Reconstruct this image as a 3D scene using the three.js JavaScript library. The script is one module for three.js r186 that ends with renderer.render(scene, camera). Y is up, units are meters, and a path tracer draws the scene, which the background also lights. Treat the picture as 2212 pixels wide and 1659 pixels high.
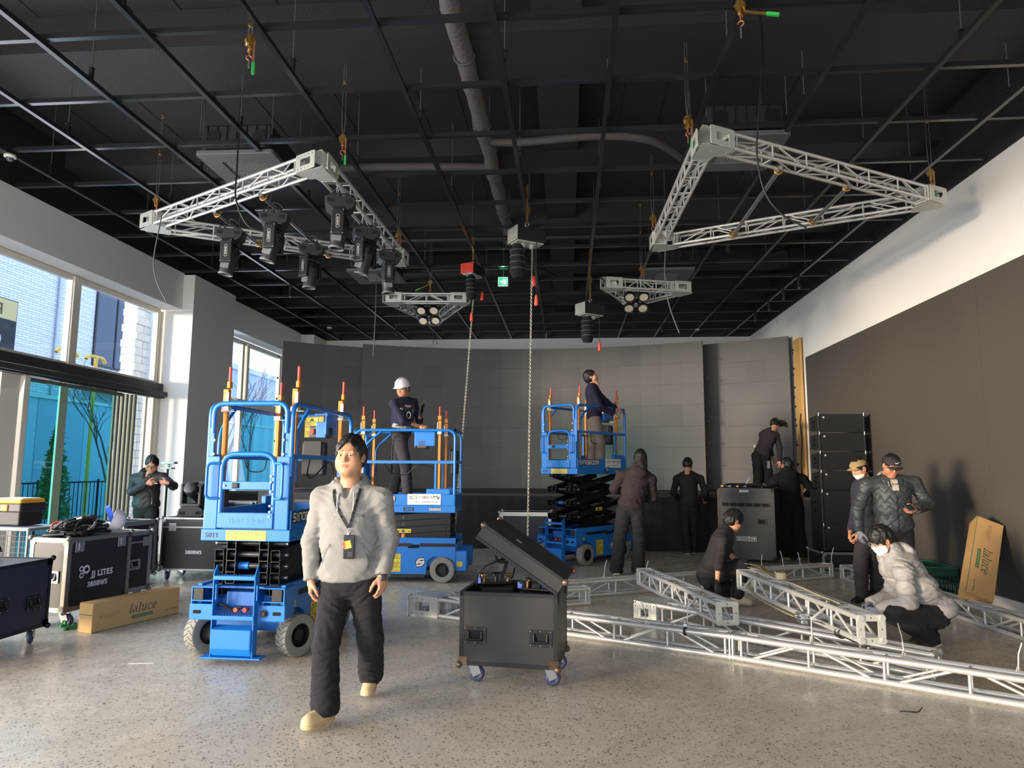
import * as THREE from 'three';
import { mergeGeometries } from 'three/addons/utils/BufferGeometryUtils.js';
import { RoundedBoxGeometry } from 'three/addons/geometries/RoundedBoxGeometry.js';
import { RectAreaLightUniformsLib } from 'three/addons/lights/RectAreaLightUniformsLib.js';
import { createNoise3D } from 'simplex-noise';

// ---------------------------------------------------------------- camera, sky, light, exposure
const scene = new THREE.Scene();
const camera = new THREE.PerspectiveCamera(2 * Math.atan(829.5 / 1495) * 180 / Math.PI, 2212 / 1659, 0.05, 400);
camera.position.set(0, 1.6, 0);
camera.rotation.set(0.12191, 0.08116, 0.00511, 'YXZ');
const renderer = new THREE.WebGLRenderer({ antialias: true });
renderer.toneMapping = THREE.LinearToneMapping;
renderer.toneMappingExposure = 1.34;
renderer.shadowMap.enabled = true;
RectAreaLightUniformsLib.init();
{ // clear winter sky: pale near the horizon, blue overhead
  const w = 64, h = 32, data = new Float32Array(w * h * 4);
  for (let j = 0; j < h; j++) for (let i = 0; i < w; i++) {
    const e = Math.max(0, ((j + .5) / h - .5) * 2), k = Math.pow(e, .6), o = (j * w + i) * 4;
    data[o] = 1.7 - 1.0 * k; data[o + 1] = 1.95 - .95 * k; data[o + 2] = 2.35 - .75 * k; data[o + 3] = 1;
  }
  const t = new THREE.DataTexture(data, w, h, THREE.RGBAFormat, THREE.FloatType);
  t.mapping = THREE.EquirectangularReflectionMapping; t.magFilter = THREE.LinearFilter; t.needsUpdate = true;
  scene.background = t; scene.environment = t;
}
// low winter sun in haze, coming in level through the glazing on the left and behind the camera
const sun = new THREE.DirectionalLight(0xffe8c8, 4.8);
sun.position.set(-16, 1.95, 12); sun.target.position.set(0, 1.5, 0); sun.shadow.radius = 18; sun.castShadow = true; sun.shadow.mapSize.set(2048, 2048);
Object.assign(sun.shadow.camera, { left: -20, right: 20, top: 10, bottom: -10, near: 1, far: 60 });
scene.add(sun, sun.target);
// daylight entering through the glazed street front: one area light in each opening
function daylight(x, y, z, w, h, lookX, lookY, lookZ, hex, power) {
  const l = new THREE.RectAreaLight(hex, power, w, h);
  l.position.set(x, y, z); l.lookAt(lookX, lookY, lookZ); l.name = 'daylight'; scene.add(l);
}
daylight(-7.7, 2.4, .2, 5.4, 4.2, 0, 2.2, -4.5, 0xfff0dc, 7);
daylight(-1.2, 2.4, 5.3, 11.5, 4.2, -1.2, 2.3, -6, 0xf6efe6, 1.8);
daylight(-7.7, 2.4, -6.9, 6.2, 4.2, 0, .2, -7.5, 0xf1f2fb, 3.2);
daylight(-7.7, 2.4, -16.2, 3.6, 4.2, -1, .2, -11, 0xeef2ff, 1.4);

// ---------------------------------------------------------------- helpers
const V = (x, y, z) => new THREE.Vector3(x, y, z), R = (d) => d * Math.PI / 180;
const used = {};
function numbered(n) { const k = used[n] = (used[n] ?? -1) + 1; return k ? n + '_' + String(k).padStart(3, '0') : n; }
let seed = 7;
const rnd = () => { seed = (seed + 0x6d2b79f5) | 0; let t = Math.imul(seed ^ (seed >>> 15), 1 | seed); t = (t + Math.imul(t ^ (t >>> 7), 61 | t)) ^ t; return ((t ^ (t >>> 14)) >>> 0) / 4294967296; };
const rr = (a, b) => a + (b - a) * rnd();
const noise3 = createNoise3D(rnd);
function tag(o, label, category, group) { o.userData.label = label; o.userData.category = category; if (group) o.userData.group = group; return o; }
function thing(name, label, category, pos = [0, 0, 0], turn = 0, group) {
  const g = new THREE.Group(); g.name = numbered(name); g.position.set(...pos); g.rotation.y = turn;
  scene.add(g); return tag(g, label, category, group);
}
function struct(name) { const g = new THREE.Group(); g.name = name; g.userData.kind = 'structure'; scene.add(g); return g; }
function part(name, geo, mat, parent, pos, rot, label) {
  const m = new THREE.Mesh(geo, mat); m.name = name; m.castShadow = m.receiveShadow = true;
  if (pos) m.position.set(...pos); if (rot) m.rotation.set(...rot); if (label) m.userData.label = label;
  parent.add(m); return m;
}
function single(name, geo, mat, label, category, pos, rot, group) {
  const m = part(numbered(name), geo, mat, scene, pos, rot); return tag(m, label, category, group);
}
function copyOf(src, label, pos, turn) { // a repeat of a thing, with its parts
  const c = src.clone(); c.name = numbered(src.name.replace(/_\d{3}$/, '')); c.userData = { ...src.userData, label };
  if (pos) c.position.set(...pos); if (turn !== undefined) c.rotation.y = turn; scene.add(c); return c;
}
// uv in metres by the dominant axis of each normal
function boxUV(g) {
  g = g.index ? g.toNonIndexed() : g; const p = g.attributes.position, uv = new Float32Array(p.count * 2), a = V(), b = V(), c = V();
  for (let i = 0; i < p.count; i += 3) {
    a.fromBufferAttribute(p, i); b.fromBufferAttribute(p, i + 1).sub(a); c.fromBufferAttribute(p, i + 2).sub(a); b.cross(c);
    const x = Math.abs(b.x), y = Math.abs(b.y), z = Math.abs(b.z);
    for (let k = i; k < i + 3; k++) {
      const X = p.getX(k), Y = p.getY(k), Z = p.getZ(k);
      const [u, v] = y >= x && y >= z ? [X, -Z] : x >= z ? [Z, Y] : [X, Y]; uv[k * 2] = u; uv[k * 2 + 1] = v;
    }
  }
  g.setAttribute('uv', new THREE.BufferAttribute(uv, 2)); return g;
}
const geoCache = new Map();
function cached(key, make) { if (!geoCache.has(key)) geoCache.set(key, make()); return geoCache.get(key); }
const box = (w, h, d) => cached(`b${w},${h},${d}`, () => boxUV(new THREE.BoxGeometry(w, h, d)));
const rbox = (w, h, d, r = .01, s = 2) => cached(`r${w},${h},${d},${r},${s}`, () => boxUV(new RoundedBoxGeometry(w, h, d, s, r)));
const cyl = (r, h, n = 16, r2 = r) => cached(`c${r},${h},${n},${r2}`, () => new THREE.CylinderGeometry(r2, r, h, n));
const ball = (r, n = 12) => cached(`s${r},${n}`, () => new THREE.SphereGeometry(r, n, Math.ceil(n * .7)));
const UP = V(0, 1, 0);
function place(g, x = 0, y = 0, z = 0, rx = 0, ry = 0, rz = 0) { g = g.clone(); g.applyMatrix4(new THREE.Matrix4().compose(V(x, y, z), new THREE.Quaternion().setFromEuler(new THREE.Euler(rx, ry, rz)), V(1, 1, 1))); return g; }
function join(list) {
  list = list.map((g) => { g = g.index ? g.toNonIndexed() : g.clone(); for (const k of Object.keys(g.attributes)) if (!['position', 'normal', 'uv'].includes(k)) g.deleteAttribute(k); if (!g.attributes.uv) g.setAttribute('uv', new THREE.BufferAttribute(new Float32Array(g.attributes.position.count * 2), 2)); return g; });
  return mergeGeometries(list);
}
const vec = (a) => Array.isArray(a) ? V(...a) : a;
function barGeo(a, b, r, n = 10) { a = vec(a); b = vec(b); const l = a.distanceTo(b), g = new THREE.CylinderGeometry(r, r, l, n); g.applyMatrix4(new THREE.Matrix4().compose(a.clone().lerp(b, .5), new THREE.Quaternion().setFromUnitVectors(UP, b.clone().sub(a).normalize()), V(1, 1, 1))); return g; }
function boxBarGeo(a, b, w, h) { a = vec(a); b = vec(b); const l = a.distanceTo(b), g = new THREE.BoxGeometry(w, h, l); const m = new THREE.Matrix4().lookAt(b, a, Math.abs(b.clone().sub(a).normalize().y) > .95 ? V(1, 0, 0) : UP); m.setPosition(a.clone().lerp(b, .5)); g.applyMatrix4(m); return g; }
const tubeGeo = (pts, r, seg = 24, rad = 6, closed = false) => new THREE.TubeGeometry(new THREE.CatmullRomCurve3(pts.map(vec), closed, 'centripetal'), seg, r, rad, closed);
// a tube bent with round corners through the points (pipes and rails)
function railGeo(pts, r, bend = .1, n = 10) {
  pts = pts.map(vec); const path = new THREE.CurvePath(); let from = pts[0];
  for (let i = 1; i < pts.length; i++) {
    const b = pts[i];
    if (i === pts.length - 1) { path.add(new THREE.LineCurve3(from, b)); break; }
    const d1 = b.clone().sub(pts[i - 1]), d2 = pts[i + 1].clone().sub(b), k = Math.min(bend, d1.length() * .45, d2.length() * .45);
    const p = b.clone().addScaledVector(d1.normalize(), -k), q = b.clone().addScaledVector(d2.normalize(), k);
    path.add(new THREE.LineCurve3(from, p)); path.add(new THREE.QuadraticBezierCurve3(p, b, q)); from = q;
  }
  const out = [];
  for (const c of path.curves) { const m = c.isLineCurve3 ? 1 : 6; for (let i = 0; i < m; i++) out.push(c.getPoint(i / m)); }
  out.push(pts[pts.length - 1].clone());
  return polyTube(out, r, n);
}
function polyTube(pts, r, n = 8) { // tube along exact points, with a fixed frame carried along
  const pos = [], nor = [], idx = [], uv = []; let t0 = pts[1].clone().sub(pts[0]).normalize(), u = V(0, 1, 0); if (Math.abs(t0.y) > .9) u = V(1, 0, 0);
  u.addScaledVector(t0, -u.dot(t0)).normalize(); let len = 0;
  pts.forEach((p, i) => {
    const t = (pts[Math.min(i + 1, pts.length - 1)].clone().sub(pts[Math.max(i - 1, 0)])).normalize();
    u.addScaledVector(t, -u.dot(t)).normalize(); const v = t.clone().cross(u); if (i) len += p.distanceTo(pts[i - 1]);
    const rad = typeof r === 'function' ? r(i / (pts.length - 1)) : r;
    for (let k = 0; k <= n; k++) { const a = k / n * 2 * Math.PI, d = u.clone().multiplyScalar(Math.cos(a)).addScaledVector(v, Math.sin(a)); nor.push(d.x, d.y, d.z); d.multiplyScalar(rad).add(p); pos.push(d.x, d.y, d.z); uv.push(k / n * 6.28 * rad, len); }
    if (i) for (let k = 0; k < n; k++) { const a = (i - 1) * (n + 1) + k, b = a + n + 1; idx.push(a, a + 1, b, b, a + 1, b + 1); }
  });
  const g = new THREE.BufferGeometry(); g.setAttribute('position', new THREE.Float32BufferAttribute(pos, 3)); g.setAttribute('normal', new THREE.Float32BufferAttribute(nor, 3)); g.setAttribute('uv', new THREE.Float32BufferAttribute(uv, 2)); g.setIndex(idx); return g;
}
function extrude(shape, depth, bevel = 0, seg = 6) { return new THREE.ExtrudeGeometry(shape, { depth, bevelEnabled: bevel > 0, bevelThickness: bevel, bevelSize: bevel, bevelOffset: -bevel, bevelSegments: 2, curveSegments: seg }); }
const poly = (pts) => new THREE.Shape(pts.map((p) => new THREE.Vector2(...p)));
function roundRect(w, h, r, cx = 0, cy = 0, path = new THREE.Shape()) {
  const x = cx - w / 2, y = cy - h / 2;
  path.moveTo(x + r, y); path.lineTo(x + w - r, y); path.quadraticCurveTo(x + w, y, x + w, y + r); path.lineTo(x + w, y + h - r); path.quadraticCurveTo(x + w, y + h, x + w - r, y + h);
  path.lineTo(x + r, y + h); path.quadraticCurveTo(x, y + h, x, y + h - r); path.lineTo(x, y + r); path.quadraticCurveTo(x, y, x + r, y); return path;
}
function hole(shape, cx, cy, r) { const p = new THREE.Path(); p.absarc(cx, cy, r, 0, Math.PI * 2, true); shape.holes.push(p); }
function holeRect(shape, w, h, r, cx, cy) { shape.holes.push(roundRect(w, h, r, cx, cy, new THREE.Path())); }

// ---------------------------------------------------------------- materials
const std = (color, roughness = .6, metalness = 0, o = {}) => new THREE.MeshStandardMaterial({ color, roughness, metalness, ...o });
function texture(size, paint, rep = 1, srgb = true, aspect = 1) { // per-pixel procedural texture, values 0..255
  const h = Math.round(size / aspect), d = new Uint8Array(size * h * 4);
  for (let y = 0; y < h; y++) for (let x = 0; x < size; x++) { const c = paint(x / size, y / h, x, y), o = (y * size + x) * 4; if (typeof c === 'number') { d[o] = d[o + 1] = d[o + 2] = c; } else { d[o] = c[0]; d[o + 1] = c[1]; d[o + 2] = c[2]; } d[o + 3] = 255; }
  const t = new THREE.DataTexture(d, size, h); t.wrapS = t.wrapT = THREE.RepeatWrapping; t.magFilter = THREE.LinearFilter; if (srgb) t.colorSpace = THREE.SRGBColorSpace; t.repeat.set(1 / rep, aspect / rep); t.needsUpdate = true; return t;
}
// noise that tiles over the unit square
const tile = (u, v, f, s = 0) => { const a = u * 2 * Math.PI, b = v * 2 * Math.PI, k = f / (2 * Math.PI); return noise3(Math.cos(a) * k + s * 7.3 + Math.cos(b) * k * .7, Math.sin(a) * k + s * 3.1 + Math.sin(b) * k * .7, Math.cos(b) * k + Math.sin(b) * k * .71 + s); };
const clamp = (x, a, b) => Math.min(b, Math.max(a, x));
function grain(size, f, amp, base, rep, bias = 0) { return texture(size, (u, v) => clamp(base + amp * (tile(u, v, f, bias) + .5 * tile(u, v, f * 2.3, bias + 1) + (rnd() - .5) * .8), 0, 255), rep, false); }
const bumpFine = grain(256, 40, 60, 128, .25), bumpCoarse = grain(256, 12, 60, 128, 1.2, 3);
function canvasTex(w, h, draw, o = {}) {
  const c = document.createElement('canvas'); c.width = w; c.height = h; const x = c.getContext('2d'); draw(x, w, h);
  const t = new THREE.CanvasTexture(c); t.colorSpace = THREE.SRGBColorSpace; t.anisotropy = 8; Object.assign(t, o); return t;
}
const M = {
  white: std(0xe9e8e4, .85, 0, { bumpMap: bumpCoarse, bumpScale: .0006 }),
  aluminium: std(0xd2d2cf, .38, .5),
  castAlu: std(0xc9ccc4, .45, .4),
  steel: std(0xb9bcc0, .3, .9), darkSteel: std(0x3b3c3e, .45, .7), brass: std(0xb08a4a, .35, .85), copper: std(0xb87a55, .4, .6),
  black: std(0x18181a, .55), blackGloss: std(0x101012, .22), rubber: std(0x202022, .85), blackMatt: std(0x131314, .95),
  ceilBlack: std(0x2b2b2e, .6, 0, { bumpMap: grain(512, 44, 60, 128, 1.2, 9), bumpScale: .004 }), rail: std(0x26282c, .24, .1),
  cable: std(0x141416, .5), cableGrey: std(0x56585c, .5), chain: std(0xb8b4a4, .3, .85),
  red: std(0xd2382b, .5), green: std(0x2fae49, .5), orange: std(0xe08a1e, .45), safetyRed: std(0xe04a35, .45),
  blue: std(0x1c78cf, .33, 0), blueDark: std(0x155fae, .4), yellow: std(0xe7d23c, .5), tyre: std(0x8b8a84, .85, 0, { bumpMap: bumpFine, bumpScale: .002 }),
  skin: std(0xd9a07f, .55),
};
// ---------------------------------------------------------------- the setting
const floorMap = texture(2048, (() => {
  const specks = new Float32Array(2048 * 2048);
  for (let i = 0; i < 34000; i++) { const x = rnd() * 2048 | 0, y = rnd() * 2048 | 0, r = Math.pow(rnd(), 3) * 4.2 + .9, k = rnd() < .62 ? -1 : .7; for (let dy = -6; dy <= 6; dy++) for (let dx = -6; dx <= 6; dx++) if (dx * dx + dy * dy * rr(.8, 1.3) < r * r) specks[((y + dy + 2048) % 2048) * 2048 + (x + dx + 2048) % 2048] = k * (.5 + rnd() * .5); }
  return (u, v, x, y) => { const n = tile(u, v, 6, 1) * 5 + tile(u, v, 17, 2) * 4 + tile(u, v, 60, 4) * 4 + (rnd() - .5) * 13, s = specks[y * 2048 + x]; const k = n + (s < 0 ? s * 95 : s * 36); return [clamp(203 + k, 20, 252), clamp(195 + k, 20, 248), clamp(178 + k * .95, 16, 240)]; };
})(), 3.2);
const floorRough = texture(512, (u, v) => clamp(72 + 22 * tile(u, v, 7, 11) + 16 * tile(u, v, 30, 12) + (rnd() - .5) * 16, 0, 255), 3.2, false);
{
  const f = struct('floor');
  part('floor_slab', boxUV(new THREE.BoxGeometry(13.3, .2, 25.4)), new THREE.MeshPhysicalMaterial({ map: floorMap, roughness: 1, roughnessMap: floorRough, ior: 1.5, specularIntensity: .42, color: 0xffffff }), f, [-1.4, -.1, -7.1]);
}
{ // right wall: plaster, grey screen panel standing on a white baseboard
  const w = struct('wall_right');
  part('plaster', box(.3, 6.6, 25.6), M.white, w, [5.24, 3.2, -7.2]);
  part('dark_upper_band', box(.02, 1.3, 25), M.ceilBlack, w, [5.085, 5.965, -7.2]);
  const dark = std(0x48443f, .8, 0, { bumpMap: bumpFine, bumpScale: .0004 });
  for (let i = 0; i < 6; i++) part('screen_panel', box(.06, 3.83, i ? 3.195 : 2.995), dark, w, [5.06, 2.065, i ? -8.785 + (i - 1) * 3.2 - 1.6 : -13.485]);
  const b = struct('baseboard_right'); part('baseboard', rbox(.05, .15, 13.2, .008), std(0xe4e2dc, .6), b, [5.035, .075, -8.4]);
}
{ const w = struct('wall_back'); part('plaster', box(13.4, 6.6, .3), M.white, w, [-1.4, 3.2, -19.72]); part('corner_column', box(.52, 5.3, 1.1), M.white, w, [-7.33, 2.65, -19.1]);
  part('dark_upper_band', box(12.6, 1.3, .02), M.ceilBlack, w, [-1.2, 5.965, -19.56]); }
{ // the street front behind the camera: piers and a lintel round tall glazing, so daylight enters there
  const w = struct('wall_front'); part('lintel', box(13.4, 1.9, .3), M.white, w, [-1.4, 5.55, 5.5]); part('pier', box(.6, 4.6, .3), M.white, w, [-7.6, 2.3, 5.5]); part('pier', box(.6, 4.6, .3), M.white, w, [4.9, 2.3, 5.5]);
}
const glassClear = new THREE.MeshPhysicalMaterial({ color: 0xf2f8ff, roughness: .02, transmission: 1, thickness: 0, ior: 1.45 });
const glassTeal = new THREE.MeshPhysicalMaterial({ color: 0x9fdde0, roughness: .02, transmission: 1, thickness: 0, ior: 1.45 });
const frameWhite = std(0xdcd6c8, .5), frameDark = std(0x3f3f43, .45, .3), frameGreen = std(0x5c6b5a, .4);
{ // left wall: soffit beam, column, head and sill bands; its windows stand in it
  const w = struct('wall_left');
  part('soffit', box(.55, .72, 17.9), M.white, w, [-7.725, 4.99, -3.65]); part('soffit_top', box(.5, 1.3, 25), M.ceilBlack, w, [-7.75, 5.98, -7.1]);
  part('soffit', box(.4, .66, 5.4), M.white, w, [-7.65, 5.0, -16.9]);
  part('column', box(.75, 5.32, 1.66), M.white, w, [-7.6, 2.66, -13.42]);
  part('pier', box(.45, 4.66, 1.3), M.white, w, [-7.72, 2.33, -18.95]);
  part('spandrel', box(.14, .14, 3.95), M.white, w, [-7.8, 3.1, -16.25]);
  part('pier', box(.5, 4.66, .5), M.white, w, [-7.75, 2.33, 5.2]);
}
const bars = (name, list, mat, parent) => list.forEach(([x, y, z, a, b, c]) => part(name, rbox(a, b, c, .006, 1), mat, parent, [x, y, z]));
const pane = (x, y, z, h, d, mat, parent) => part('pane', box(.012, h, d), mat, parent, [x, y, z]);
{ // window 1: transom light panes above, folded glass doors below, from behind the camera to the column
  const w = struct('window_1'), X = -7.87;
  bars('window_frame', [[X, 4.58, -4, .09, .08, 17], [X, 3.2, -4, .09, .06, 17]], frameWhite, w);
  for (const z of [-12.52, -10.2, -7.9, -5.6, -3.3, -1, 1.3, 3.6]) { bars('mullion', [[X, 3.9, z + .06, .1, 1.4, .07], [X - .02, 3.9, z - .06, .07, 1.4, .05]], frameWhite, w); if (z > -12) part('mullion_cap', rbox(.03, 1.42, .16, .006), frameWhite, w, [X + .06, 3.9, z]); }
  for (const z of [-11.36, -9.05, -6.75, -4.45]) pane(X, 3.9, z, 1.32, 2.2, glassClear, w);
  part('transom_beam', rbox(.2, .2, 17, .01), frameDark, w, [X + .04, 3.08, -4.15]); part('transom_rail', rbox(.16, .09, 16.9, .008), frameDark, w, [X + .16, 2.97, -4.2]);
  for (const dx of [0, .05, .1]) part('door_track', box(.015, .03, 16.8), frameDark, w, [X + .08 + dx, 2.91, -4.2]);
  bars('window_frame', [[X, 1.45, -12.5, .14, 2.9, .16], [X, 1.45, -12.28, .06, 2.9, .06]], frameWhite, w);
  part('side_panel', rbox(.1, 2.9, .52, .01), std(0xd8d0c0, .6), w, [X + .05, 1.45, -12.75]);
  bars('door_post', [[X + .04, 1.45, -9.03, .1, 2.9, .34], [X + .06, 1.45, -9.29, .12, 2.9, .1]], frameWhite, w);
  pane(X - .02, 1.46, -12.05, 2.8, .4, glassClear, w); pane(X, 1.46, -8.1, 2.8, 1.4, glassClear, w);
  for (const z of [-7.3, -5.6, -3.9]) { bars('door_post', [[X + .04, 1.45, z, .1, 2.9, .12]], frameWhite, w); }
  const leaf = struct('door_1');
  pane(X + .06, 1.46, -9.7, 2.78, .7, glassTeal, leaf); pane(X + .02, 1.46, -10.75, 2.78, 1.15, glassTeal, leaf);
  bars('door_stile', [[X + .06, 1.45, -10.09, .035, 2.86, .17], [X + .06, 1.45, -9.37, .04, 2.86, .05]], std(0x9fb29a, .4), leaf);
  for (let i = 0; i < 6; i++) part('door_stile', rbox(.045, 2.86, .05, .006), frameGreen, leaf, [X + .02 + i * .02, 1.45, -11.36 - i * .085]);
  part('door_rail', rbox(.06, .1, 2.2, .006), frameGreen, leaf, [X + .05, .06, -10.4]); part('door_rail', rbox(.06, .06, 2.2, .006), frameGreen, leaf, [X + .05, 2.86, -10.4]);
}
{ // window 2, past the column
  const w = struct('window_2'), X = -7.87;
  bars('window_frame', [[X, 4.6, -16.3, .1, .1, 4], [X, 3.2, -16.3, .1, .06, 4], [X, 3.0, -16.3, .1, .06, 4], [X, .08, -16.3, .1, .12, 4]], frameWhite, w);
  for (const z of [-15.98, -18.15]) bars('mullion', [[X, 3.9, z, .1, 1.4, .1], [X + .03, 3.9, z - .18, .12, 1.4, .1], [X, 1.55, z, .12, 2.9, .1]], frameWhite, w);
  pane(X, 3.9, -15.1, 1.35, 1.6, glassClear, w); pane(X, 3.9, -17.1, 1.35, 1.9, glassClear, w); pane(X, 1.55, -15.1, 2.85, 1.6, glassClear, w); pane(X, 1.55, -17.1, 2.85, 1.9, glassTeal, w);
}
{ // the open black ceiling: slab, beams, grid of rails on hanger rods
  const c = struct('ceiling');
  for (let i = 0; i < 25; i++) part('slab_board', box(.527, .1, 25.6), M.ceilBlack, c, [-7.75 + .265 + i * .53, 6.42 + (i * 7 % 5) * .004, -7.1]);
  for (const [z, h, d] of [[-6.9, .42, .9], [-9.6, .34, .55], [-12.4, .4, .8], [-15.2, .34, .5], [-17.6, .4, .6], [-3, .4, .8], [1, .4, .8]]) part('beam', boxUV(new THREE.BoxGeometry(12.9, h, d)), M.ceilBlack, c, [-1.35, 6.38 - h / 2, z]);
  part('beam', boxUV(new THREE.BoxGeometry(.5, .3, 25)), M.ceilBlack, c, [-.1, 6.22, -7.1]);
  const xs = [], zs = []; for (let k = -7; k <= 4; k++) xs.push(.41 + k * 1.01); for (let z = 3.81; z > -19.5; z -= 1.02) zs.push(z);
  const railG = boxUV(extrude(poly([[-.024, 0], [.024, 0], [.024, .045], [.012, .045], [.012, .012], [-.012, .012], [-.012, .045], [-.024, .045]]), 1)), solid = boxUV(new THREE.BoxGeometry(.05, .05, 1));
  xs.forEach((x, i) => { const open = [0, 2, 3, 4, 6, 7, 8, 9].includes((i + 11) % 12 % 10) && i !== 3; const m = part('grid_rail', open ? railG : solid, M.rail, c, [x, open ? 5.315 : 5.335, open ? -19.55 : -7.35]); m.scale.z = 24.4; });
  for (const z of zs) { const m = part('grid_rail', box(12.55, .05, .05), M.rail, c, [-1.19, 5.375, z]); }
  const rod = new THREE.CylinderGeometry(.006, .006, 1.02, 6), nut = join([place(new THREE.BoxGeometry(.035, .1, .03), 0, .02, 0), place(new THREE.BoxGeometry(.05, .012, .05), 0, .08, 0)]);
  for (let i = 0; i < xs.length; i++) for (let j = 3; j < zs.length - 1; j++) if ((i + j) % 2 === 0 && zs[j] > -14) { const r = part('hanger_rod', rod, M.cableGrey, c, [xs[i] + .03, 5.87, zs[j] + .42]); if (j < 14) part('rod_clip', nut, M.darkSteel, r, [0, -.5, 0]); }
}
// ---------------------------------------------------------------- trusses
const tubeUnit = new THREE.CylinderGeometry(1, 1, 1, 14), tubeThin = new THREE.CylinderGeometry(1, 1, 1, 8);
function tubePart(name, a, b, r, mat, parent, thin) {
  a = vec(a); b = vec(b); const m = part(name, thin ? tubeThin : tubeUnit, mat, parent, [(a.x + b.x) / 2, (a.y + b.y) / 2, (a.z + b.z) / 2]);
  m.quaternion.setFromUnitVectors(UP, b.clone().sub(a).normalize()); m.scale.set(r, a.distanceTo(b), r); return m;
}
// square box truss from a to b (axis); c = spacing of chord centres, up = direction of its height
function trussRun(parent, a, b, c, r, bays, up = UP, o = {}) {
  a = vec(a); b = vec(b); const d = b.clone().sub(a).normalize(), s = d.clone().cross(up).normalize(), u = s.clone().cross(d).normalize(), L = a.distanceTo(b), mat = o.mat || M.aluminium;
  const at = (t, i, j) => a.clone().addScaledVector(d, t * L).addScaledVector(s, i * c / 2).addScaledVector(u, j * c / 2);
  for (const [i, j] of [[-1, -1], [-1, 1], [1, -1], [1, 1]]) tubePart('chord', at(0, i, j), at(1, i, j), r, mat, parent);
  const br = r * .5, m0 = (o.margin ?? .06) / L;
  for (let k = 0; k <= bays; k++) {
    const t = m0 + (1 - 2 * m0) * k / bays, t2 = m0 + (1 - 2 * m0) * (k + 1) / bays;
    for (const i of [-1, 1]) tubePart('strut', at(t, i, -1), at(t, i, 1), br, mat, parent, 1);
    for (const j of [-1, 1]) tubePart('strut', at(t, -1, j), at(t, 1, j), br, mat, parent, 1);
    if (k < bays) { const f = k % 2 ? 1 : -1, e = (t2 - t) * .12; for (const i of [-1, 1]) tubePart('brace', at(t + e, i, f), at(t2 - e, i, -f), br, mat, parent, 1); for (const j of [-1, 1]) tubePart('brace', at(t + e, f, j), at(t2 - e, -f, j), br, mat, parent, 1); }
  }
  for (const [e, t, sg] of [[0, 0, 1], [1, 1, -1]]) if ((o.ends ?? 3) & (e + 1)) { // end frame plates
    const q = c + 2 * r + .004, sh = roundRect(q, q, r * .9); holeRect(sh, q * .5, q * .55, .01, 0, 0);
    for (const [x, y] of [[-1, -1], [-1, 1], [1, -1], [1, 1]]) hole(sh, x * c / 2, y * c / 2, r * .62);
    for (const [x, y] of [[0, 1], [0, -1], [1, 0], [-1, 0]]) hole(sh, x * c / 2, y * c / 2, .008);
    const pl = part('end_plate', cached('ep' + q, () => extrude(sh, .012)), M.castAlu, parent); const p = at(t, 0, 0).addScaledVector(d, sg * .012 * e);
    pl.matrixAutoUpdate = true; pl.quaternion.setFromRotationMatrix(new THREE.Matrix4().makeBasis(s, u, s.clone().cross(u))); pl.position.copy(p).addScaledVector(d, e ? -.0 : .0);
  }
}
// perforated gusset box joining two runs at a corner
function plateGeo(w, h, t = .007) { return cached(`plate${w},${h}`, () => { const s = roundRect(w, h, .02); holeRect(s, w * .52, h * .42, .008, 0, 0); for (let i = 0; i < 5; i++) for (const j of [-1, 1]) hole(s, (i - 2) * w * .19, j * h * .36, .0075); return extrude(s, t, .0015, 4); }); }
function facePlate(parent, w, h, centre, normal, name = 'corner_plate') { const m = part(name, plateGeo(w, h), M.castAlu, parent, vec(centre).toArray()); const n = vec(normal).clone().normalize(), x = UP.clone().cross(n).normalize(); m.quaternion.setFromRotationMatrix(new THREE.Matrix4().makeBasis(x, n.clone().cross(x), n)); return m; }
function cornerBox(parent, P, dirs, h, c, len = .3) {
  const inward = dirs[0].clone().add(dirs[1]).normalize();
  for (const d of dirs) { let n = d.clone().cross(UP).normalize(); if (n.dot(inward) > 0) n.negate(); facePlate(parent, len, h, P.clone().addScaledVector(d, len * .36).addScaledVector(n, c / 2 + .022), n); }
  const s = new THREE.Shape(), k = c / 2 + .02, pts = [];
  const side = (d, sg) => { let n = d.clone().cross(UP).normalize(); if (n.dot(inward) > 0) n.negate(); return n.multiplyScalar(sg * k); };
  const a = dirs[0].clone().multiplyScalar(len * .86), b = dirs[1].clone().multiplyScalar(len * .86), tip = inward.clone().multiplyScalar(-c * .8);
  for (const q of [a.clone().add(side(dirs[0], 1)), a.clone().add(side(dirs[0], -1)), inward.clone().multiplyScalar(c * 1.5), b.clone().add(side(dirs[1], -1)), b.clone().add(side(dirs[1], 1)), tip]) pts.push([q.x, -q.z]);
  const ord = poly(pts); hole(ord, inward.x * .08, -inward.z * .08, .012);
  const g = extrude(ord, .006); g.rotateX(-Math.PI / 2); for (const y of [-h / 2, h / 2 - .006]) part('corner_plate', g, M.castAlu, parent, [P.x, P.y + y, P.z]);
}
function trussTriangle(label, P, y, c, h, bays, group) {
  const cx = (P[0][0] + P[1][0] + P[2][0]) / 3, cz = (P[0][1] + P[1][1] + P[2][1]) / 3;
  const t = thing('truss_triangle', label, 'truss', [cx, y, cz], 0, group), Q = P.map(([x, z]) => V(x - cx, 0, z - cz));
  for (let i = 0; i < 3; i++) {
    const a = Q[i], b = Q[(i + 1) % 3], d = b.clone().sub(a).normalize();
    trussRun(t, a.clone().addScaledVector(d, .26), b.clone().addScaledVector(d, -.26), c, .019, bays[i], UP, { ends: 3, margin: .05 });
    cornerBox(t, a, [d, Q[(i + 2) % 3].clone().sub(a).normalize()], h, c);
  }
  return t;
}
const YT = 4.8;
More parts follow.
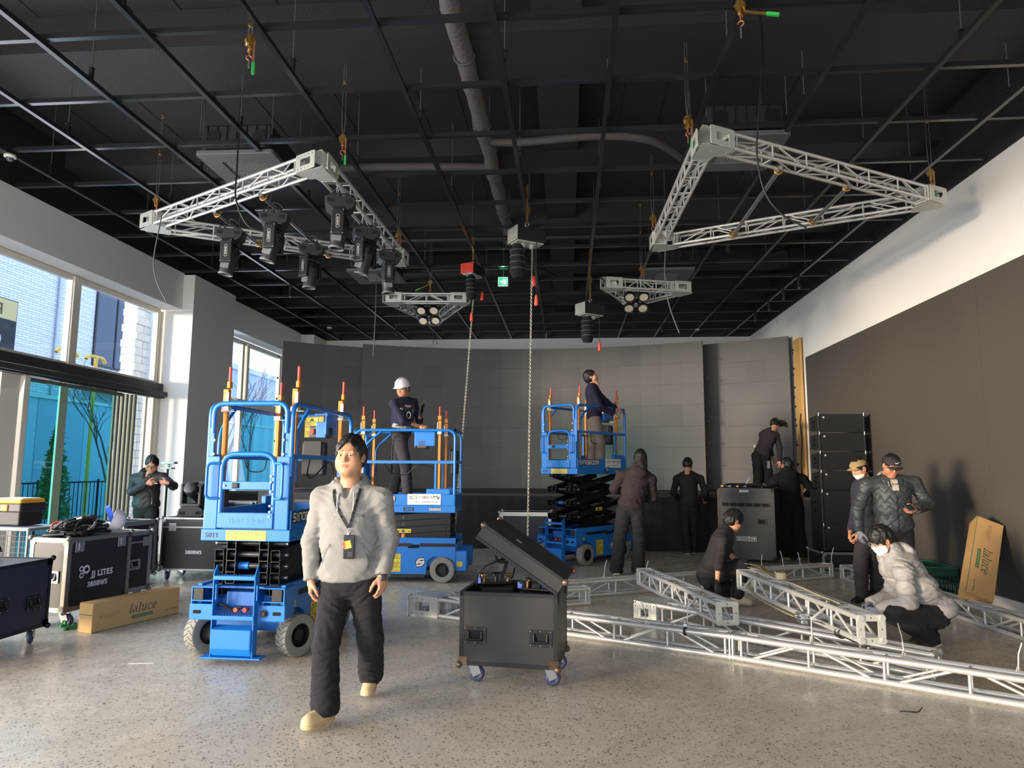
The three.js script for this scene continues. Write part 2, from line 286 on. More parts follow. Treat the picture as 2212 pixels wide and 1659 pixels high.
trussTriangle('large hanging truss triangle on the left, carrying six moving head lights', [[-2.6, -6.78], [-5.5, -8.4], [-2.55, -10.2]], YT, .15, .19, [6, 6, 6]);
trussTriangle('large empty hanging truss triangle on the right, beside the white wall', [[1.36, -6.53], [4.36, -8.25], [1.28, -9.68]], YT, .15, .19, [6, 6, 6]);
trussTriangle('small hanging truss triangle behind the hoist with the red end plate', [[-3.38, -12.6], [-1.95, -12.72], [-2.92, -14.7]], YT, .15, .19, [2, 4, 4]);
trussTriangle('small hanging truss triangle with four round lamps, right of the hoists', [[.68, -11.8], [2.1, -12.2], [1.22, -13.15]], YT, .15, .19, [3, 3, 2]);
// crossing pipes clamped under the two large triangles
function crossPipe(x, z0, z1, label) { const t = thing('truss_pipe', label, 'pipe', [x, YT - .1, z1]); tubePart('pipe', [0, 0, -.08], [0, 0, z0 - z1 + .08], .024, M.steel, t); for (const z of [0, z0 - z1]) { const g = join([place(new THREE.TorusGeometry(.036, .012, 6, 14), 0, 0, z), place(new THREE.BoxGeometry(.05, .03, .07), 0, .04, z), barGeo([-.06, .02, z], [.06, .02, z], .008)]); part('clamp', g, M.brass, t); } }
crossPipe(-3.5, -7.42, -9.62, 'grey pipe under the left triangle, nearer its right side'); crossPipe(-4.3, -7.9, -9.05, 'short grey pipe under the left triangle, near its left corner');
crossPipe(2.2, -7.1, -9.1, 'grey pipe under the right triangle, farther from the wall'); crossPipe(3.08, -7.6, -8.68, 'short grey pipe under the right triangle, nearer the wall');
// trusses lying on the floor
const CF = .165, RF = .023, HF = CF / 2 + RF;
function floorTruss(label, a, b, bays, o = {}) { const t = thing('floor_truss', label, 'truss', a, 0); trussRun(t, [0, 0, 0], [b[0] - a[0], b[1] - a[1], b[2] - a[2]], CF, RF, bays, UP, o); return t; }
const front = floorTruss('long front floor truss, its near half from the flight case to the bolted joint', [-1.42, HF, -7.73], [1.42, HF, -6.32], 6);
front.userData.label = 'long front floor truss with a perforated corner box at its left end';
{ const P = V(-.2, 0, -.1), d1 = V(2.84, 0, 1.41).normalize(); cornerBox(front, P, [d1, V(.86, 0, -.5).normalize()], .215, CF, .34); facePlate(front, .34, .215, V(-.17, 0, .05), V(-.3, 0, 1)); facePlate(front, .2, .215, V(-.33, 0, -.05), V(-1, 0, 0)); }
floorTruss('nearest floor truss, running out of the picture at the bottom right', [1.44, HF, -6.31], [4.75, HF, -4.26], 7);
floorTruss('short floor truss behind the open flight case, ending in a bare frame', [-1.28, HF, -7.92], [.22, HF, -8.6], 3);
floorTruss('back floor truss lying behind the kneeling man, up to the far corner', [-.9, HF, -8.5], [3.9, HF, -11.05], 10);
floorTruss('floor truss along the right wall, from the far corner towards the viewer', [4.12, HF, -10.9], [4.5, HF, -5.6], 10);
{ const t = floorTruss('floor truss with a box corner, lying just behind the nearest one', [.98, HF, -7.62], [2.86, HF, -5.84], 5); const q = V(1.88, 0, 1.78).normalize(); cornerBox(t, V(-.16, 0, -.15), [q, V(.5, 0, -.86)], .2, CF, .26); facePlate(t, .2, .2, V(-.2, 0, .02), V(-.2, 0, 1)); }
floorTruss('tilted short truss propped on two others, between flight case and kneeling man', [.97, .24, -9.2], [1.46, .285, -6.72], 6);
const strapped = floorTruss('propped truss with a pale ratchet strap round it, left of the masked man', [1.96, .4, -8.05], [2.26, .42, -5.55], 6);
// ---------------------------------------------------------------- lettering helpers
const JAMO = { o: 'O', s: [[.5, 0, 0, 1], [.45, .25, 1, 1]], l: [[0, 0, 1, 0, 1, .5, 0, .5, 0, 1, 1, 1]], n: [[0, 0, 0, 1, 1, 1]], t: [[1, 0, 0, 0, 0, 1, 1, 1], [0, .5, 1, .5]], k: [[0, 0, 1, 0, 1, 1]], j: [[0, 0, 1, 0], [.5, 0, 0, 1], [.5, .35, 1, 1]], c: [[.3, -.25, .7, -.25], [0, .05, 1, .05], [.5, .05, 0, 1], [.5, .35, 1, 1]] };
function hangul(x, px, py, s, ini, vow, fin) {
  const flat = vow === 'eu' || vow === 'u', h = fin ? .5 : flat ? .45 : .8, line = (a, X, Y, w, hh) => { x.beginPath(); for (let i = 0; i < a.length; i += 2) x[i ? 'lineTo' : 'moveTo'](px + (X + a[i] * w) * s, py + (Y + a[i + 1] * hh) * s); x.stroke(); };
  const con = (c, X, Y, w, hh) => { if (JAMO[c] === 'O') { x.beginPath(); x.ellipse(px + (X + w / 2) * s, py + (Y + hh / 2) * s, w / 2 * s, hh / 2 * s, 0, 0, 7); x.stroke(); } else for (const a of JAMO[c]) line(a, X, Y, w, hh); };
  if (flat) con(ini, .2, .1, .6, h - .08); else con(ini, .06, .12 + (fin ? 0 : .08), vow === 'e' ? .36 : .44, h - .14);
  const y0 = .04, y1 = fin ? .58 : .98, m = (y0 + y1) / 2;
  if (vow === 'eu' || vow === 'u') { line([.02, .68, .98, .68], 0, 0, 1, 1); if (vow === 'u') line([.5, .68, .5, 1], 0, 0, 1, 1); }
  if (vow === 'i') line([.82, y0, .82, y1], 0, 0, 1, 1);
  if (vow === 'e') { line([.66, y0, .66, y1], 0, 0, 1, 1); line([.88, y0, .88, y1], 0, 0, 1, 1); line([.48, m, .66, m], 0, 0, 1, 1); }
  if (vow === 'a') { line([.76, y0, .76, y1], 0, 0, 1, 1); line([.76, m, .98, m], 0, 0, 1, 1); }
  if (vow === 'eo') { line([.86, y0, .86, y1], 0, 0, 1, 1); line([.6, m, .86, m], 0, 0, 1, 1); }
  if (vow === 'yeo') { line([.86, y0, .86, y1], 0, 0, 1, 1); for (const d of [-.1, .1]) line([.58, m + d, .86, m + d], 0, 0, 1, 1); }
  if (fin) con(fin, .2, .68, .62, .3);
}
const textTex = (w, h, draw) => canvasTex(w, h, (x) => { x.clearRect(0, 0, w, h); draw(x, w, h); });
const decalMat = (t, rough = .5) => new THREE.MeshStandardMaterial({ map: t, roughness: rough, alphaTest: .5 });
function decal(name, w, h, mat, parent, pos, ry = 0, label) { const m = part(name, cached(`pl${w},${h}`, () => new THREE.PlaneGeometry(w, h)), mat, parent, pos, [0, ry, 0], label); return m; }
function letters(x, s, X, Y, px, fill, o = {}) { x.font = `${o.style || 'bold'} ${px}px ${o.family || 'sans-serif'}`; x.textAlign = o.align || 'center'; x.textBaseline = 'middle'; if (o.stroke) { x.lineWidth = o.width; x.strokeStyle = o.stroke; x.lineJoin = 'round'; x.strokeText(s, X, Y); } x.fillStyle = fill; x.fillText(s, X, Y); }
// blocky rounded capitals of the maker's wordmark, drawn as strokes
const GLYPH = { S: [1, 0, .18, 0, 0, .14, 0, .38, .15, .5, .85, .5, 1, .62, 1, .86, .82, 1, 0, 1], I: [.5, 0, .5, 1], n: [0, 1, 0, .12, .15, 0, .85, 0, 1, .12, 1, 1], O: [.15, 0, .85, 0, 1, .12, 1, .88, .85, 1, .15, 1, 0, .88, 0, .12, .15, 0], B: [0, .5, .9, .5, 1, .6, 1, .88, .85, 1, 0, 1, 0, 0, .8, 0, .92, .12, .92, .4, .85, .5], m: [0, 1, 0, .12, .12, 0, .88, 0, 1, .12, 1, 1] };
function wordmark(x, str, X, Y, cw, ch, gap, wids) { let px = X; const runs = []; for (const c of str) { const w = c === 'I' ? cw * .25 : c === 'm' ? cw * 1.25 : cw; runs.push([c, px, w]); px += w + gap; } for (const [st, wd] of wids) { x.strokeStyle = st; x.lineWidth = wd; x.lineJoin = x.lineCap = 'round'; for (const [c, p, w] of runs) { const a = GLYPH[c]; x.beginPath(); for (let i = 0; i < a.length; i += 2) x[i ? 'lineTo' : 'moveTo'](p + a[i] * w, Y + a[i + 1] * ch); x.stroke(); if (c === 'm') { x.beginPath(); x.moveTo(p + w / 2, Y); x.lineTo(p + w / 2, Y + ch); x.stroke(); } } } return px; }
const D = {
  word: decalMat(textTex(1024, 200, (x) => wordmark(x, 'SInOBOOm', 60, 50, 84, 100, 42, [['#15171b', 62], ['#e6e6e2', 26]]))),
  emboss: decalMat(textTex(768, 128, (x) => wordmark(x, 'SInOBOOm', 40, 30, 62, 66, 34, [['#1a5fa6', 20], ['#3f9ce6', 11]]))),
  plate: decalMat(textTex(1024, 320, (x, w, h) => { x.fillStyle = '#e9ebea'; x.fillRect(0, 0, w, h); x.strokeStyle = '#26292e'; x.lineWidth = 15; x.lineCap = 'butt'; let px = 40; for (const g of [[0, 1, .5, 0, 1, 1], [1, 0, 0, 0, 0, 1, 1, 1]]) { x.beginPath(); for (let i = 0; i < g.length; i += 2) x[i ? 'lineTo' : 'moveTo'](px + g[i] * 76, 60 + g[i + 1] * 92); x.stroke(); px += 94; } for (const d of [0, .5, 1]) { x.beginPath(); x.moveTo(px, 60 + d * 92); x.lineTo(px + 76, 60 + d * 92); x.stroke(); }
    x.lineWidth = 8; x.beginPath(); x.arc(362, 108, 50, 2.2, 4.1); x.stroke(); x.beginPath(); x.arc(400, 108, 50, -.95, .95); x.stroke(); hangul(x, 340, 68, 80, 'j', 'u'); x.lineWidth = 14; [['o', 'e'], ['o', 'i'], ['s', 'eu'], ['l', 'e', 'n'], ['t', 'a', 'l']].forEach((c, i) => hangul(x, 462 + i * 108, 46, 100, ...c));
    x.strokeStyle = '#41464f'; x.lineWidth = 7; [['o', 'yeo', 'n'], ['l', 'a', 'k'], ['c', 'eo']].forEach((c, i) => hangul(x, 200 + i * 66, 208, 58, ...c)); letters(x, ': 010-4833-7776', 660, 242, 66, '#5a4038', { style: '' }); })),
  model: decalMat(textTex(512, 128, (x) => letters(x, '0608ME', 256, 66, 104, '#e8e8e4', { stroke: '#15171b', width: 26 }))),
  num: ['S011', 'S013', 'S014'].map((s) => decalMat(textTex(256, 96, (x) => letters(x, s, 128, 50, 84, '#26303c')))),
  numBox: ['S011', 'S013', 'S014'].map((s) => decalMat(textTex(256, 96, (x, w, h) => { x.fillStyle = '#1d2530'; x.fillRect(0, 0, w, h); letters(x, s, 128, 52, 84, '#2f86d6'); }))),
  strip: decalMat(textTex(512, 128, (x, w, h) => { x.fillStyle = '#e6d254'; x.fillRect(0, 0, w, h); x.strokeStyle = '#3a3626'; x.lineWidth = 3; for (let i = 0; i < 6; i++) { const a = i * 85 + 6; x.strokeRect(a, 6, 78, h - 12); x.strokeRect(a + 16, 66, 48, 18); x.fillStyle = '#3a3626'; x.fillRect(a + 18, 90, 44, 5); x.beginPath(); x.arc(a + 26, 26, 6, 0, 7); x.fill(); x.fillRect(a + 22, 34, 8, 22); if (i % 3) { x.beginPath(); x.arc(a + 54, 26, 6, 0, 7); x.fill(); x.fillRect(a + 50, 34, 8, 22); } x.fillRect(a + 12, 104, 20, 4); x.fillRect(a + 44, 104, 20, 4); } })),
  warn: decalMat(textTex(256, 320, (x, w, h) => { x.fillStyle = '#e6d23e'; x.fillRect(0, 0, w, h); x.strokeStyle = x.fillStyle = '#2c2a20'; x.lineWidth = 4; for (let j = 0; j < 4; j++) for (let i = 0; i < 2; i++) { x.strokeRect(8 + i * 122, 8 + j * 77, 116, 72); if ((i + j) % 2 === 0) { x.beginPath(); x.moveTo(40 + i * 122, 66 + j * 77); x.lineTo(66 + i * 122, 20 + j * 77); x.lineTo(92 + i * 122, 66 + j * 77); x.closePath(); j % 2 ? x.stroke() : x.fill(); } else for (let k = 0; k < 5; k++) x.fillRect(20 + i * 122, 20 + j * 77 + k * 10, 90 - (k % 2) * 26, 4); } })),
  warnStrip: decalMat(textTex(256, 80, (x, w, h) => { x.fillStyle = '#e6d23e'; x.fillRect(0, 0, w, h); x.strokeStyle = x.fillStyle = '#2c2a20'; x.lineWidth = 4; for (let i = 0; i < 5; i++) { if (i % 2) x.strokeRect(14 + i * 48, 22, 34, 36); else { x.beginPath(); x.moveTo(12 + i * 48, 60); x.lineTo(30 + i * 48, 20); x.lineTo(48 + i * 48, 60); x.closePath(); i === 2 ? x.stroke() : x.fill(); } } })),
  logo: decalMat(textTex(256, 256, (x) => { for (const [c, w] of [['#15171b', 66], ['#d9dbd9', 34]]) { x.strokeStyle = c; x.lineWidth = w; x.lineJoin = 'round'; x.lineCap = 'butt'; x.beginPath(); [[206, 62], [112, 62], [58, 120], [58, 150], [140, 106]].forEach((p, i) => x[i ? 'lineTo' : 'moveTo'](...p)); x.stroke(); x.beginPath(); [[50, 196], [146, 196], [200, 138], [200, 106], [116, 150]].forEach((p, i) => x[i ? 'lineTo' : 'moveTo'](...p)); x.stroke(); } })),
};
// ---------------------------------------------------------------- scissor lift; local +z = ladder end, +x = its right side
const M2 = { arm: std(0x1b1c1f, .38, .3), pin: std(0x4a4c4f, .4, .5), amber: new THREE.MeshPhysicalMaterial({ color: 0xe58a20, roughness: .25, transmission: .3, thickness: .02 }), grey: std(0x4a4c50, .55), caseBlack: std(0x26272a, .6) };
const armTube = (L) => cached('arm' + L.toFixed(3), () => { const s = roundRect(.085, .1, .012); s.holes.push(roundRect(.073, .088, .008, 0, 0, new THREE.Path())); const g = boxUV(extrude(s, L, 0, 3)); g.translate(0, 0, -L / 2); return g; });
const tyreGeo = (() => { const pts = [[.098, -.055], [.135, -.062], [.168, -.06], [.177, -.054], [.178, 0], [.177, .054], [.168, .06], [.135, .062], [.098, .055]].map((p) => new THREE.Vector2(...p)); const g = new THREE.LatheGeometry(pts, 40); g.rotateZ(Math.PI / 2); return g; })();
const treadGeo = (() => { const list = []; for (let i = 0; i < 22; i++) for (const s of [-1, 1]) { const a = (i + (s > 0 ? .5 : 0)) / 22 * 6.283; const g = new THREE.BoxGeometry(.062, .003, .004); g.rotateY(s * .55); g.translate(s * .028, .1778, 0); g.rotateX(a); list.push(g); } return join(list); })();
const rimGeo = join([place(new THREE.CylinderGeometry(.1, .1, .09, 28, 1, true), 0, 0, 0, 0, 0, Math.PI / 2), place(new THREE.CylinderGeometry(.098, .098, .02, 28), -.02, 0, 0, 0, 0, Math.PI / 2), place(new THREE.CylinderGeometry(.045, .05, .07, 16), .0, 0, 0, 0, 0, Math.PI / 2), ...[0, 1, 2, 3, 4].map((i) => place(new THREE.CylinderGeometry(.008, .008, .03, 6), .0, .07 * Math.cos(i * 1.257), .07 * Math.sin(i * 1.257), 0, 0, Math.PI / 2))]);
function makeLift(label, pos, turn, platform, id, o = {}) {
  const t = thing('scissor_lift', label, 'lift', pos, turn), B = M.blue;
  // chassis
  const side = poly([[.76, .34], [.76, .62], [-.76, .62], [-.76, .3], [-.74, .12], [-.68, .12], [-.66, .2], [-.6, .34], [-.44, .36], [-.36, .3], [-.34, .1], [.3, .1], [.31, .24], [.37, .35], [.5, .4], [.62, .39], [.68, .34]]);
  for (const s of [-1, 1]) { const g = boxUV(extrude(side, .03, .004)); g.rotateY(-Math.PI / 2); part('side_panel', g, B, t, [s * .37 + .015, 0, 0]); part('rub_strip', box(.012, .045, .62), M.black, t, [s * .392, .52, .18]); part('rub_strip', box(.012, .045, .5), M.black, t, [s * .392, .52, -.5]); part('skirt', rbox(.03, .05, .62, .006), M.black, t, [s * .38, .09, -.02]); part('vent', box(.008, .05, .16), M.blackMatt, t, [s * .389, .5, -.16]); }
  part('chassis', join([place(rbox(.7, .3, 1.3, .02), 0, .36, -.04), place(rbox(.72, .02, 1.46, .006), 0, .59, 0)]), M.blueDark, t);
  part('rear_box', join([place(rbox(.68, .36, .12, .02), 0, .36, -.72), place(rbox(.5, .16, .14, .03), 0, .2, -.82)]), B, t);
  for (const s of [-1, 1]) { part('front_bracket', join([place(rbox(.2, .012, .2, .004), s * .31, .6, .72), place(rbox(.012, .24, .2, .004), s * .405, .48, .72), place(rbox(.2, .012, .2, .004), s * .31, .49, .72), place(rbox(.22, .13, .016, .006), s * .31, .4, .815), place(rbox(.01, .09, .14, .003), s * .22, .445, .74)]), B, t); part('bumper_pad', rbox(.09, .1, .02, .006), M.black, t, [s * .345, .545, .815]); const sl = roundRect(.07, .028, .013); part('lifting_slot', extrude(sl, .004), M.blackMatt, t, [s * .36 - .01 * s, .4, .823]); }
  for (const s of [-1, 1]) part('rear_wheel_guard', rbox(.1, .3, .22, .03), B, t, [s * .33, .3, -.82]);
  part('hydraulic_block', join([place(rbox(.26, .12, .2, .01), .0, .5, .66)]), M.blueDark, t); for (const x of [-.02, .06]) part('key_plug', place(cyl(.018, .06, 12), 0, 0, 0, Math.PI / 2), x > 0 ? M.red : M.safetyRed, t, [x, .42, .78]); part('battery_lead', tubeGeo([[-.2, .44, .8], [-.14, .47, .83], [-.05, .42, .8], [.02, .44, .78]], .012, 20), M.black, t);
  part('horn', join([place(cyl(.03, .02, 18), 0, 0, 0, Math.PI / 2), place(cyl(.018, .03, 14), 0, 0, .006, Math.PI / 2)]), M.black, t, [.24, .4, .826]);
  // ladder
  const lad = poly([[.0, .04], [.07, .04], [.075, .25], [.075, .72], [.03, .79], [0, .74]]); { const p = new THREE.Path(); roundRect(.022, .13, .01, .042, .57, p); lad.holes.push(p); }
  for (const x of [-.176, .184]) { const g = extrude(lad, .008); g.rotateY(-Math.PI / 2); part('ladder_side', g, B, t, [x, 0, .815]); }
  for (const y of [.69, .37]) { part('ladder_rung', rbox(.37, .035, .075, .006), B, t, [0, y, .855]); part('rung_teeth', join(Array.from({ length: 14 }, (_, i) => place(new THREE.ConeGeometry(.009, .014, 4), -.165 + i * .025, y + .022, .87))), B, t); }
  { const s = poly([[.03, .06], [.1, .07], [.13, .13], [.13, .28], [.03, .3]]), g = extrude(s, .33, .01); g.rotateY(-Math.PI / 2); part('drive_cover', boxUV(g), B, t, [.165, 0, .78]); part('foot_plate', rbox(.52, .014, .12, .005), B, t, [0, .055, .85]); }
  // wheels
  for (const [x, z, st] of [[-.41, .56, o.steer ?? 0], [.41, .56, o.steer ?? 0], [-.37, -.58, 0], [.37, -.58, 0]]) { const w = new THREE.Group(); w.name = 'wheel'; w.position.set(x, .18, z); w.rotation.y = st + (x < 0 ? Math.PI : 0); t.add(w); part('tyre', tyreGeo, M.tyre, w); part('tread_grooves', treadGeo, M.rubber, w); part('rim', rimGeo, M.black, w); part('hub', place(new THREE.CylinderGeometry(.06, .07, .14, 18), -.1, 0, 0, 0, 0, Math.PI / 2), M.blackMatt, w); }
  // scissor pack: four levels between chassis and platform
  const y0 = .565, h = (platform - .03 - y0) / 4, A = 1.3, reach = Math.sqrt(A * A - h * h), zf = .66, zb = zf - reach, an = Math.asin(h / A);
  for (let k = 0; k < 4; k++) for (const s of [-1, 1]) { for (const [x, r] of [[.253, true], [.147, false]]) { const m = part('scissor_arm', armTube(A + .06), M2.arm, t, [s * x, y0 + (k + .5) * h, (zf + zb) / 2]); m.rotation.x = r ? an : -an; } }
  for (let k = 0; k <= 4; k++) { tubePart('pivot_bar', [-.31, y0 + k * h, zf - .05], [.31, y0 + k * h, zf - .05], .024, k > 0 && k < 4 ? M2.pin : M2.arm, t); if (k < 4) { tubePart('pivot_bar', [-.31, y0 + k * h, zb + .05], [.31, y0 + k * h, zb + .05], .024, M2.arm, t); tubePart('pivot_bar', [-.305, y0 + (k + .5) * h, (zf + zb) / 2], [.305, y0 + (k + .5) * h, (zf + zb) / 2], .02, M2.pin, t); } for (const s of [-1, 1]) part('pivot_cap', place(cyl(.018, .03, 6), 0, 0, 0, 0, 0, Math.PI / 2), M.steel, t, [s * .315, y0 + k * h, zf - .05]); }
  tubePart('lift_cylinder', [-.03, y0 + .3 * h, zb + .2], [-.03, y0 + 3.4 * h, zf - .25], .04, M.darkSteel, t); part('blue_sleeve', place(cyl(.032, .09, 18), 0, 0, 0, 0, 0, Math.PI / 2), B, t, [-.06, y0 + 2 * h, zf - .05]);
  // platform
  const P = new THREE.Group(); P.name = 'platform'; P.position.y = platform; t.add(P); const W = .4, L = .75;
  part('deck', rbox(.8, .1, 1.5, .008), B, P, [0, .05, 0]); part('deck_floor', box(.74, .006, 1.44), M2.grey, P, [0, .103, 0]);
  for (const s of [-1, 1]) part('toe_board', join([place(rbox(.014, .16, 1.46, .004), s * .39, .18, 0), place(rbox(.05, .08, .34, .01), s * .375, .3, -.5)]), B, P); part('toe_board', rbox(.76, .16, .014, .004), B, P, [0, .18, -.742]);
  for (const s of [-1, 1]) {
    part('top_rail', railGeo([[s * .375, .55, .73], [s * .375, 1.18, .73], [s * .375, 1.18, .4], [s * .375, 1.18, -.73], [s * .375, .1, -.73]], .021, .12), B, P);
    part('mid_rail', boxBarGeo([s * .375, .72, .72], [s * .375, .72, -.72], .028, .04), B, P); part('diagonal_stay', railGeo([[s * .36, .5, .6], [s * .36, .95, .6], [s * .36, 1.16, .36]], .017, .12), B, P);
    part('rear_post', boxBarGeo([s * .36, .1, -.45], [s * .36, .72, -.45], .03, .03), B, P);
    // entry posts with grab handles
    part('entry_post', join([place(rbox(.115, .62, .02, .005), s * .318, .41, .748), place(rbox(.014, .62, .09, .004), s * .372, .41, .71), place(rbox(.05, .3, .03, .006), s * .35, .82, .735)]), B, P);
    part('grab_handle', railGeo([[s * .31 - .06 * s, .66, .76], [s * .34, .66, .81], [s * .34, .36, .81], [s * .31 - .06 * s, .36, .76]], .012, .05), B, P); for (const y of [.36, .66, .74, .86]) part('bolt', place(cyl(.012, .012, 6), 0, 0, 0, Math.PI / 2), M.steel, P, [s * .315, y, .766]);
  }
  part('top_rail', railGeo([[-.375, 1.18, -.73], [.375, 1.18, -.73]], .021), B, P); part('mid_rail', boxBarGeo([-.37, .72, -.73], [.37, .72, -.73], .028, .04), B, P);
  part('gate_bow', railGeo([[-.335, .92, .75], [-.335, 1.18, .75], [.335, 1.18, .75], [.335, .92, .75]], .022, .1), B, P);
  { const g = new THREE.Group(); g.name = 'gate'; P.add(g);
    part('gate_frame', railGeo([[-.24, .12, .74], [-.24, .74, .74], [.24, .74, .74], [.24, .12, .74]], .023, .13), B, g); part('gate_panel', rbox(.5, .13, .03, .006), B, g, [0, .175, .755]); part('gate_bar', rbox(.44, .07, .03, .006), B, g, [0, .47, .748]); part('latch', rbox(.06, .045, .02, .008), M.black, g, [-.1, .47, .768]);
    for (const [x, y] of [[-.2, .47], [.22, .55], [.22, .5], [.22, .42], [.22, .3], [.22, .25], [.22, .21]]) part('bolt', place(cyl(.01, .014, 6), 0, 0, 0, Math.PI / 2), M.steel, g, [x, y, .77]); decal('embossed_name', .36, .06, D.emboss, g, [0, .175, .772]); }
  decal('number_label', .17, .064, D.num[id], P, [-.3, .05, .7525]); decal('pictogram_label', .36, .082, D.strip, P, [.01, .048, .7525]);
  decal('maker_name', .62, .12, D.word, P, [.402, .2, .42], Math.PI / 2); decal('rental_plate', .48, .15, D.plate, P, [.406, .19, -.3], Math.PI / 2, 'white rental company plate'); decal('model_label', .24, .06, D.model, P, [.402, .05, -.46], Math.PI / 2); decal('number_label', .15, .056, D.numBox[id], P, [.402, .05, -.08], Math.PI / 2);
  decal('warning_label', .2, .055, D.warnStrip, t, [.298, y0 + 1.5 * h, .0], Math.PI / 2).rotation.x = 0; decal('maker_logo', .17, .17, D.logo, t, [.392, .28, -.26], Math.PI / 2); decal('warning_label', .2, .25, D.warn, t, [.392, .27, .12], Math.PI / 2); decal('warning_label', .06, .06, D.warn, t, [.392, .44, .58], Math.PI / 2); decal('warning_label', .08, .07, D.warn, t, [.384, .26, -.82], Math.PI / 2);
  // yellow sensor posts with red tips, one at each corner
  for (const [x, z] of [[-.3, .62], [.345, .62], [-.34, -.5], [.345, -.5]]) { const q = new THREE.Group(); q.name = 'sensor_post'; q.position.set(x, 0, z); P.add(q); part('post', join([place(rbox(.036, 1.0, .036, .004), 0, .62, 0), place(rbox(.05, .2, .05, .006), 0, 1.22, 0), place(rbox(.03, .06, .05, .006), .02, 1.36, 0)]), M.orange, q); part('tip', cyl(.013, .16, 12), M.safetyRed, q, [.02, 1.44, 0]); part('clamp', join([place(rbox(.07, .05, .06, .006), 0, 1.14, 0), place(cyl(.006, .12, 6), .03, 1.12, .02, 0, 0, Math.PI / 2)]), M.castAlu, q); part('bracket', rbox(.03, .1, .012, .003), M.steel, q, [.02, 1.24, .03]); }
  // control box on its bracket, cables
  part('control_bracket', join([place(rbox(.02, .22, .3, .01), .33, 1.06, -.28), place(rbox(.14, .02, .3, .006), .28, 1.15, -.28), place(rbox(.1, .16, .012, .006), .28, 1.0, -.14)]), B, P);
  { const g = new THREE.Group(); g.name = 'control_box'; g.position.set(.24, .98, -.24); P.add(g); part('housing', rbox(.2, .12, .14, .015), M2.grey, g); part('joystick', place(cyl(.02, .16, 14, .016), .04, .13, 0, -.2), M.black, g); part('stop_button', place(cyl(.026, .03, 18), -.06, .0, .08, Math.PI / 2), M.red, g); part('display', rbox(.07, .04, .006, .004), std(0x7c8a84, .3), g, [.03, .01, .072]); }
  part('manual_case', rbox(.26, .36, .1, .03), M2.caseBlack, P, [.0, .72, -.68]); part('manual_case', rbox(.2, .18, .02, .02), M2.caseBlack, P, [0, .82, -.62]); decal('warning_label', .3, .22, D.warn, P, [.02, 1.06, -.7]);
  part('cable', tubeGeo([[.36, .7, .3], [.3, .56, .2], [.28, .54, 0], [.34, .68, -.2], [.3, .6, -.45], [.26, .3, -.5], [.2, .1, -.5]], .008, 40), M.cable, P); part('cable', tubeGeo([[-.06, .7, .72], [-.02, .6, .7], [.1, .6, .68], [.14, .7, .7]], .006, 24), M.cable, P);
  if (o.beacon) part('beacon', cyl(.04, .06, 18, .035), M2.amber, t, [.3, .64, .0]);
  return t;
}
const lift1 = makeLift('blue scissor lift at the left front, marked S011, with empty platform', [-2.725, 0, -6.56], R(-2), .975, 0, { steer: R(-24) });
const lift2 = makeLift('blue scissor lift seen side-on, carrying the man in a white helmet', [-2.37, 0, -10.28], R(-88), .97, 1, { beacon: true });
const lift3 = makeLift('raised blue scissor lift farther back, marked S014, carrying a man who looks up', [.297, 0, -12.59], R(-38), 1.515, 2);
// ---------------------------------------------------------------- curved screen wall on its stage
const ledMat = std(0x5f5c59, .62, 0, { bumpMap: grain(128, 30, 70, 128, .1, 31), bumpScale: .0008 }), ledMat2 = std(0x5a5755, .62, 0, { bumpMap: ledMat.bumpMap, bumpScale: .0008 });
const ledPanel = rbox(.498, .498, .06, .002, 1), skirtCloth = std(0x222225, .9, 0, { bumpMap: bumpCoarse, bumpScale: .004 });
function ledWall(label, r, a0, a1, n, edge) {
  const t = thing('screen_wall', label, 'screen', [-.9, 1.12, -7.96]);
  for (let i = 0; i < n; i++) for (let j = 0; j < 7; j++) { const a = R(a0 + (a1 - a0) * (i + .5) / n), m = part('screen_panel', ledPanel, (i * 3 + j * 5 + i * j) % 7 === 0 ? ledMat2 : ledMat, t, [r * Math.sin(a), .25 + j * .499, -r * Math.cos(a)]); m.rotation.y = -a + ((i * 5) % 3 - 1) * .004; }
  for (const e of edge) for (let j = 0; j < 7; j++) { const a = R(e); part('latch', rbox(.03, .05, .03, .004), M.darkSteel, t, [(r + .02) * Math.sin(a) + .03 * Math.sign(e), .1 + j * .5, -(r + .02) * Math.cos(a)]); }
  return t;
}
ledWall('large curved grey screen wall made of square panels, at the back centre', 9.35, -26, 25.8, 17, [-26.3, 26.1]);
ledWall('dark curved screen section at the left end of the stage, behind the main one', 9.85, -36.8, -22.5, 5, [-37.1]);
ledWall('curved screen section at the right end of the stage, partly in shadow', 9.85, 22.3, 36.6, 5, [36.9]);
{ const t = thing('stage', 'low black skirted stage carrying the curved screens', 'stage', [-1.3, 0, -14.1]);
  part('stage_deck', rbox(11.6, .06, 4.4, .01), std(0x3a3836, .7), t, [0, 1.08, -2.2]); for (let i = 0; i < 9; i++) for (const z of [-.2, -2.2, -4.2]) part('stage_leg', box(.05, 1.05, .05), M.darkSteel, t, [-5.6 + i * 1.4, .525, z]);
  for (let i = 0; i < 8; i++) { const g = new THREE.PlaneGeometry(1.44, 1.05, 40, 8), p = g.attributes.position; for (let k = 0; k < p.count; k++) { const x = p.getX(k), y = p.getY(k); p.setZ(k, .012 * Math.sin(x * 9 + i * 2) * (.5 - y) + .006 * Math.sin(x * 23 + i)); } g.computeVertexNormals(); part('skirt_cloth', g, skirtCloth, t, [-5.04 + i * 1.44, .53, .02]); } }
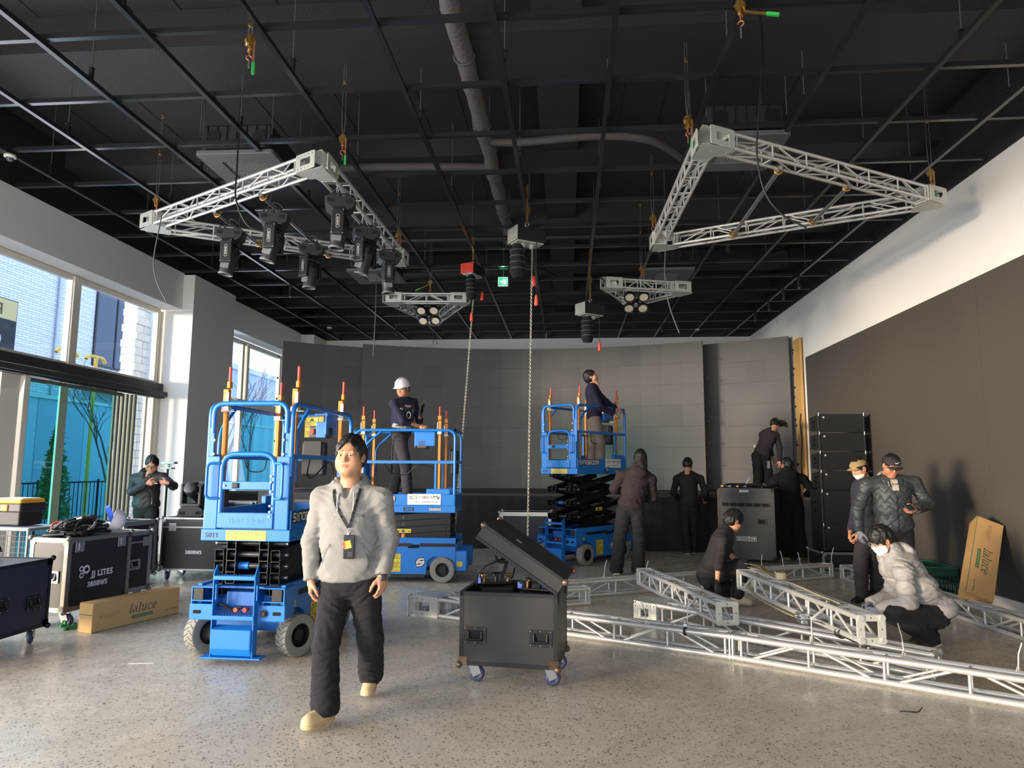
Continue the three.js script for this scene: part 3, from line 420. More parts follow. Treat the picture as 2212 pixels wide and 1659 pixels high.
{ const t = thing('timber_board', 'tall bare plywood board standing on end between the right screen and the white wall', 'board', [5.03, 1.11, -15.45]);
  const ply = std(0xc79a5c, .7, 0, { bumpMap: bumpFine, bumpScale: .0006 }); part('board', rbox(.05, 3.36, .42, .006), ply, t, [0, 1.68, 0]); for (let i = 0; i < 8; i++) part('bracket', rbox(.05, .04, .03, .006), M.black, t, [-.04, .2 + i * .42, -.18]); part('dark_stain', tubeGeo([[-.026, .1, .1], [-.026, .6, .02], [-.026, 1.1, .12], [-.026, 1.5, .06], [-.026, 1.7, .14]], .02, 30), M.black, t); }
// ---------------------------------------------------------------- outside: yard, fence, planting, the building across the way
{ const g = struct('yard'); part('paving', boxUV(new THREE.BoxGeometry(60, .2, 90)), std(0x9a9a98, .9, 0, { bumpMap: bumpCoarse, bumpScale: .004 }), g, [-38.2, -.16, -18]); part('paving', box(13, .2, 30), std(0x9a9a98, .9), g, [-1.4, -.16, 20.8]); }
const brickTex = texture(512, (u, v) => { const r = Math.floor(v * 24), c = (u * 6 + (r % 2) * .5) % 1, m = (v * 24) % 1; const edge = m < .12 || c < .03; const id = Math.sin((Math.floor(u * 6 + (r % 2) * .5) * 7.1 + r * 3.7)) * 8; return edge ? [150, 158, 168] : [216 + id + rr(-6, 6), 220 + id + rr(-6, 6), 226 + id + rr(-6, 6)]; }, 2), brickBump = texture(512, (u, v) => { const r = Math.floor(v * 24), c = (u * 6 + (r % 2) * .5) % 1, m = (v * 24) % 1; return m < .12 || c < .03 ? 40 : 200 + rr(-20, 20); }, 2, false);
const brickWhite = std(0xffffff, .8, 0, { map: brickTex, bumpMap: brickBump, bumpScale: .012 }), glassDark = new THREE.MeshPhysicalMaterial({ color: 0x3b4a5e, roughness: .08, specularIntensity: 1 }), metalPale = std(0xb9c2cc, .5, .3);
{ const t = thing('building', 'pale brick building across the yard with a dark upper window', 'building', [-18, 0, -24]);
  part('wall', boxUV(new THREE.BoxGeometry(6, 16, 6.1)), brickWhite, t, [-3, 8, -2.4]); part('wall', boxUV(new THREE.BoxGeometry(6, 16, 5)), std(0xd5dae2, .8), t, [-3.3, 8, -7.95]); part('wall', boxUV(new THREE.BoxGeometry(6, 9.2, 6)), brickWhite, t, [-3, 4.6, 4]);
  const win = (z, y, w, h) => { const g = new THREE.Group(); g.name = 'window'; g.position.set(.02, y, z); t.add(g); part('window_frame', join([place(box(.1, h, .08), 0, 0, -w / 2), place(box(.1, h, .08), 0, 0, w / 2), place(box(.1, .08, w), 0, h / 2, 0), place(box(.1, .08, w), 0, -h / 2, 0), place(box(.1, h, .06), 0, 0, w * .1)]), M.darkSteel, g); part('pane', box(.04, h, w), glassDark, g); for (let i = 0; i < 5; i++) part('curtain', rbox(.02, h * .9, .16, .008), std(0x7f93ab, .9), g, [.035, 0, -w * .42 + i * .18]); };
  win(-2.1, 7.0, 3, 3.1); win(-7.6, 6.6, 1.6, 3); part('canopy', box(.8, .3, 5), std(0x6a5d66, .8), t, [.4, 4.6, -2.6]); part('panel', box(.1, 5, 1.8), metalPale, t, [.02, 7, -4.7]); part('downpipe', cyl(.06, 14, 8), metalPale, t, [.08, 7, 1.4]); part('roof_edge', box(6.4, .4, 6.4), metalPale, t, [-3, 9.3, 4]); }
{ const t = thing('far_building', 'low blue-grey building seen through the second window', 'building', [-19, 0, -43]); part('wall', boxUV(new THREE.BoxGeometry(5, 7.2, 16)), std(0xa9bede, .8), t, [-2.5, 3.6, 0]); part('roof_edge', box(5.3, .3, 16.3), metalPale, t, [-2.5, 7.3, 0]); for (let i = 0; i < 6; i++) part('rib', box(.05, 7, .08), metalPale, t, [.02, 3.5, -7 + i * 2.8]); }
{ const t = thing('cladding_wall', 'long blue-grey metal screen wall behind the fence', 'wall', [-15.5, 0, -22]); for (let i = 0; i < 12; i++) part('cladding_panel', rbox(.08, 3.6, 1.98, .01), i % 3 ? std(0x9fb9d6, .6) : std(0x8fa9c8, .6), t, [0, 1.8, 8 - i * 2]); part('coping', box(.2, .1, 24), metalPale, t, [0, 3.65, -3]); }
{ const t = thing('hanging_sign', 'dark banner sign with a yellow head band outside the window, its lettering seen from behind', 'sign', [-11.2, 4.1, -12.3]);
  const tex = canvasTex(256, 320, (x, w, h) => { x.fillStyle = '#26303f'; x.fillRect(0, 0, w, h); x.fillStyle = '#d8cf9a'; x.fillRect(0, 0, w, 78); x.save(); x.scale(-1, 1); x.translate(-w, 0); letters(x, 'Fur', 66, 42, 62, '#5a5a4a', { align: 'left', style: '' }); letters(x, 'Co', 62, 160, 66, '#cfd8e4', { align: 'left', style: '' }); letters(x, 'Se', 62, 245, 66, '#cfd8e4', { align: 'left', style: '' }); x.restore(); });
  part('banner', new THREE.PlaneGeometry(1.3, 1.62), new THREE.MeshStandardMaterial({ map: tex, roughness: .7 }), t, [.031, .0, 0], [0, Math.PI / 2, 0]); part('backing', rbox(.06, 1.66, 1.34, .01), std(0x3a424e, .6), t); tubePart('sign_post', [-.06, -4.1, .55], [-.06, .8, .55], .05, metalPale, t); tubePart('sign_post', [-.06, -4.1, -.55], [-.06, .8, -.55], .05, metalPale, t); }
const yellowPole = std(0xd9b640, .5);
function pole(x, z, h, label) { const t = thing('yellow_post', label, 'post', [x, -.06, z]); tubePart('post', [0, 0, 0], [0, h, 0], .05, yellowPole, t); part('cross_arm', railGeo([[-.0, h - .12, -.42], [0, h, -.3], [0, h, .3], [0, h - .12, .42]], .05, .12), yellowPole, t); }
pole(-14, -18.1, 4.9, 'tall yellow T-topped post outside, left of the pair'); pole(-14, -19.3, 4.9, 'tall yellow T-topped post outside, right of the pair');
function leafTree(name, label, x, z, h, w, n, col, conifer) { const t = thing(name, label, 'shrub', [x, -.06, z]); tubePart('stem', [0, 0, 0], [0, h * .8, 0], .03, std(0x5b4a3a, .9), t); const leaf = new THREE.BufferGeometry(); leaf.setAttribute('position', new THREE.Float32BufferAttribute([0, 0, 0, .03, .05, .01, 0, .13, 0, 0, 0, 0, 0, .13, 0, -.03, .05, .01], 3)); leaf.computeVertexNormals(); const im = new THREE.InstancedMesh(leaf, new THREE.MeshPhysicalMaterial({ color: col, roughness: .8, transmission: .3 }), n), q = new THREE.Object3D(); for (let i = 0; i < n; i++) { const y = .15 + .85 * rnd(), r = w * (conifer ? 1.05 - y : Math.sqrt(Math.max(0, 1 - (y * 1.6 - .85) ** 2))) * Math.sqrt(rnd()), a = rnd() * 6.28; q.position.set(r * Math.cos(a), y * h, r * Math.sin(a)); q.rotation.set(rr(-1.4, 1.4), rnd() * 6.3, rr(-1.4, 1.4)); q.scale.setScalar(rr(.7, 1.5)); q.updateMatrix(); im.setMatrixAt(i, q.matrix); } im.name = 'foliage'; im.userData.kind = 'stuff'; im.castShadow = true; t.add(im); }
leafTree('young_conifer', 'young green conifer outside the glass door, left', -12.6, -16.2, 2.5, .5, 1500, 0x55803f, true); leafTree('leafy_shrub', 'loose green-grey shrub outside the glass door, right', -12, -16.9 - 1.9, 2.3, .55, 1300, 0x7d8f66, false);
function bareTree(label, x, z, h, s) { const t = thing('bare_tree', label, 'tree', [x, -.06, z]); seed = s; const list = []; const grow = (p, d, l, r, k) => { const q = p.clone().addScaledVector(d, l), m = p.clone().lerp(q, .5).add(V(rr(-.05, .05), 0, rr(-.05, .05)).multiplyScalar(l)); list.push(polyTube([p, m, q], (u) => r * (1 - .35 * u), 5)); if (k > 0) for (let i = 0; i < 3; i++) grow(p.clone().lerp(q, .55 + .45 * i / 2), d.clone().add(V(rr(-.8, .8), rr(.0, .5), rr(-.8, .8))).normalize(), l * rr(.55, .75), r * .55, k - 1); }; grow(V(0, 0, 0), V(0, 1, 0), h * .42, .05, 4); part('trunk_and_branches', join(list), std(0x6a5d55, .9), t); }
bareTree('bare young tree outside the left windows', -12.2, -17.6, 5.2, 3); bareTree('bare tree outside, farther right, with spreading twigs', -12.5, -20.5, 5.6, 9); bareTree('bare tree seen through the second window', -13, -27.5, 6.2, 21); bareTree('slender bare tree at the left of the second window', -11.5, -22.6, 6, 33); seed = 99;
{ const t = thing('railing', 'dark metal railing outside with thin upright bars', 'fence', [-13, -.06, -19]); for (const y of [.15, 1.25]) tubePart('rail', [0, y, -6], [0, y, 5], .022, M.black, t); for (let i = 0; i <= 70; i++) tubePart('bar', [0, .1, -6 + i * .157], [0, 1.25, -6 + i * .157], .01, M.black, t, 1); for (let i = 0; i < 6; i++) tubePart('post', [0, 0, -6 + i * 2.2], [0, 1.32, -6 + i * 2.2], .03, M.black, t); }
{ const t = thing('stone_pier', 'rough white brick pier just outside the window, left of the column', 'pier', [-8.45, -.06, -12.75]), bg = rbox(.3, .145, .24, .012, 1), bl = [std(0xdfe2e2, .9, 0, { bumpMap: bumpCoarse, bumpScale: .01 }), std(0xd2d6d8, .9, 0, { bumpMap: bumpCoarse, bumpScale: .01 })]; for (let j = 0; j < 33; j++) for (let i = 0; i < 2; i++) part('brick', bg, bl[(i + j) % 2], t, [-.0 + rr(-.008, .008) + (j % 2) * .02, .08 + j * .152, .0 - i * .25 + rr(-.008, .008) + .12]); part('core', box(.24, 5, .44), bl[1], t, [0, 2.5, 0]); }
// ---------------------------------------------------------------- flight cases
const MC = { lam: std(0x191b20, .45, 0, { bumpMap: bumpFine, bumpScale: .0005 }), lamBlue: std(0x1b2130, .5, 0, { bumpMap: bumpFine, bumpScale: .0005 }), lamBrown: std(0x1d1a17, .45, 0, { bumpMap: bumpFine, bumpScale: .0005 }), edge: std(0x9a9c9d, .4, .7), edgeBlack: std(0x222124, .4, .5), dull: std(0x8f8a82, .45, .8), wheelBlue: std(0x3b3f5c, .5), wood: std(0x3a302a, .8), card: std(0xb8925f, .85, 0, { bumpMap: bumpFine, bumpScale: .0004 }), cardLight: std(0xd0a86e, .85) };
const casterGeo = { fork: join([place(box(.09, .012, .08), 0, .128, 0), place(boxBarGeo([-.024, .125, 0], [-.024, .05, .03], .006, .06), 0, 0, 0), place(boxBarGeo([.024, .125, 0], [.024, .05, .03], .006, .06), 0, 0, 0)]), wheel: (() => { const g = new THREE.TorusGeometry(.036, .02, 10, 24); g.rotateY(Math.PI / 2); return join([place(g, 0, .056, .03), place(new THREE.CylinderGeometry(.036, .036, .026, 20), 0, .056, .03, 0, 0, Math.PI / 2)]); })() };
function caster(parent, x, z, turn = 0, s = 1) { const g = new THREE.Group(); g.name = 'caster'; g.position.set(x, 0, z); g.rotation.y = turn; g.scale.setScalar(s); parent.add(g); part('fork', casterGeo.fork, MC.edge, g); part('wheel', casterGeo.wheel, MC.wheelBlue, g); }
function latch(parent, pos, ry, mat = MC.edge) { const g = new THREE.Group(); g.name = 'latch'; g.position.set(...pos); g.rotation.y = ry; parent.add(g); part('latch_dish', rbox(.11, .11, .008, .012), mat, g); part('latch_wing', join([place(rbox(.05, .075, .012, .005), 0, 0, .008), place(cyl(.02, .012, 12), 0, .0, .016, Math.PI / 2)]), mat, g); }
function recessHandle(parent, pos, ry, mat) { const g = new THREE.Group(); g.name = 'handle'; g.position.set(...pos); g.rotation.y = ry; parent.add(g); const s = roundRect(.17, .12, .012); holeRect(s, .12, .075, .006, 0, 0); part('handle_dish', extrude(s, .006, .001), mat, g); part('recess', box(.12, .075, .002), M.blackMatt, g, [0, 0, .001]); part('grip', railGeo([[-.05, .03, .006], [-.05, -.024, .02], [.05, -.024, .02], [.05, .03, .006]], .008, .015), mat, g); for (const [x, y] of [[-.075, .05], [0, .052], [.075, .05], [-.075, -.05], [0, -.052], [.075, -.05]]) part('rivet', ball(.005, 8), MC.edge, g, [x, y, .007]); }
function makeCase(label, pos, turn, w, h, d, o = {}) {
  const t = thing('flight_case', label, 'case', pos, turn, o.group), y0 = o.lift ?? .14, lam = o.lam || MC.lam, ed = o.edge || MC.edge, e = o.trim ?? .03;
  if (o.open) { const k = .012; for (const [a, b, c, x, y, z] of [[w, h, k, 0, h / 2, d / 2 - k / 2], [w, h, k, 0, h / 2, -d / 2 + k / 2], [k, h, d - .02, -w / 2 + k / 2, h / 2, 0], [k, h, d - .02, w / 2 - k / 2, h / 2, 0], [w, k, d, 0, k / 2, 0]]) part('case_panel', box(a, b, c), lam, t, [x, y0 + y, z]); }
  else part('case_body', rbox(w - .006, h - .006, d - .006, .004), lam, t, [0, y0 + h / 2, 0]);
  const ang = (L) => cached(`ang${L.toFixed(3)},${e}`, () => boxUV(join([place(new THREE.BoxGeometry(e, .003, L), -e / 2 + .0015, 0, 0), place(new THREE.BoxGeometry(.003, e, L), 0, -e / 2 + .0015, 0)])));
  const X = w / 2 + .001, Z = d / 2 + .001, T = y0 + h + .001, Bt = y0 - .001;
  for (const [L, p, r] of [[d, [X, T, 0], [0, 0, 0]], [d, [-X, T, 0], [0, 0, Math.PI / 2]], [d, [X, Bt, 0], [0, 0, -Math.PI / 2]], [d, [-X, Bt, 0], [0, 0, Math.PI]], [w, [0, T, Z], [0, -Math.PI / 2, 0]], [w, [0, T, -Z], [0, Math.PI / 2, 0]], [w, [0, Bt, Z], [Math.PI, Math.PI / 2, 0]], [w, [0, Bt, -Z], [Math.PI, -Math.PI / 2, 0]]]) part('edge_trim', ang(L), ed, t, p, r);
  for (const [x, z, ry] of [[X, Z, 0], [-X, Z, -Math.PI / 2], [-X, -Z, Math.PI], [X, -Z, Math.PI / 2]]) { const g = cached(`vang${h.toFixed(3)},${e}`, () => boxUV(join([place(new THREE.BoxGeometry(e, h, .003), -e / 2, 0, 0), place(new THREE.BoxGeometry(.003, h, e), 0, 0, -e / 2)]))); part('edge_trim', g, ed, t, [x, y0 + h / 2, z], [0, ry, 0]); for (const y of o.open ? [y0] : [y0, y0 + h]) { part('corner_cap', join([ball(.026, 12), ...[0, 1].map((i) => place(box(.06, .06, .004), -.03, y > y0 ? -.03 : .03, .003)), place(box(.004, .06, .06), .003, y > y0 ? -.03 : .03, -.03)]), o.cap || ed, t, [x, y, z], [0, ry, 0]); } }
  for (const sx of [-1, 1]) for (const sz of [-1, 1]) if (y0 > .1) caster(t, sx * (w / 2 - .08), sz * (d / 2 - .09), o.castTurn ?? (sx * .7 + sz), (y0 + .002) / .134);
  if (!o.plain) for (const [x, z, ry] of [[0, d / 2 + .002, 0], [w / 2 + .002, 0, Math.PI / 2], [-w / 2 - .002, 0, -Math.PI / 2]]) { const span = (ry ? d : w) * .33; if (o.seam !== false) { part('lid_seam', box((ry ? d : w) - .06, .02, .006), ed, t, [x, y0 + h * .82, z], [0, ry, 0]); for (const k of [-1, 1]) latch(t, [x + (ry ? 0 : k * span), y0 + h * .82, z + (ry ? -k * span : 0)], ry, o.dish || ed); } if (ry || o.frontHandle) recessHandle(t, [x, y0 + h * .45, z], ry, o.dish || ed); }
  return t;
}
const printed = (w, h, draw) => decalMat(textTex(w, h, draw), .6);
const jjPrint = printed(1024, 512, (x) => { const gear = (cx, cy, r, n) => { x.fillStyle = '#d8dadc'; x.beginPath(); for (let i = 0; i < n * 2; i++) { const a = i / n * Math.PI, q = i % 2 ? r : r * .86; x[i ? 'lineTo' : 'moveTo'](cx + q * Math.cos(a), cy + q * Math.sin(a)); } x.closePath(); x.arc(cx, cy, r * .5, 0, 7, true); x.fill('evenodd'); }; gear(110, 110, 56, 18); gear(120, 230, 56, 18); gear(225, 130, 86, 24); letters(x, 'JJ LITES', 610, 235, 150, '#d8dadc', { stroke: '#d8dadc', width: 6 }); letters(x, '380BWS', 510, 420, 130, '#d8dadc', { stroke: '#d8dadc', width: 4 }); });
const bwsPrint = printed(512, 128, (x) => letters(x, '380BWS', 256, 64, 112, '#d8dadc', { stroke: '#d8dadc', width: 5 })), ttPrint = printed(128, 256, (x) => { letters(x, 'T', 64, 70, 110, '#d4d6d8'); letters(x, 'T', 64, 190, 110, '#d4d6d8'); });
const handlePrint = printed(512, 128, (x, w, h) => { for (let i = 0; i < 4; i++) { x.strokeStyle = x.fillStyle = '#e4e4e0'; x.lineWidth = 8; x.strokeRect(i * 128 + 12, 12, 100, 104); if (i === 0) { x.fillRect(i * 128 + 36, 30, 14, 50); x.fillRect(i * 128 + 74, 30, 14, 50); x.fillRect(30 + i * 128, 90, 64, 10); } else if (i === 1) { x.beginPath(); x.arc(i * 128 + 62, 64, 28, 0, 7); x.stroke(); } else if (i === 2) { x.beginPath(); x.moveTo(i * 128 + 36, 30); x.lineTo(i * 128 + 88, 30); x.lineTo(i * 128 + 62, 66); x.fill(); x.fillRect(i * 128 + 58, 60, 8, 34); x.fillRect(i * 128 + 40, 92, 44, 9); } else { x.beginPath(); x.arc(i * 128 + 62, 66, 32, Math.PI, 0); x.fill(); x.fillRect(i * 128 + 58, 66, 8, 34); } } });
{ // left group by the windows
  const near = makeCase('dark flight case cut off by the left edge of the picture, nearest the viewer', [-5.21, 0, -5.7], R(0), .78, .61, 1.14, { lam: MC.lamBlue, edge: MC.edgeBlack, dish: MC.edgeBlack, seam: false, castTurn: .5 }); recessHandle(near, [.392, .38, -.38], Math.PI / 2, MC.edgeBlack);
  const jj = makeCase('scuffed black case lettered with gear wheels, harnesses piled on its lid', [-5.165, 0, -7.15], R(-8), .46, .72, .84, { lift: .16, trim: .045, edge: MC.dull, dish: MC.edge, plain: true });
  decal('printed_logo', .56, .28, jjPrint, jj, [.234, .48, .02], Math.PI / 2); for (const z of [-.28, .28]) latch(jj, [.234, .79, z], Math.PI / 2); decal('handling_marks', .16, .04, handlePrint, jj, [-.1, .34, .424]); recessHandle(jj, [.06, .5, .422], 0, MC.edge);
  const tt = makeCase('black case with two white T marks, behind the case lettered with gear wheels', [-5.4, 0, -8.1], R(-12), .5, .7, .5, { lift: .13, trim: .05 }); decal('printed_mark', .09, .2, ttPrint, tt, [.254, .34, .08], Math.PI / 2);
  makeCase('white-edged black case behind the one with T marks', [-6.05, 0, -9.2], R(-10), .5, .74, .6, { lift: .13, trim: .06 });
  const b = makeCase('black case marked with white numbers, carrying the moving head light', [-5.33, 0, -9.95], R(0), .95, .73, .6, { lift: .15, edge: MC.edge, trim: .022, dish: MC.edge }); decal('printed_number', .3, .075, bwsPrint, b, [.02, .4, .306]);
  makeCase('grey open-topped case at the foot of the column', [-5.55, 0, -11.2], R(0), 1.1, .9, .6, { lift: .14, lam: std(0x3a3d42, .5), trim: .02 });
  const open = makeCase('open black flight case in the foreground, its lid tipped up to the right', [-.42, 0, -5.62], R(-6), .74, .53, .62, { lift: .145, lam: MC.lamBrown, edge: MC.edgeBlack, cap: std(0x6b5a4a, .4, .6), open: true, plain: true, castTurn: Math.PI / 2 + .3 });
  for (const x of [-.25, .245]) recessHandle(open, [x, .36, .312], 0, MC.edgeBlack); part('divider', box(.012, .46, .6), MC.wood, open, [.03, .38, 0]); part('divider', box(.36, .46, .012), MC.wood, open, [-.16, .38, -.12]);
  const lid = new THREE.Group(); lid.name = 'lid'; lid.position.set(.37, .68, 0); lid.rotation.z = R(-33); open.add(lid);
  part('lid_top', box(.74, .012, .62), std(0x211f1d, .5, 0, { bumpMap: bumpFine, bumpScale: .001 }), lid, [-.37, .11, 0]); for (const z of [-.304, .304]) part('lid_side', rbox(.74, .11, .012, .003), MC.lamBrown, lid, [-.37, .055, z]); for (const x of [-.006, -.734]) part('lid_side', box(.012, .11, .6), MC.lamBrown, lid, [x, .055, 0]);
  for (const [y, z] of [[.112, .306], [.0, .31], [.112, -.306]]) part('edge_trim', rbox(.74, .022, .022, .003), MC.edgeBlack, lid, [-.37, y, z]); for (const x of [0, -.74]) for (const z of [-.3, .3]) part('corner_cap', ball(.026), std(0x8a6f5c, .35, .6), lid, [x, .105, z]); for (const z of [-.18, .14]) part('hinge_plate', rbox(.15, .004, .03, .001), M.black, lid, [-.62, .118, z]); part('sticker', box(.05, .002, .035), std(0xc9d2dc, .6), lid, [-.47, .1175, .07]);
  for (const [z, s] of [[-.22, 1], [.24, 1]]) part('hinge', join([place(cyl(.008, .1, 8), 0, 0, 0, Math.PI / 2), place(rbox(.005, .08, .08, .002), .01, -.04, 0)]), M.darkSteel, open, [.372, .68, z]);
  // gear lying in the open case
  for (const [x, z, r, lab] of [[-.18, -.2, .3, 'black moving light packed at the back of the open case'], [.2, .08, -.3, 'black moving light packed on the right side of the open case']]) { const q = thing('packed_light', lab, 'light', [-.42 + x, .42, -5.62 + z], r); part('base', rbox(.3, .12, .2, .03), M.black, q, [0, .18, 0]); part('plate', rbox(.26, .02, .2, .008), M.blackGloss, q, [0, .26, 0]); for (const a of [-.1, .0, .1]) part('clamp_bolt', join([place(cyl(.014, .04, 10), 0, .02, 0), place(rbox(.05, .02, .03, .006), 0, .045, 0)]), a ? M.brass : M.black, q, [a, .27, .02]); part('connector', cyl(.025, .07, 14), M.black, q, [-.12, .29, -.05]); part('connector', rbox(.04, .05, .04, .008), std(0x6a86d8, .4), q, [-.15, .28, .04]); part('cable', tubeGeo([[-.14, .3, .08], [-.05, .34, .1], [.05, .33, .05], [.1, .3, .12], [.16, .36, .0]], .007, 30), M.cable, q); }
  const hk = thing('clamp', 'black hook clamp standing up from the open flight case', 'clamp', [-.56, .7, -5.8], .4); const arc = new THREE.Shape(); arc.absarc(0, 0, .062, .4, 4.4, false); arc.absarc(.006, -.004, .036, 4.3, .6, true); part('hook', extrude(arc, .03, .004), M.black, hk, [0, .19, 0], [0, 0, 2.6]); part('hook_arm', join([boxBarGeo([.05, .15, .015], [.0, .0, .015], .035, .03), boxBarGeo([.05, .2, .015], [.16, .17, .015], .03, .025), place(rbox(.05, .05, .03, .006), .13, .16, .015), place(cyl(.012, .08, 8), .1, .15, .015)]), M.black, hk);
  single('cable', tubeGeo([[-.74, .62, -5.7], [-.7, .8, -5.55], [-.55, .88, -5.6], [-.35, .92, -5.75], [-.2, 1.02, -5.8]], .008, 40), M.cable, 'black cable arching out of the open flight case', 'cable');
}
// equipment rack and speaker stack on the right
{ const t = makeCase('tall grey-black equipment rack in front of the stage, cables heaped on top', [3.2, 0, -12.78], R(-24), .95, 1.2, .66, { lift: .08, lam: std(0x1f2022, .55, 0, { bumpMap: bumpFine, bumpScale: .0006 }), edge: MC.edgeBlack, plain: true });
  part('vent_slot', box(.8, .06, .01), M.blackMatt, t, [0, 1.0, .331]); for (let i = 0; i < 7; i++) part('slot_bar', box(.012, .06, .012), MC.edgeBlack, t, [-.4 + i * .133, 1.0, .334]); recessHandle(t, [.26, .72, .333], 0, M.black); decal('handling_marks', .34, .085, handlePrint, t, [0, .42, .333]); decal('white_label', .15, .035, printed(128, 32, (x, w, h) => { x.fillStyle = '#dcdcd8'; x.fillRect(0, 0, w, h); x.fillStyle = '#444'; x.fillRect(10, 10, 108, 10); }), t, [-.02, 1.235, .333]);
  const hp = thing('cable_heap', 'tangle of black cables on top of the equipment rack', 'cable', [3.2, 1.285, -12.78], R(-24)); seed = 5; for (let i = 0; i < 9; i++) { const p = []; for (let k = 0; k < 8; k++) p.push([rr(-.42, .36), .012 + rr(0, .06), rr(-.2, .28)]); part('cable', tubeGeo(p, .009, 60), i % 4 === 3 ? M.cableGrey : M.cable, hp); } part('antenna', rbox(.012, .2, .008, .003), std(0xd8d8d4, .5), hp, [.0, .1, .1], [0, 0, -.5]); for (let i = 0; i < 4; i++) part('plug', rbox(.05, .025, .025, .006), i % 2 ? std(0x6a86d8, .4) : M.brass, hp, [-.4 + i * .13, .03, .25]); }
const cloth = std(0x1a1a1b, .9, 0, { bumpMap: bumpFine, bumpScale: .0012 });
function speakerBox(label, x, y, z, w, h, d, sub, turn = 0) { const t = thing(sub ? 'subwoofer' : 'line_array_speaker', label, 'speaker', [x, y, z], turn); const s = poly([[-d, -h / 2], [-d, h / 2], [-.0, h / 2], [0, -h / 2]]), g = extrude(poly([[-d, sub ? -h / 2 + .004 : -h * .36], [-d, sub ? h / 2 - .004 : h * .36], [0, h / 2 - .004], [0, -h / 2 + .004]]), w - .06, .003); g.rotateY(-Math.PI / 2); g.translate(w / 2 - .03, h / 2, 0); part('cabinet', boxUV(g), M.black, t); part('grille', rbox(w - .07, h - .02, .012, .005), cloth, t, [0, h / 2, .004]); for (const sx of [-1, 1]) { part('rigging_rail', rbox(.03, h - .004, .04, .004), M.darkSteel, t, [sx * (w / 2 - .018), h / 2, -.0]); part('rigging_pin', cyl(.008, .05, 8), M.steel, t, [sx * (w / 2 - .018), h - .01, .024]); for (const k of [-1, 1]) part('side_knob', place(cyl(.018, .03, 14), 0, 0, 0, 0, 0, Math.PI / 2), M.blackGloss, t, [sx * (w / 2 - .015), h / 2 + k * h * .12, -d * .55]); } part('badge', rbox(.028, .028, .004, .002), std(0xd8d8d4, .4, .3), t, [-w / 2 + .1, h - .06, .012]); return t; }
makeCase('low flight case with metal edges under the speaker stack', [4.5, 0, -12.1], 0, .86, .27, .7, { lift: .02, trim: .035, plain: true, lam: MC.lam }).children.length;
speakerBox('lower of the two bass cabinets at the foot of the speaker stack', 4.52, .3, -11.9, .76, .43, .6, true); speakerBox('upper of the two bass cabinets in the speaker stack', 4.52, .725, -11.9, .76, .55, .6, true);
for (let i = 0; i < 4; i++) speakerBox(['lowest slim line array cabinet in the speaker stack, just above the bass cabinets', 'second slim line array cabinet from the bottom of the speaker stack', 'third slim line array cabinet up, second from the top of the stack', 'topmost slim line array cabinet of the speaker stack'][i], 4.52, 1.285 + i * .314, -11.9, .76, .31, .45, false);
// cardboard cartons
const laluce = (r) => printed(1024, 256, (x) => { x.save(); letters(x, 'laluce', 560, 110, 120, '#3d4a34', { family: 'serif', style: 'italic' }); x.fillStyle = '#3f6b45'; x.fillRect(430, 178, 260, 34); x.fillStyle = '#7f8a60'; x.fillRect(450, 190, 220, 10); letters(x, 'LED T5 15W N/S', 930, 200, 22, '#4a3f30'); x.fillStyle = '#a87c58'; for (let i = 0; i < 3; i++) x.fillRect(110, 110 + i * 16, 190 - i * 30, 6); x.fillRect(60, 110, 34, 34); x.restore(); });
const lal = laluce();
function carton(label) { const t = thing('cardboard_box', label, 'box'); part('carton', rbox(1.03, .28, .19, .004), MC.card, t, [0, .14, 0]); part('tape', box(1.034, .002, .05), MC.cardLight, t, [0, .281, 0]); part('end_flap', box(.004, .27, .18), MC.cardLight, t, [-.516, .14, 0]); part('flap_seam', box(.006, .004, .18), MC.wood, t, [-.518, .17, 0]); decal('printed_name', 1.0, .25, lal, t, [0, .14, .0965]); part('green_base_line', box(1.02, .006, .002), std(0x3f6b45, .7), t, [0, .006, .0955]); return t; }
const c1 = carton('long cardboard carton lying on the floor in front of the black cases'); c1.position.set(-4.53, 0, -7.09); c1.rotation.y = Math.atan2(1.0, .31);
const c2 = carton('cardboard carton leaning upright against the dark wall panel'); { const m = new THREE.Matrix4(), down = V(4.42, .22, -8.16).sub(V(4.93, 1.08, -8.72)).normalize(), nrm = V(-.25, 0, 1).addScaledVector(down, -V(-.25, 0, 1).dot(down)).normalize(); m.makeBasis(down, nrm.clone().cross(down), nrm); c2.quaternion.setFromRotationMatrix(m); c2.position.set(4.42, .22, -8.16).addScaledVector(down, -.5).addScaledVector(V().setFromMatrixColumn(m, 1), -.14); }
{ const t = thing('plastic_crate', 'dark green plastic crate against the right wall behind the leaning carton', 'crate', [4.77, 0, -9.95]), G = std(0x1d4a39, .5), w = .46, d = .72, h = .36; part('crate_floor', rbox(w - .04, .02, d - .04, .006), G, t, [0, .02, 0]); for (const [sx, L, ry] of [[1, d, 0], [-1, d, 0], [1, w, 1], [-1, w, 1]]) { const n = Math.round(L / .05); for (const [y, hh] of [[.03, .05], [.16, .025], [.3, .1]]) part('crate_band', rbox(L, hh, .014, .004), G, t, ry ? [0, y, sx * d / 2] : [sx * w / 2, y, 0], [0, ry ? 0 : Math.PI / 2, 0]); for (let i = 0; i <= n; i++) part('crate_slat', box(.012, .28, .01), G, t, ry ? [-L / 2 + i * L / n, .16, sx * d / 2] : [sx * w / 2, .16, -L / 2 + i * L / n]); } part('crate_lip', join([place(rbox(w + .04, .02, .03, .006), 0, h, d / 2), place(rbox(w + .04, .02, .03, .006), 0, h, -d / 2), place(rbox(.03, .02, d, .006), w / 2, h, 0), place(rbox(.03, .02, d, .006), -w / 2, h, 0)]), std(0x2f6b54, .5), t); }
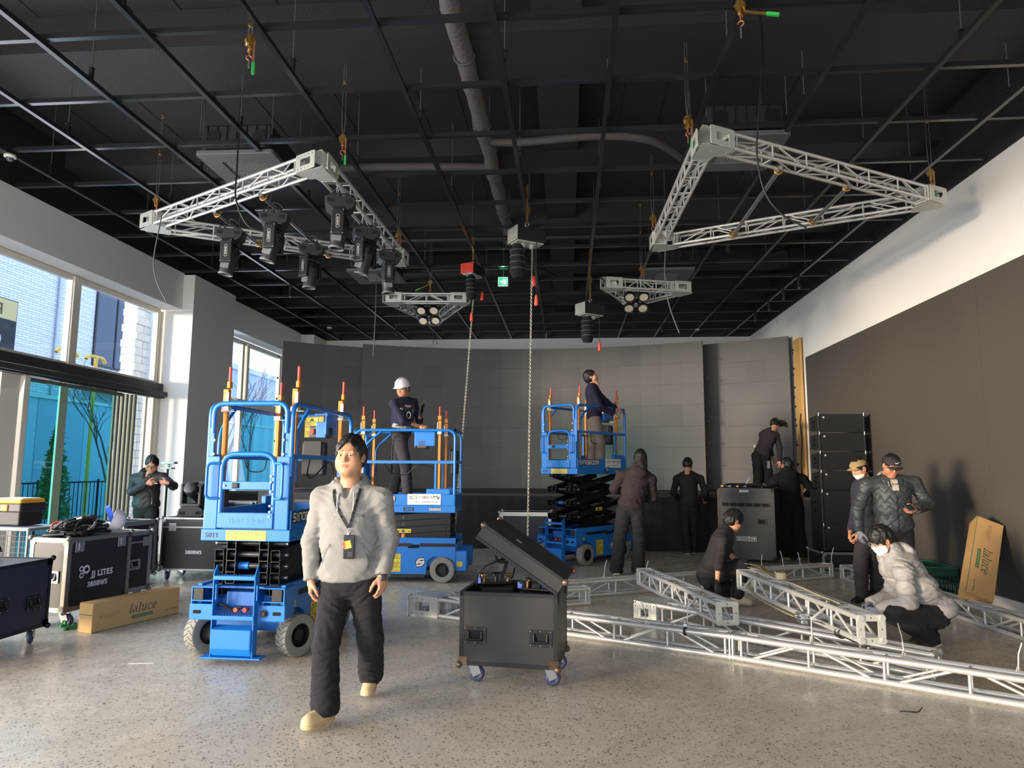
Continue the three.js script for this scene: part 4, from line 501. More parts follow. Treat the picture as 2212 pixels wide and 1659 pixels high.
// case and white-edged table behind the open lid
makeCase('black case with white metal edges behind the open lid, in front of the stage', [-.82, 0, -13.6], 0, .98, .64, .6, { lift: .14, trim: .07, edge: std(0xd2cfc4, .4, .3), plain: true });
// wire cage trolley, tool box, cable bundles, green clips
{ const t = thing('wire_cage', 'grey wire mesh cage trolley under the tool box', 'cage', [-6.05, 0, -7.4], R(-5)); for (const [x, z] of [[-.3, .26], [.3, .26], [-.3, -.26], [.3, -.26]]) tubePart('cage_post', [x, .06, z], [x, .92, z], .014, MC.edge, t); for (const y of [.1, .92]) for (const [a, b] of [[[-.3, y, .26], [.3, y, .26]], [[.3, y, .26], [.3, y, -.26]], [[.3, y, -.26], [-.3, y, -.26]], [[-.3, y, -.26], [-.3, y, .26]]]) tubePart('cage_rail', a, b, .014, MC.edge, t); for (let i = 1; i < 12; i++) { tubePart('wire', [-.3 + i * .05, .1, .26], [-.3 + i * .05, .92, .26], .003, M.cableGrey, t, 1); tubePart('wire', [.3, .1, -.26 + i * .043], [.3, .92, -.26 + i * .043], .003, M.cableGrey, t, 1); } for (let j = 1; j < 14; j++) { tubePart('wire', [-.3, .1 + j * .058, .26], [.3, .1 + j * .058, .26], .003, M.cableGrey, t, 1); tubePart('wire', [.3, .1 + j * .058, .26], [.3, .1 + j * .058, -.26], .003, M.cableGrey, t, 1); } part('cage_shelf', rbox(.6, .012, .52, .004), std(0xd0d4d8, .4, .4), t, [0, .935, 0]); }
{ const t = thing('tool_box', 'black tool box with a yellow lid and latch on the wire cage', 'tool box', [-6.2, .945, -7.42], R(-8)); part('box_body', rbox(.46, .17, .3, .02), M.black, t, [0, .09, 0]); part('box_body', rbox(.5, .1, .33, .02), M.caseB || std(0x242428, .5), t, [0, .2, 0]); part('lid', rbox(.48, .05, .32, .02), std(0xe9a326, .5), t, [0, .27, 0]); part('lid_panel', rbox(.36, .02, .24, .008), std(0xd9d2c4, .5), t, [.04, .295, 0]); part('latch', rbox(.09, .07, .02, .01), std(0xe9a326, .5), t, [.04, .2, .17]); }
function tangle(name, label, pos, n, bx, by, bz, r, mats, s, cat = 'cable') { const t = thing(name, label, cat, pos); seed = s; for (let i = 0; i < n; i++) { const p = [], k = 7 + (i % 4); for (let j = 0; j < k; j++) { const u = rr(-1, 1), v = rr(-1, 1); p.push([u * bx, r + by * Math.max(0, 1 - .6 * (u * u + v * v)) * rnd(), v * bz]); } part('cable', tubeGeo(p, r * rr(.7, 1.2), 50), mats[i % mats.length], t); } return t; }
{ const t = tangle('cable_heap', 'heap of black cables and clamps at the left edge, on the nearest case', [-5.42, .757, -6.05], 14, .16, .42, .2, .012, [M.cable, M.black, M.cable, M.cableGrey], 41); for (let i = 0; i < 5; i++) part('plug', join([place(cyl(.018, .07, 12), 0, 0, 0), place(rbox(.05, .03, .03, .006), 0, .04, 0)]), i % 2 ? M.black : MC.cardLight, t, [rr(-.1, .1), .06 + i * .06, rr(0, .15)], [rr(-1, 1), 0, rr(-1, 1)]); }
{ const t = thing('green_clips', 'small pile of green plastic clips beside the end of the floor carton', 'clip', [-4.98, 0, -6.72]); for (let i = 0; i < 5; i++) part('clip', join([place(rbox(.06, .025, .03, .006), 0, .013, 0), place(rbox(.02, .05, .03, .006), .02, .03, 0)]), std(0x1f7a3a, .5), t, [rr(-.06, .1), (i > 2 ? .03 : 0), rr(-.04, .04)], [0, rr(0, 3), 0]); }
// ---------------------------------------------------------------- things hung from the ceiling
const MH = { body: std(0x2a2b2e, .42), dark: std(0x17181a, .4), light: std(0x6d6f72, .35), lens: new THREE.MeshPhysicalMaterial({ color: 0x0c0e14, roughness: .05, clearcoat: 1 }) };
const namePlate = decalMat(textTex(64, 256, (x, w, h) => { x.fillStyle = '#0d0d0e'; x.beginPath(); x.ellipse(32, 34, 26, 26, 0, 0, 7); x.ellipse(32, 222, 26, 26, 0, 0, 7); x.fill(); x.fillRect(6, 34, 52, 188); x.strokeStyle = '#d4d6d8'; x.lineWidth = 5; x.beginPath(); x.arc(32, 34, 23, Math.PI, 0); x.lineTo(55, 222); x.arc(32, 222, 23, 0, Math.PI); x.lineTo(9, 34); x.stroke(); x.save(); x.translate(32, 128); x.rotate(-Math.PI / 2); x.fillStyle = '#e0e0de'; for (let i = 0; i < 8; i++) x.fillRect(-72 + i * 19, -10 + (i % 3) * 2, 12, 18 - (i % 3) * 4); x.restore(); }), .4);
function movingHead(label, pos, turn, tilt, headTurn, group) {
  const t = thing('moving_head_light', label, 'stage light', pos, turn, group);
  { const sh = poly([[-.17, 0], [-.15, -.09], [-.09, -.13], [.09, -.13], [.15, -.09], [.17, 0], [.15, .02], [-.15, .02]]), g = extrude(sh, .24, .008); g.translate(0, 0, -.12); part('base', boxUV(g), MH.body, t); for (const x of [-.1, .1]) part('vent', box(.07, .045, .006), M.blackMatt, t, [x, -.035, .126]); part('display', rbox(.02, .05, .12, .004), MH.dark, t, [.165, -.03, 0]); }
  part('clamp', join([place(rbox(.2, .02, .05, .006), 0, .03, 0), ...[-1, 1].map((s) => place(new THREE.TorusGeometry(.032, .011, 6, 14), s * .07, .075, 0, 0, Math.PI / 2)), ...[-1, 1].map((s) => place(rbox(.05, .025, .03, .004), s * .07, .04, 0))]), M.black, t);
  part('carry_handle', railGeo([[-.13, .0, .11], [-.1, .04, .13], [.1, .04, .13], [.13, 0, .11]], .01, .03), M.black, t);
  const y = new THREE.Group(); y.name = 'yoke'; y.position.y = -.13; y.rotation.y = headTurn; t.add(y);
  for (const s of [-1, 1]) { part('yoke_arm', rbox(.05, .3, .15, .02), MH.dark, y, [s * .125, -.15, 0]); decal('name_plate', .045, .17, namePlate, y, [s * .1515, -.15, 0], s * Math.PI / 2); for (const [a, b] of [[.06, .0], [-.06, 0], [.06, -.27], [-.06, -.27]]) part('screw', ball(.006, 6), M.steel, y, [s * .151, -.015 + b, a]); }
  part('yoke_bridge', rbox(.28, .06, .16, .02), MH.dark, y, [0, -.005, 0]);
  const h = new THREE.Group(); h.name = 'head'; h.position.y = -.2; h.rotation.x = tilt; y.add(h);
  { const g = new THREE.LatheGeometry([[0, -.14], [.075, -.14], [.092, -.1], [.096, .02], [.09, .09], [.082, .16], [.086, .2], [.086, .225], [.074, .225], [.07, .2]].map((p) => new THREE.Vector2(...p)), 32); g.rotateX(Math.PI); part('housing', g, MH.body, h); part('front_ring', place(new THREE.TorusGeometry(.08, .012, 8, 32), 0, -.222, 0, Math.PI / 2), MH.light, h); part('lens', place(new THREE.CylinderGeometry(.072, .072, .01, 28), 0, -.2, 0), MH.lens, h); for (let i = 0; i < 6; i++) part('cooling_rib', rbox(.16, .006, .02, .002), MH.dark, h, [0, .04 + i * .014, .09]); part('side_cover', rbox(.03, .2, .11, .01), MH.light, h, [-.09, -.06, 0]); }
  part('signal_cable', tubeGeo([[.1, 0, -.13], [.14, .04, -.18], [.05, .1, -.2], [-.08, .06, -.17], [-.12, -.02, -.14]], .007, 30), M.cable, t); part('data_plug', place(cyl(.012, .05, 10), 0, 0, 0, Math.PI / 2), std(0x4a78d8, .4), t, [-.13, -.04, -.13]); part('data_plug', place(cyl(.012, .05, 10), 0, 0, 0, Math.PI / 2), M.green, t, [-.13, -.01, -.13]); part('safety_wire', tubeGeo([[0, .02, 0], [.08, .12, .02], [0, .17, .02], [-.08, .1, .0], [0, .02, 0]], .003, 24), M.steel, t);
  return t;
}
const grpH = undefined;
[[-4.3, -8.26, .18, 'moving head light at the far left of the hanging truss, near its left corner'], [-3.5, -7.75, .3, 'moving head light hanging from the longer pipe, nearer the viewer'], [-3.5, -8.95, .05, 'moving head light hanging from the longer pipe, farther back'], [-2.58, -7.4, .1, 'moving head light nearest the front right corner of the left truss'], [-2.58, -8.42, .25, 'moving head light in the middle of the right side of the left truss'], [-2.54, -9.4, -.05, 'moving head light at the back right corner of the left truss']].forEach(([x, z, ti, lab], i) => movingHead(lab, [x, (i > 2 ? YT - .185 : YT - .21), z], R(14 + i * 2), ti, Math.PI / 2 - R([6, 14, 40, 8, 42, 4][i]), grpH));
{ const t = movingHead('moving head light standing upright on the black case by the left window', [-5.5, .99, -9.88], R(20), 0, 0); t.rotation.z = Math.PI; t.children.find((c) => c.name === 'clamp').visible = true; t.remove(t.children.find((c) => c.name === 'clamp')); t.remove(t.children.find((c) => c.name === 'safety_wire')); const y = t.children.find((c) => c.name === 'yoke'); y.rotation.y = Math.PI * .08; y.children.find((c) => c.name === 'head').rotation.x = R(115); t.position.y = .905; t.scale.set(1.05, 1.05, 1.05); }
// ratchet lever hoists and wire ropes that hold the trusses
function ratchet(label, x, z, top, y, dir = 0, open = false) {
  const t = thing('lever_hoist', label, 'hoist', [x, y, z], dir), L = top - y;
  part('wire_rope', join([-.016, .016].map((d) => tubeGeo([[d * .2, L, 0], [d, L * .55, 0], [d, .3, 0], [d * .3, .2, 0]], .0035, 10, 5))), M.steel, t); part('shackle', join([place(new THREE.TorusGeometry(.02, .006, 6, 14), 0, L - .02, 0), place(rbox(.03, .05, .03, .006), 0, L * .6, 0)]), M.brass, t);
  part('ratchet_body', join([place(cyl(.035, .05, 16), 0, .15, 0, Math.PI / 2), place(rbox(.03, .14, .06, .008), 0, .13, 0), place(cyl(.014, .08, 10), .0, .09, 0, Math.PI / 2), ...[0, 1, 2, 3, 4, 5].map((i) => place(box(.014, .014, .052), .036 * Math.cos(i), .15 + .036 * Math.sin(i), 0, 0, 0, i))]), M.brass, t);
  part('lever', open ? boxBarGeo([0, .12, .03], [-.2, .02, .03], .02, .014) : boxBarGeo([.03, .14, .03], [.03, -.06, .03], .02, .014), open ? M.brass : M.copper, t); part('grip', open ? boxBarGeo([-.19, .025, .03], [-.28, -.02, .03], .026, .022) : boxBarGeo([.03, -.05, .03], [.03, -.15, .03], .026, .022), M.green, t);
  part('hook', join([place(new THREE.TorusGeometry(.022, .007, 6, 14, 4.6), 0, .0, 0), barGeo([0, .02, 0], [0, .07, 0], .007)]), M.copper, t); part('load_strap', barGeo([0, -.02, 0], [0, open ? -.02 - .1 : -.09, 0], .007), M.steel, t); return t;
}
const TT = YT + .16;
[['lever hoist over the front corner of the left truss', -2.4, -6.9, 6.3, TT, .3], ['lever hoist over the left corner of the left truss', -5.42, -8.4, 6.3, TT, 0], ['lever hoist over the back right corner of the left truss', -2.55, -9.95, 6.3, TT, .5], ['lever hoist over the front corner of the right truss', 1.22, -6.75, 6.3, TT, .4], ['lever hoist over the wall-side corner of the right truss', 4.3, -8.22, 6.3, TT, -.4], ['lever hoist over the back left corner of the right truss', 1.2, -9.5, 6.3, TT, .2], ['lever hoist over the small left truss, its lever sticking out', -2.6, -12.68, 6.3, TT, .1, true], ['lever hoist over the small right truss', 1.3, -12.0, 6.3, TT, .1]].forEach((a) => ratchet(...a));
ratchet('lever hoist hanging loose from a rail at the top left, green grip down', -2.66, -5.25, 5.34, 5.02, .6); ratchet('lever hoist at the upper edge of the picture, right of centre, lever swung out', 1.36, -5.15, 5.34, 5.06, 2.6, true);
// chain hoists
const linkGeo = (() => { const a = new THREE.TorusGeometry(.011, .0042, 5, 10); a.scale(1, 1.6, 1); return a; })();
function chainGeo(p, q) { p = vec(p); q = vec(q); const L = p.distanceTo(q), n = Math.round(L / .027), d = q.clone().sub(p).normalize(), rot = new THREE.Quaternion().setFromUnitVectors(UP, d), list = []; for (let i = 0; i < n; i++) { const g = linkGeo.clone(); g.applyMatrix4(new THREE.Matrix4().compose(p.clone().lerp(q, (i + .5) / n), rot.clone().multiply(new THREE.Quaternion().setFromAxisAngle(UP, i % 2 ? Math.PI / 2 : 0)), V(1, 1, 1))); list.push(g); } return mergeGeometries(list); }
function chainHoist(label, pos, turn, s, frontMat, chainTo, bag, strap) {
  const t = thing('chain_hoist', label, 'hoist', pos, turn); part('motor_body', rbox(.4 * s, .17 * s, .24 * s, .02), M.black, t); part('end_cover', rbox(.02, .18 * s, .25 * s, .012), frontMat, t, [-.2 * s, 0, 0]); part('end_ribs', join(Array.from({ length: 5 }, (_, i) => place(box(.01, .012, .2 * s), -.212 * s, -.06 * s + i * .03 * s, 0))), frontMat, t); part('underside', rbox(.36 * s, .02, .2 * s, .006), M.castAlu, t, [0, -.09 * s, 0]);
  part('top_hook', join([place(new THREE.TorusGeometry(.03, .01, 6, 14, 4.8), 0, .15 * s, 0), barGeo([0, .08 * s, 0], [0, .13 * s, 0], .014)]), M.steel, t); part('suspension', join([boxBarGeo([0, .17 * s, 0], [0, strap, 0], .03, .012), place(rbox(.04, .1, .03, .006), .02, strap * .5, 0)]), M.brass, t); part('chain_guide', join([place(rbox(.05, .06, .05, .01), -.06 * s, -.12 * s, 0), place(rbox(.05, .06, .05, .01), .06 * s, -.12 * s, 0)]), M.castAlu, t);
  if (chainTo) { const to = vec(chainTo).sub(t.position).applyAxisAngle(UP, -turn), c = part('load_chain', chainGeo([.07 * s, -.12 * s, 0], to), M.chain, t); c.userData.kind = 'stuff'; }
  { const prof = [[.06, 0], [.085, -.06], [.09, -.2], [.098, -.34], [.08, -.4], [.02, -.41]].map(([a, b]) => new THREE.Vector2(a * s, b * s)).reverse(), g = new THREE.LatheGeometry(prof, 24), p = g.attributes.position; for (let i = 0; i < p.count; i++) { const n = 1 + .09 * noise3(p.getX(i) * 14, p.getY(i) * 14, p.getZ(i) * 14); p.setX(i, p.getX(i) * n); p.setZ(i, p.getZ(i) * n * .85); } g.computeVertexNormals(); part('chain_bag', g, M.blackMatt, t, [bag[0] * s, -.12 * s, bag[1] * s]); for (let i = 0; i < 4; i++) part('bag_band', place(new THREE.TorusGeometry(.092 * s, .006, 5, 24), bag[0] * s, -.2 * s - i * .075 * s, bag[1] * s, Math.PI / 2), M.cableGrey, t); }
  return t;
}
const silver = std(0xb5b4ac, .45, .5);
chainHoist('chain hoist at the centre, silver end cover, chain hanging straight down', [-.55, 4.77, -9.2], R(32), 1.12, silver, [-.54, .3, -9.25], [-.13, 0], .75);
chainHoist('chain hoist with a red end plate, its chain slanting to the lower left', [-1.62, 4.98, -11.5], R(68), 1.0, M.safetyRed, [-1.86, .45, -11.4], [-.12, .04], .6);
chainHoist('chain hoist on the right, black chain bag hanging under it, no chain down', [.4, 4.38, -12], R(36), 1.12, silver, null, [-.08, .02], 1.1);
function pendant(label, x, y0, y1, z) { const t = thing('pull_handle', label, 'handle', [x, y1, z]); part('cord', barGeo([0, .05, 0], [0, y0 - y1, 0], .005), M.cable, t); part('grip', new THREE.LatheGeometry([[.0, -.07], [.026, -.07], [.028, -.03], [.02, .06], [.014, .075], [0, .075]].map((p) => new THREE.Vector2(...p)), 16), M.safetyRed, t); }
pendant('red pull handle right of the hoist with the red plate', -1.45, 4.95, 4.52, -11.45); pendant('lowest red pull handle, beside the slanting chain', -1.62, 4.9, 4.15, -11.4); pendant('upper red pull handle right of the centre chain', -.46, 4.75, 4.17, -9.3); pendant('lower red pull handle right of the centre chain', -.42, 4.75, 3.86, -9.15); pendant('red pull handle below the hoist on the right', .55, 4.3, 3.7, -11.9);
// four-lamp clusters under the small triangles
const lampGlass = std(0xd8d2c0, .2), lampChip = std(0xe6c66a, .5);
function lampCluster(label, pts, y, tilt) { const cx = (pts[0][0] + pts[1][0] + pts[2][0] + pts[3][0]) / 4, cz = (pts[0][1] + pts[1][1] + pts[2][1] + pts[3][1]) / 4, t = thing('lamp_cluster', label, 'lamp', [cx, y, cz]); t.rotation.x = tilt; for (const [i, j] of [[-1, 1], [1, 1], [-1, -1], [1, -1]]) { const g = new THREE.Group(); g.name = 'lamp'; g.position.set(i * .125, j * .125, 0); t.add(g); part('housing', place(new THREE.LatheGeometry([[0, -.08], [.07, -.08], [.1, -.03], [.105, .03], [.095, .035], [.08, .01], [0, .005]].map((p) => new THREE.Vector2(...p)), 28), 0, 0, 0, Math.PI / 2), M.black, g); part('glass', place(new THREE.CylinderGeometry(.078, .078, .006, 24), 0, 0, .012, Math.PI / 2), lampGlass, g); part('led_chip', rbox(.034, .034, .006, .002), lampChip, g, [0, 0, .017]); } part('bracket', join([boxBarGeo([-.1, -.1, -.05], [.1, .1, -.05], .03, .03), boxBarGeo([.1, -.1, -.05], [-.1, .1, -.05], .03, .03), barGeo([0, .1, -.05], [0, .22, -.12], .012)]), M.black, t); for (const s of [-.03, .04]) part('cable', tubeGeo([[s, -.05, -.04], [s * 1.6, -.3, -.06], [s * .6, -.6, -.1], [s * 1.2, -.85, -.13]], .005, 24), M.cable, t); }
lampCluster('cluster of four round lamps under the small left truss triangle', [[-2.75, -13], [-2.6, -13.0], [-2.85, -13.3], [-2.7, -13.3]], 4.58, R(50)); lampCluster('cluster of four round lamps under the small right truss triangle', [[1.18, -12.3], [1.3, -12.3], [1.18, -12.5], [1.3, -12.5]], 4.6, R(50));
// loose cables
const hung = (pts, r, mat, label) => single('hanging_cable', tubeGeo(pts, r, 60, 6), mat, label, 'cable');
hung([[1.83, 6.1, -6.3], [1.85, 5.6, -6.28], [1.79, 4.95, -6.26], [1.76, 4.5, -6.28], [1.83, 4.13, -6.3], [1.97, 3.93, -6.3], [2.18, 3.8, -6.3]], .009, M.cable, 'long black cable hanging in front of the right truss'); hung([[-3.72, 5.9, -7.2], [-3.71, 4.95, -7.18], [-3.68, 4.55, -7.15], [-3.54, 4.27, -7.2], [-3.4, 4.23, -7.25]], .011, M.cable, 'black cable hanging down across the left truss'); hung([[-5.05, 4.72, -7.95], [-5.08, 4.1, -7.9], [-5.02, 3.85, -7.9], [-4.88, 3.6, -7.9]], .008, M.cableGrey, 'thin grey cable hanging from the left corner of the left truss'); hung([[-3.74, 5.4, -13], [-3.745, 4.4, -13], [-3.76, 3.75, -13]], .01, M.cableGrey, 'thin cable hanging straight down with a small plug, left of the small left truss'); hung([[1.4, 4.74, -9.75], [1.38, 4.3, -9.7], [1.43, 3.9, -9.7], [1.56, 3.5, -9.7]], .008, M.cableGrey, 'thin cable dangling from the back left corner of the right truss');
// cassette air conditioners, duct, pipes
function cassette(label, x, z, turn, s = 1) { const t = thing('ceiling_cassette', label, 'air conditioner', [x, 5.34, z], turn); t.scale.setScalar(s); part('fascia', (() => { const q = roundRect(.95, .95, .05); holeRect(q, .5, .5, .02, 0, 0); const g = extrude(q, .04, .008); g.rotateX(Math.PI / 2); return g; })(), std(0x5b5c5e, .5), t, [0, .0, 0]); part('grille', box(.5, .012, .5), M.blackMatt, t, [0, -.01, 0]); for (let i = 0; i < 15; i++) for (const r of [0, 1]) part('grille_bar', box(r ? .5 : .008, .012, r ? .008 : .5), std(0x8a8a88, .5), t, r ? [0, -.022, -.24 + i * .034] : [-.24 + i * .034, -.024, 0]); for (const [a, b, r] of [[0, .37, 0], [0, -.37, 0], [.37, 0, 1], [-.37, 0, 1]]) part('louvre', rbox(.6, .01, .06, .004), std(0x707274, .45), t, [a, -.042, b], [0, r * Math.PI / 2, 0]); part('casing', rbox(.84, .3, .84, .03), M.ceilBlack, t, [0, .2, 0]); for (let i = 0; i < 7; i++) part('casing_rib', rbox(.014, .26, .02, .004), M.rail, t, [-.36 + i * .12, .2, .425]); for (const k of [-1, 1]) part('casing_disc', place(cyl(.08, .012, 22), 0, 0, 0, Math.PI / 2), M.rail, t, [k * .28, .2, .43]); for (const a of [-1, 1]) for (const b of [-1, 1]) tubePart('hanger_rod', [a * .44, .2, b * .44], [a * .44, 1.0 / s, b * .44], .006, M.cableGrey, t, 1); }
cassette('ceiling air conditioner above the left truss', -3.95, -8.0, .02); cassette('ceiling air conditioner above the front corner of the right truss', 2.0, -7.95, .02); cassette('ceiling air conditioner behind the small left truss', -3.7, -12.9, 0); cassette('ceiling air conditioner behind the small right truss', 1.9, -13.2, 0);
{ const t = thing('duct', 'wrapped grey duct running along the ceiling towards the back', 'duct', [-1.08, 5.95, -3]); const wrap = std(0x6a6768, .6, 0, { bumpMap: bumpCoarse, bumpScale: .012 }), p = []; for (let i = 0; i <= 60; i++) p.push(V(.03 * noise3(i * .2, 1, 0), .02 * noise3(i * .2, 2, 0), -i * .2)); part('duct_body', polyTube(p, (u) => .1 + .012 * noise3(u * 40, 0, 3), 14), wrap, t); for (let i = 0; i < 8; i++) { part('duct_band', place(new THREE.TorusGeometry(.108, .016, 6, 20), 0, 0, -.8 - i * 1.5), std(0x4d4b4d, .6), t); tubePart('duct_hanger', [.1, 0, -.8 - i * 1.5], [.1, .4, -.8 - i * 1.5], .006, M.cableGrey, t, 1); } const w2 = std(0x565455, .6, 0, { bumpMap: bumpCoarse, bumpScale: .01 }); part('branch_duct', tubeGeo([[.02, -.02, -5.7], [.4, -.04, -5.72], [1.6, 0, -5.7], [2.2, -.05, -5.78], [2.7, -.14, -6.2]], .055, 60, 10), w2, t); part('branch_duct', tubeGeo([[-.05, -.02, -6.5], [-.5, -.02, -6.45], [-1.6, .0, -6.42], [-2.4, 0, -6.4]], .06, 50, 10), w2, t); }
function pipe(label, pts, r) { const t = thing('ceiling_pipe', label, 'pipe', pts[0]); part('pipe', railGeo(pts.map((p) => [p[0] - pts[0][0], p[1] - pts[0][1], p[2] - pts[0][2]]), r, .25), std(0x3a393a, .5, .2), t); for (const k of [.15, .5, .85]) { const x = (pts[pts.length - 1][0] - pts[0][0]) * k; part('pipe_clip', box(.03, .4, .03), M.rail, t, [x, .2, 0]); } }
pipe('dark pipe crossing the ceiling behind the centre hoist', [[-4.9, 5.6, -12.1], [-4.9, 5.75, -12.1], [2.2, 5.75, -12.1], [2.9, 5.75, -12.4], [2.9, 5.5, -12.4]], .05); pipe('thinner dark pipe farther back, left of centre', [[-4.4, 5.62, -13.6], [-.6, 5.62, -13.6], [-.2, 5.5, -13.9]], .045);
// exit sign, spotlights on the rails, cameras and detectors
{ const t = thing('exit_sign', 'small green and white running-man exit sign under the ceiling', 'sign', [-1.24, 5.19, -13]); part('sign_case', rbox(.2, .19, .05, .012), std(0xe8efe9, .5), t); const tex = canvasTex(128, 128, (x, w, h) => { x.fillStyle = '#1f9a68'; x.fillRect(0, 0, w, h); x.fillStyle = '#f2fff8'; x.fillRect(66, 22, 46, 84); x.fillStyle = '#1f9a68'; x.beginPath(); x.arc(92, 40, 7, 0, 7); x.fill(); x.lineWidth = 8; x.strokeStyle = '#1f9a68'; x.beginPath(); x.moveTo(88, 50); x.lineTo(84, 72); x.lineTo(100, 98); x.moveTo(84, 72); x.lineTo(70, 94); x.moveTo(74, 54); x.lineTo(104, 62); x.stroke(); x.fillStyle = '#f2fff8'; x.beginPath(); x.moveTo(14, 64); x.lineTo(38, 44); x.lineTo(38, 84); x.fill(); x.fillRect(36, 58, 22, 12); }); part('sign_face', new THREE.PlaneGeometry(.16, .15), new THREE.MeshStandardMaterial({ map: tex, roughness: .4, emissive: 0xffffff, emissiveMap: tex, emissiveIntensity: .35 }), t, [0, 0, .0265]); part('canopy', cyl(.09, .014, 20), std(0x2f9a6c, .5), t, [.01, .27, 0]); tubePart('stem', [.01, .09, 0], [.01, 1.2, 0], .008, M.cableGrey, t); const l = new THREE.PointLight(0xbfffe0, .06); l.position.set(0, 0, .09); l.castShadow = true; t.add(l); }
function trackSpot(label, x, z, lit) { const t = thing('track_spotlight', label, 'spotlight', [x, 5.3, z]); part('mount', rbox(.05, .05, .05, .006), M.black, t, [0, 0, 0]); const b = part('barrel', join([place(cyl(.034, .17, 20), 0, -.13, 0), place(new THREE.TorusGeometry(.03, .005, 6, 20), 0, -.215, 0, Math.PI / 2)]), M.black, t); part('lens', cyl(.026, .006, 16), lit ? std(0xffe9c0, .3) : std(0xa9a69a, .3), b, [0, -.216, 0]); }
[[-5.69, -13.5, 'single black spotlight on the rail near the column', 1], [4.44, -13.4, 'first black spotlight on the rail along the right wall, nearest the viewer'], [4.42, -14.3, 'second black spotlight along the right wall'], [4.41, -15.3, 'third black spotlight along the right wall'], [4.43, -16.5, 'fourth black spotlight along the right wall, farthest from the viewer'], [-4.5, -17.6, 'black spotlight on a rail at the back, above the left screen section'], [-.6, -17.8, 'black spotlight on a rail at the back, right of the red-plate hoist chain'], [2.4, -17.6, 'black spotlight on a rail at the back, above the right end of the main screen']].forEach(([x, z, l, lit]) => trackSpot(l, x, z, lit));
function dome(label, x, z) { const t = thing('dome_camera', label, 'camera', [x, 5.31, z]); part('housing', new THREE.LatheGeometry([[0, 0], [.065, 0], [.065, -.03], [.052, -.04], [0, -.04]].map((p) => new THREE.Vector2(...p)).reverse(), 24), std(0xd6d6d2, .5), t); part('bubble', place(new THREE.SphereGeometry(.045, 18, 10, 0, 6.3, Math.PI / 2, Math.PI / 2), 0, -.038, 0), new THREE.MeshPhysicalMaterial({ color: 0x4a4a50, roughness: .08 }), t); }
dome('white dome camera on the rail at the left edge', -6.66, -7.4); dome('white dome camera at the back left of the ceiling', -6.3, -17.6); dome('white dome camera at the back right of the ceiling', 3.44, -18.4);
{ const t = thing('ceiling_speaker', 'black box loudspeaker under the ceiling near the right wall', 'speaker', [3.98, 5.62, -13.1], R(-30)); part('cabinet', rbox(.42, .24, .26, .03), M.black, t, [0, 0, 0], [.4, 0, 0]); part('grille', rbox(.38, .2, .02, .008), cloth, t, [0, -.05, .12], [.4, 0, 0]); part('bracket', join([barGeo([-.1, .1, 0], [-.1, .5, 0], .01), barGeo([.1, .1, 0], [.1, .5, 0], .01)]), M.darkSteel, t); }
// cable ties standing up from the floor trusses
seed = 77; [[-.35, .24, -7.0, 'cable tie end on the front truss, close behind the open case'], [.7, .24, -6.55, 'white cable tie end on the front truss, left of the half coupler'], [1.05, .24, -6.5, 'white cable tie end standing beside the half coupler'], [1.98, .24, -6.05, 'white cable tie end on the nearest truss, just right of the bolted joint'], [2.55, .24, -5.72, 'white cable tie end on the nearest truss below the strapped truss end'], [3.15, .24, -5.35, 'white cable tie end on the nearest truss, farthest right'], [.45, .24, -9.2, 'white cable tie end on the back truss behind the open case lid'], [1.02, .24, -9.5, 'white cable tie end on the back truss at the feet of the long-haired person'], [3.1, .24, -10.55, 'white cable tie end on the back truss in front of the rack corner'], [3.4, .24, -10.75, 'white cable tie end on the back truss left of the speaker case'], [3.95, .24, -11.05, 'white cable tie end at the far right corner of the back truss'], [2.75, .24, -10.4, 'white cable tie end on the back truss in front of the equipment rack']].forEach(([x, y, z, lab], i) => { const l = i % 2 ? .16 : .2, dx = rr(-.05, .05); single('cable_tie', join([polyTube([V(0, -.03, 0), V(dx * .3, l * .5, .0), V(dx, l, .01)], .005, 5), place(new THREE.TorusGeometry(.026, .003, 5, 14), 0, -.03, 0, 0, .6)]), std(0xd6d4ce, .5), lab, 'cable tie', [x, y, z], undefined, 'cable ties on the floor trusses'); });
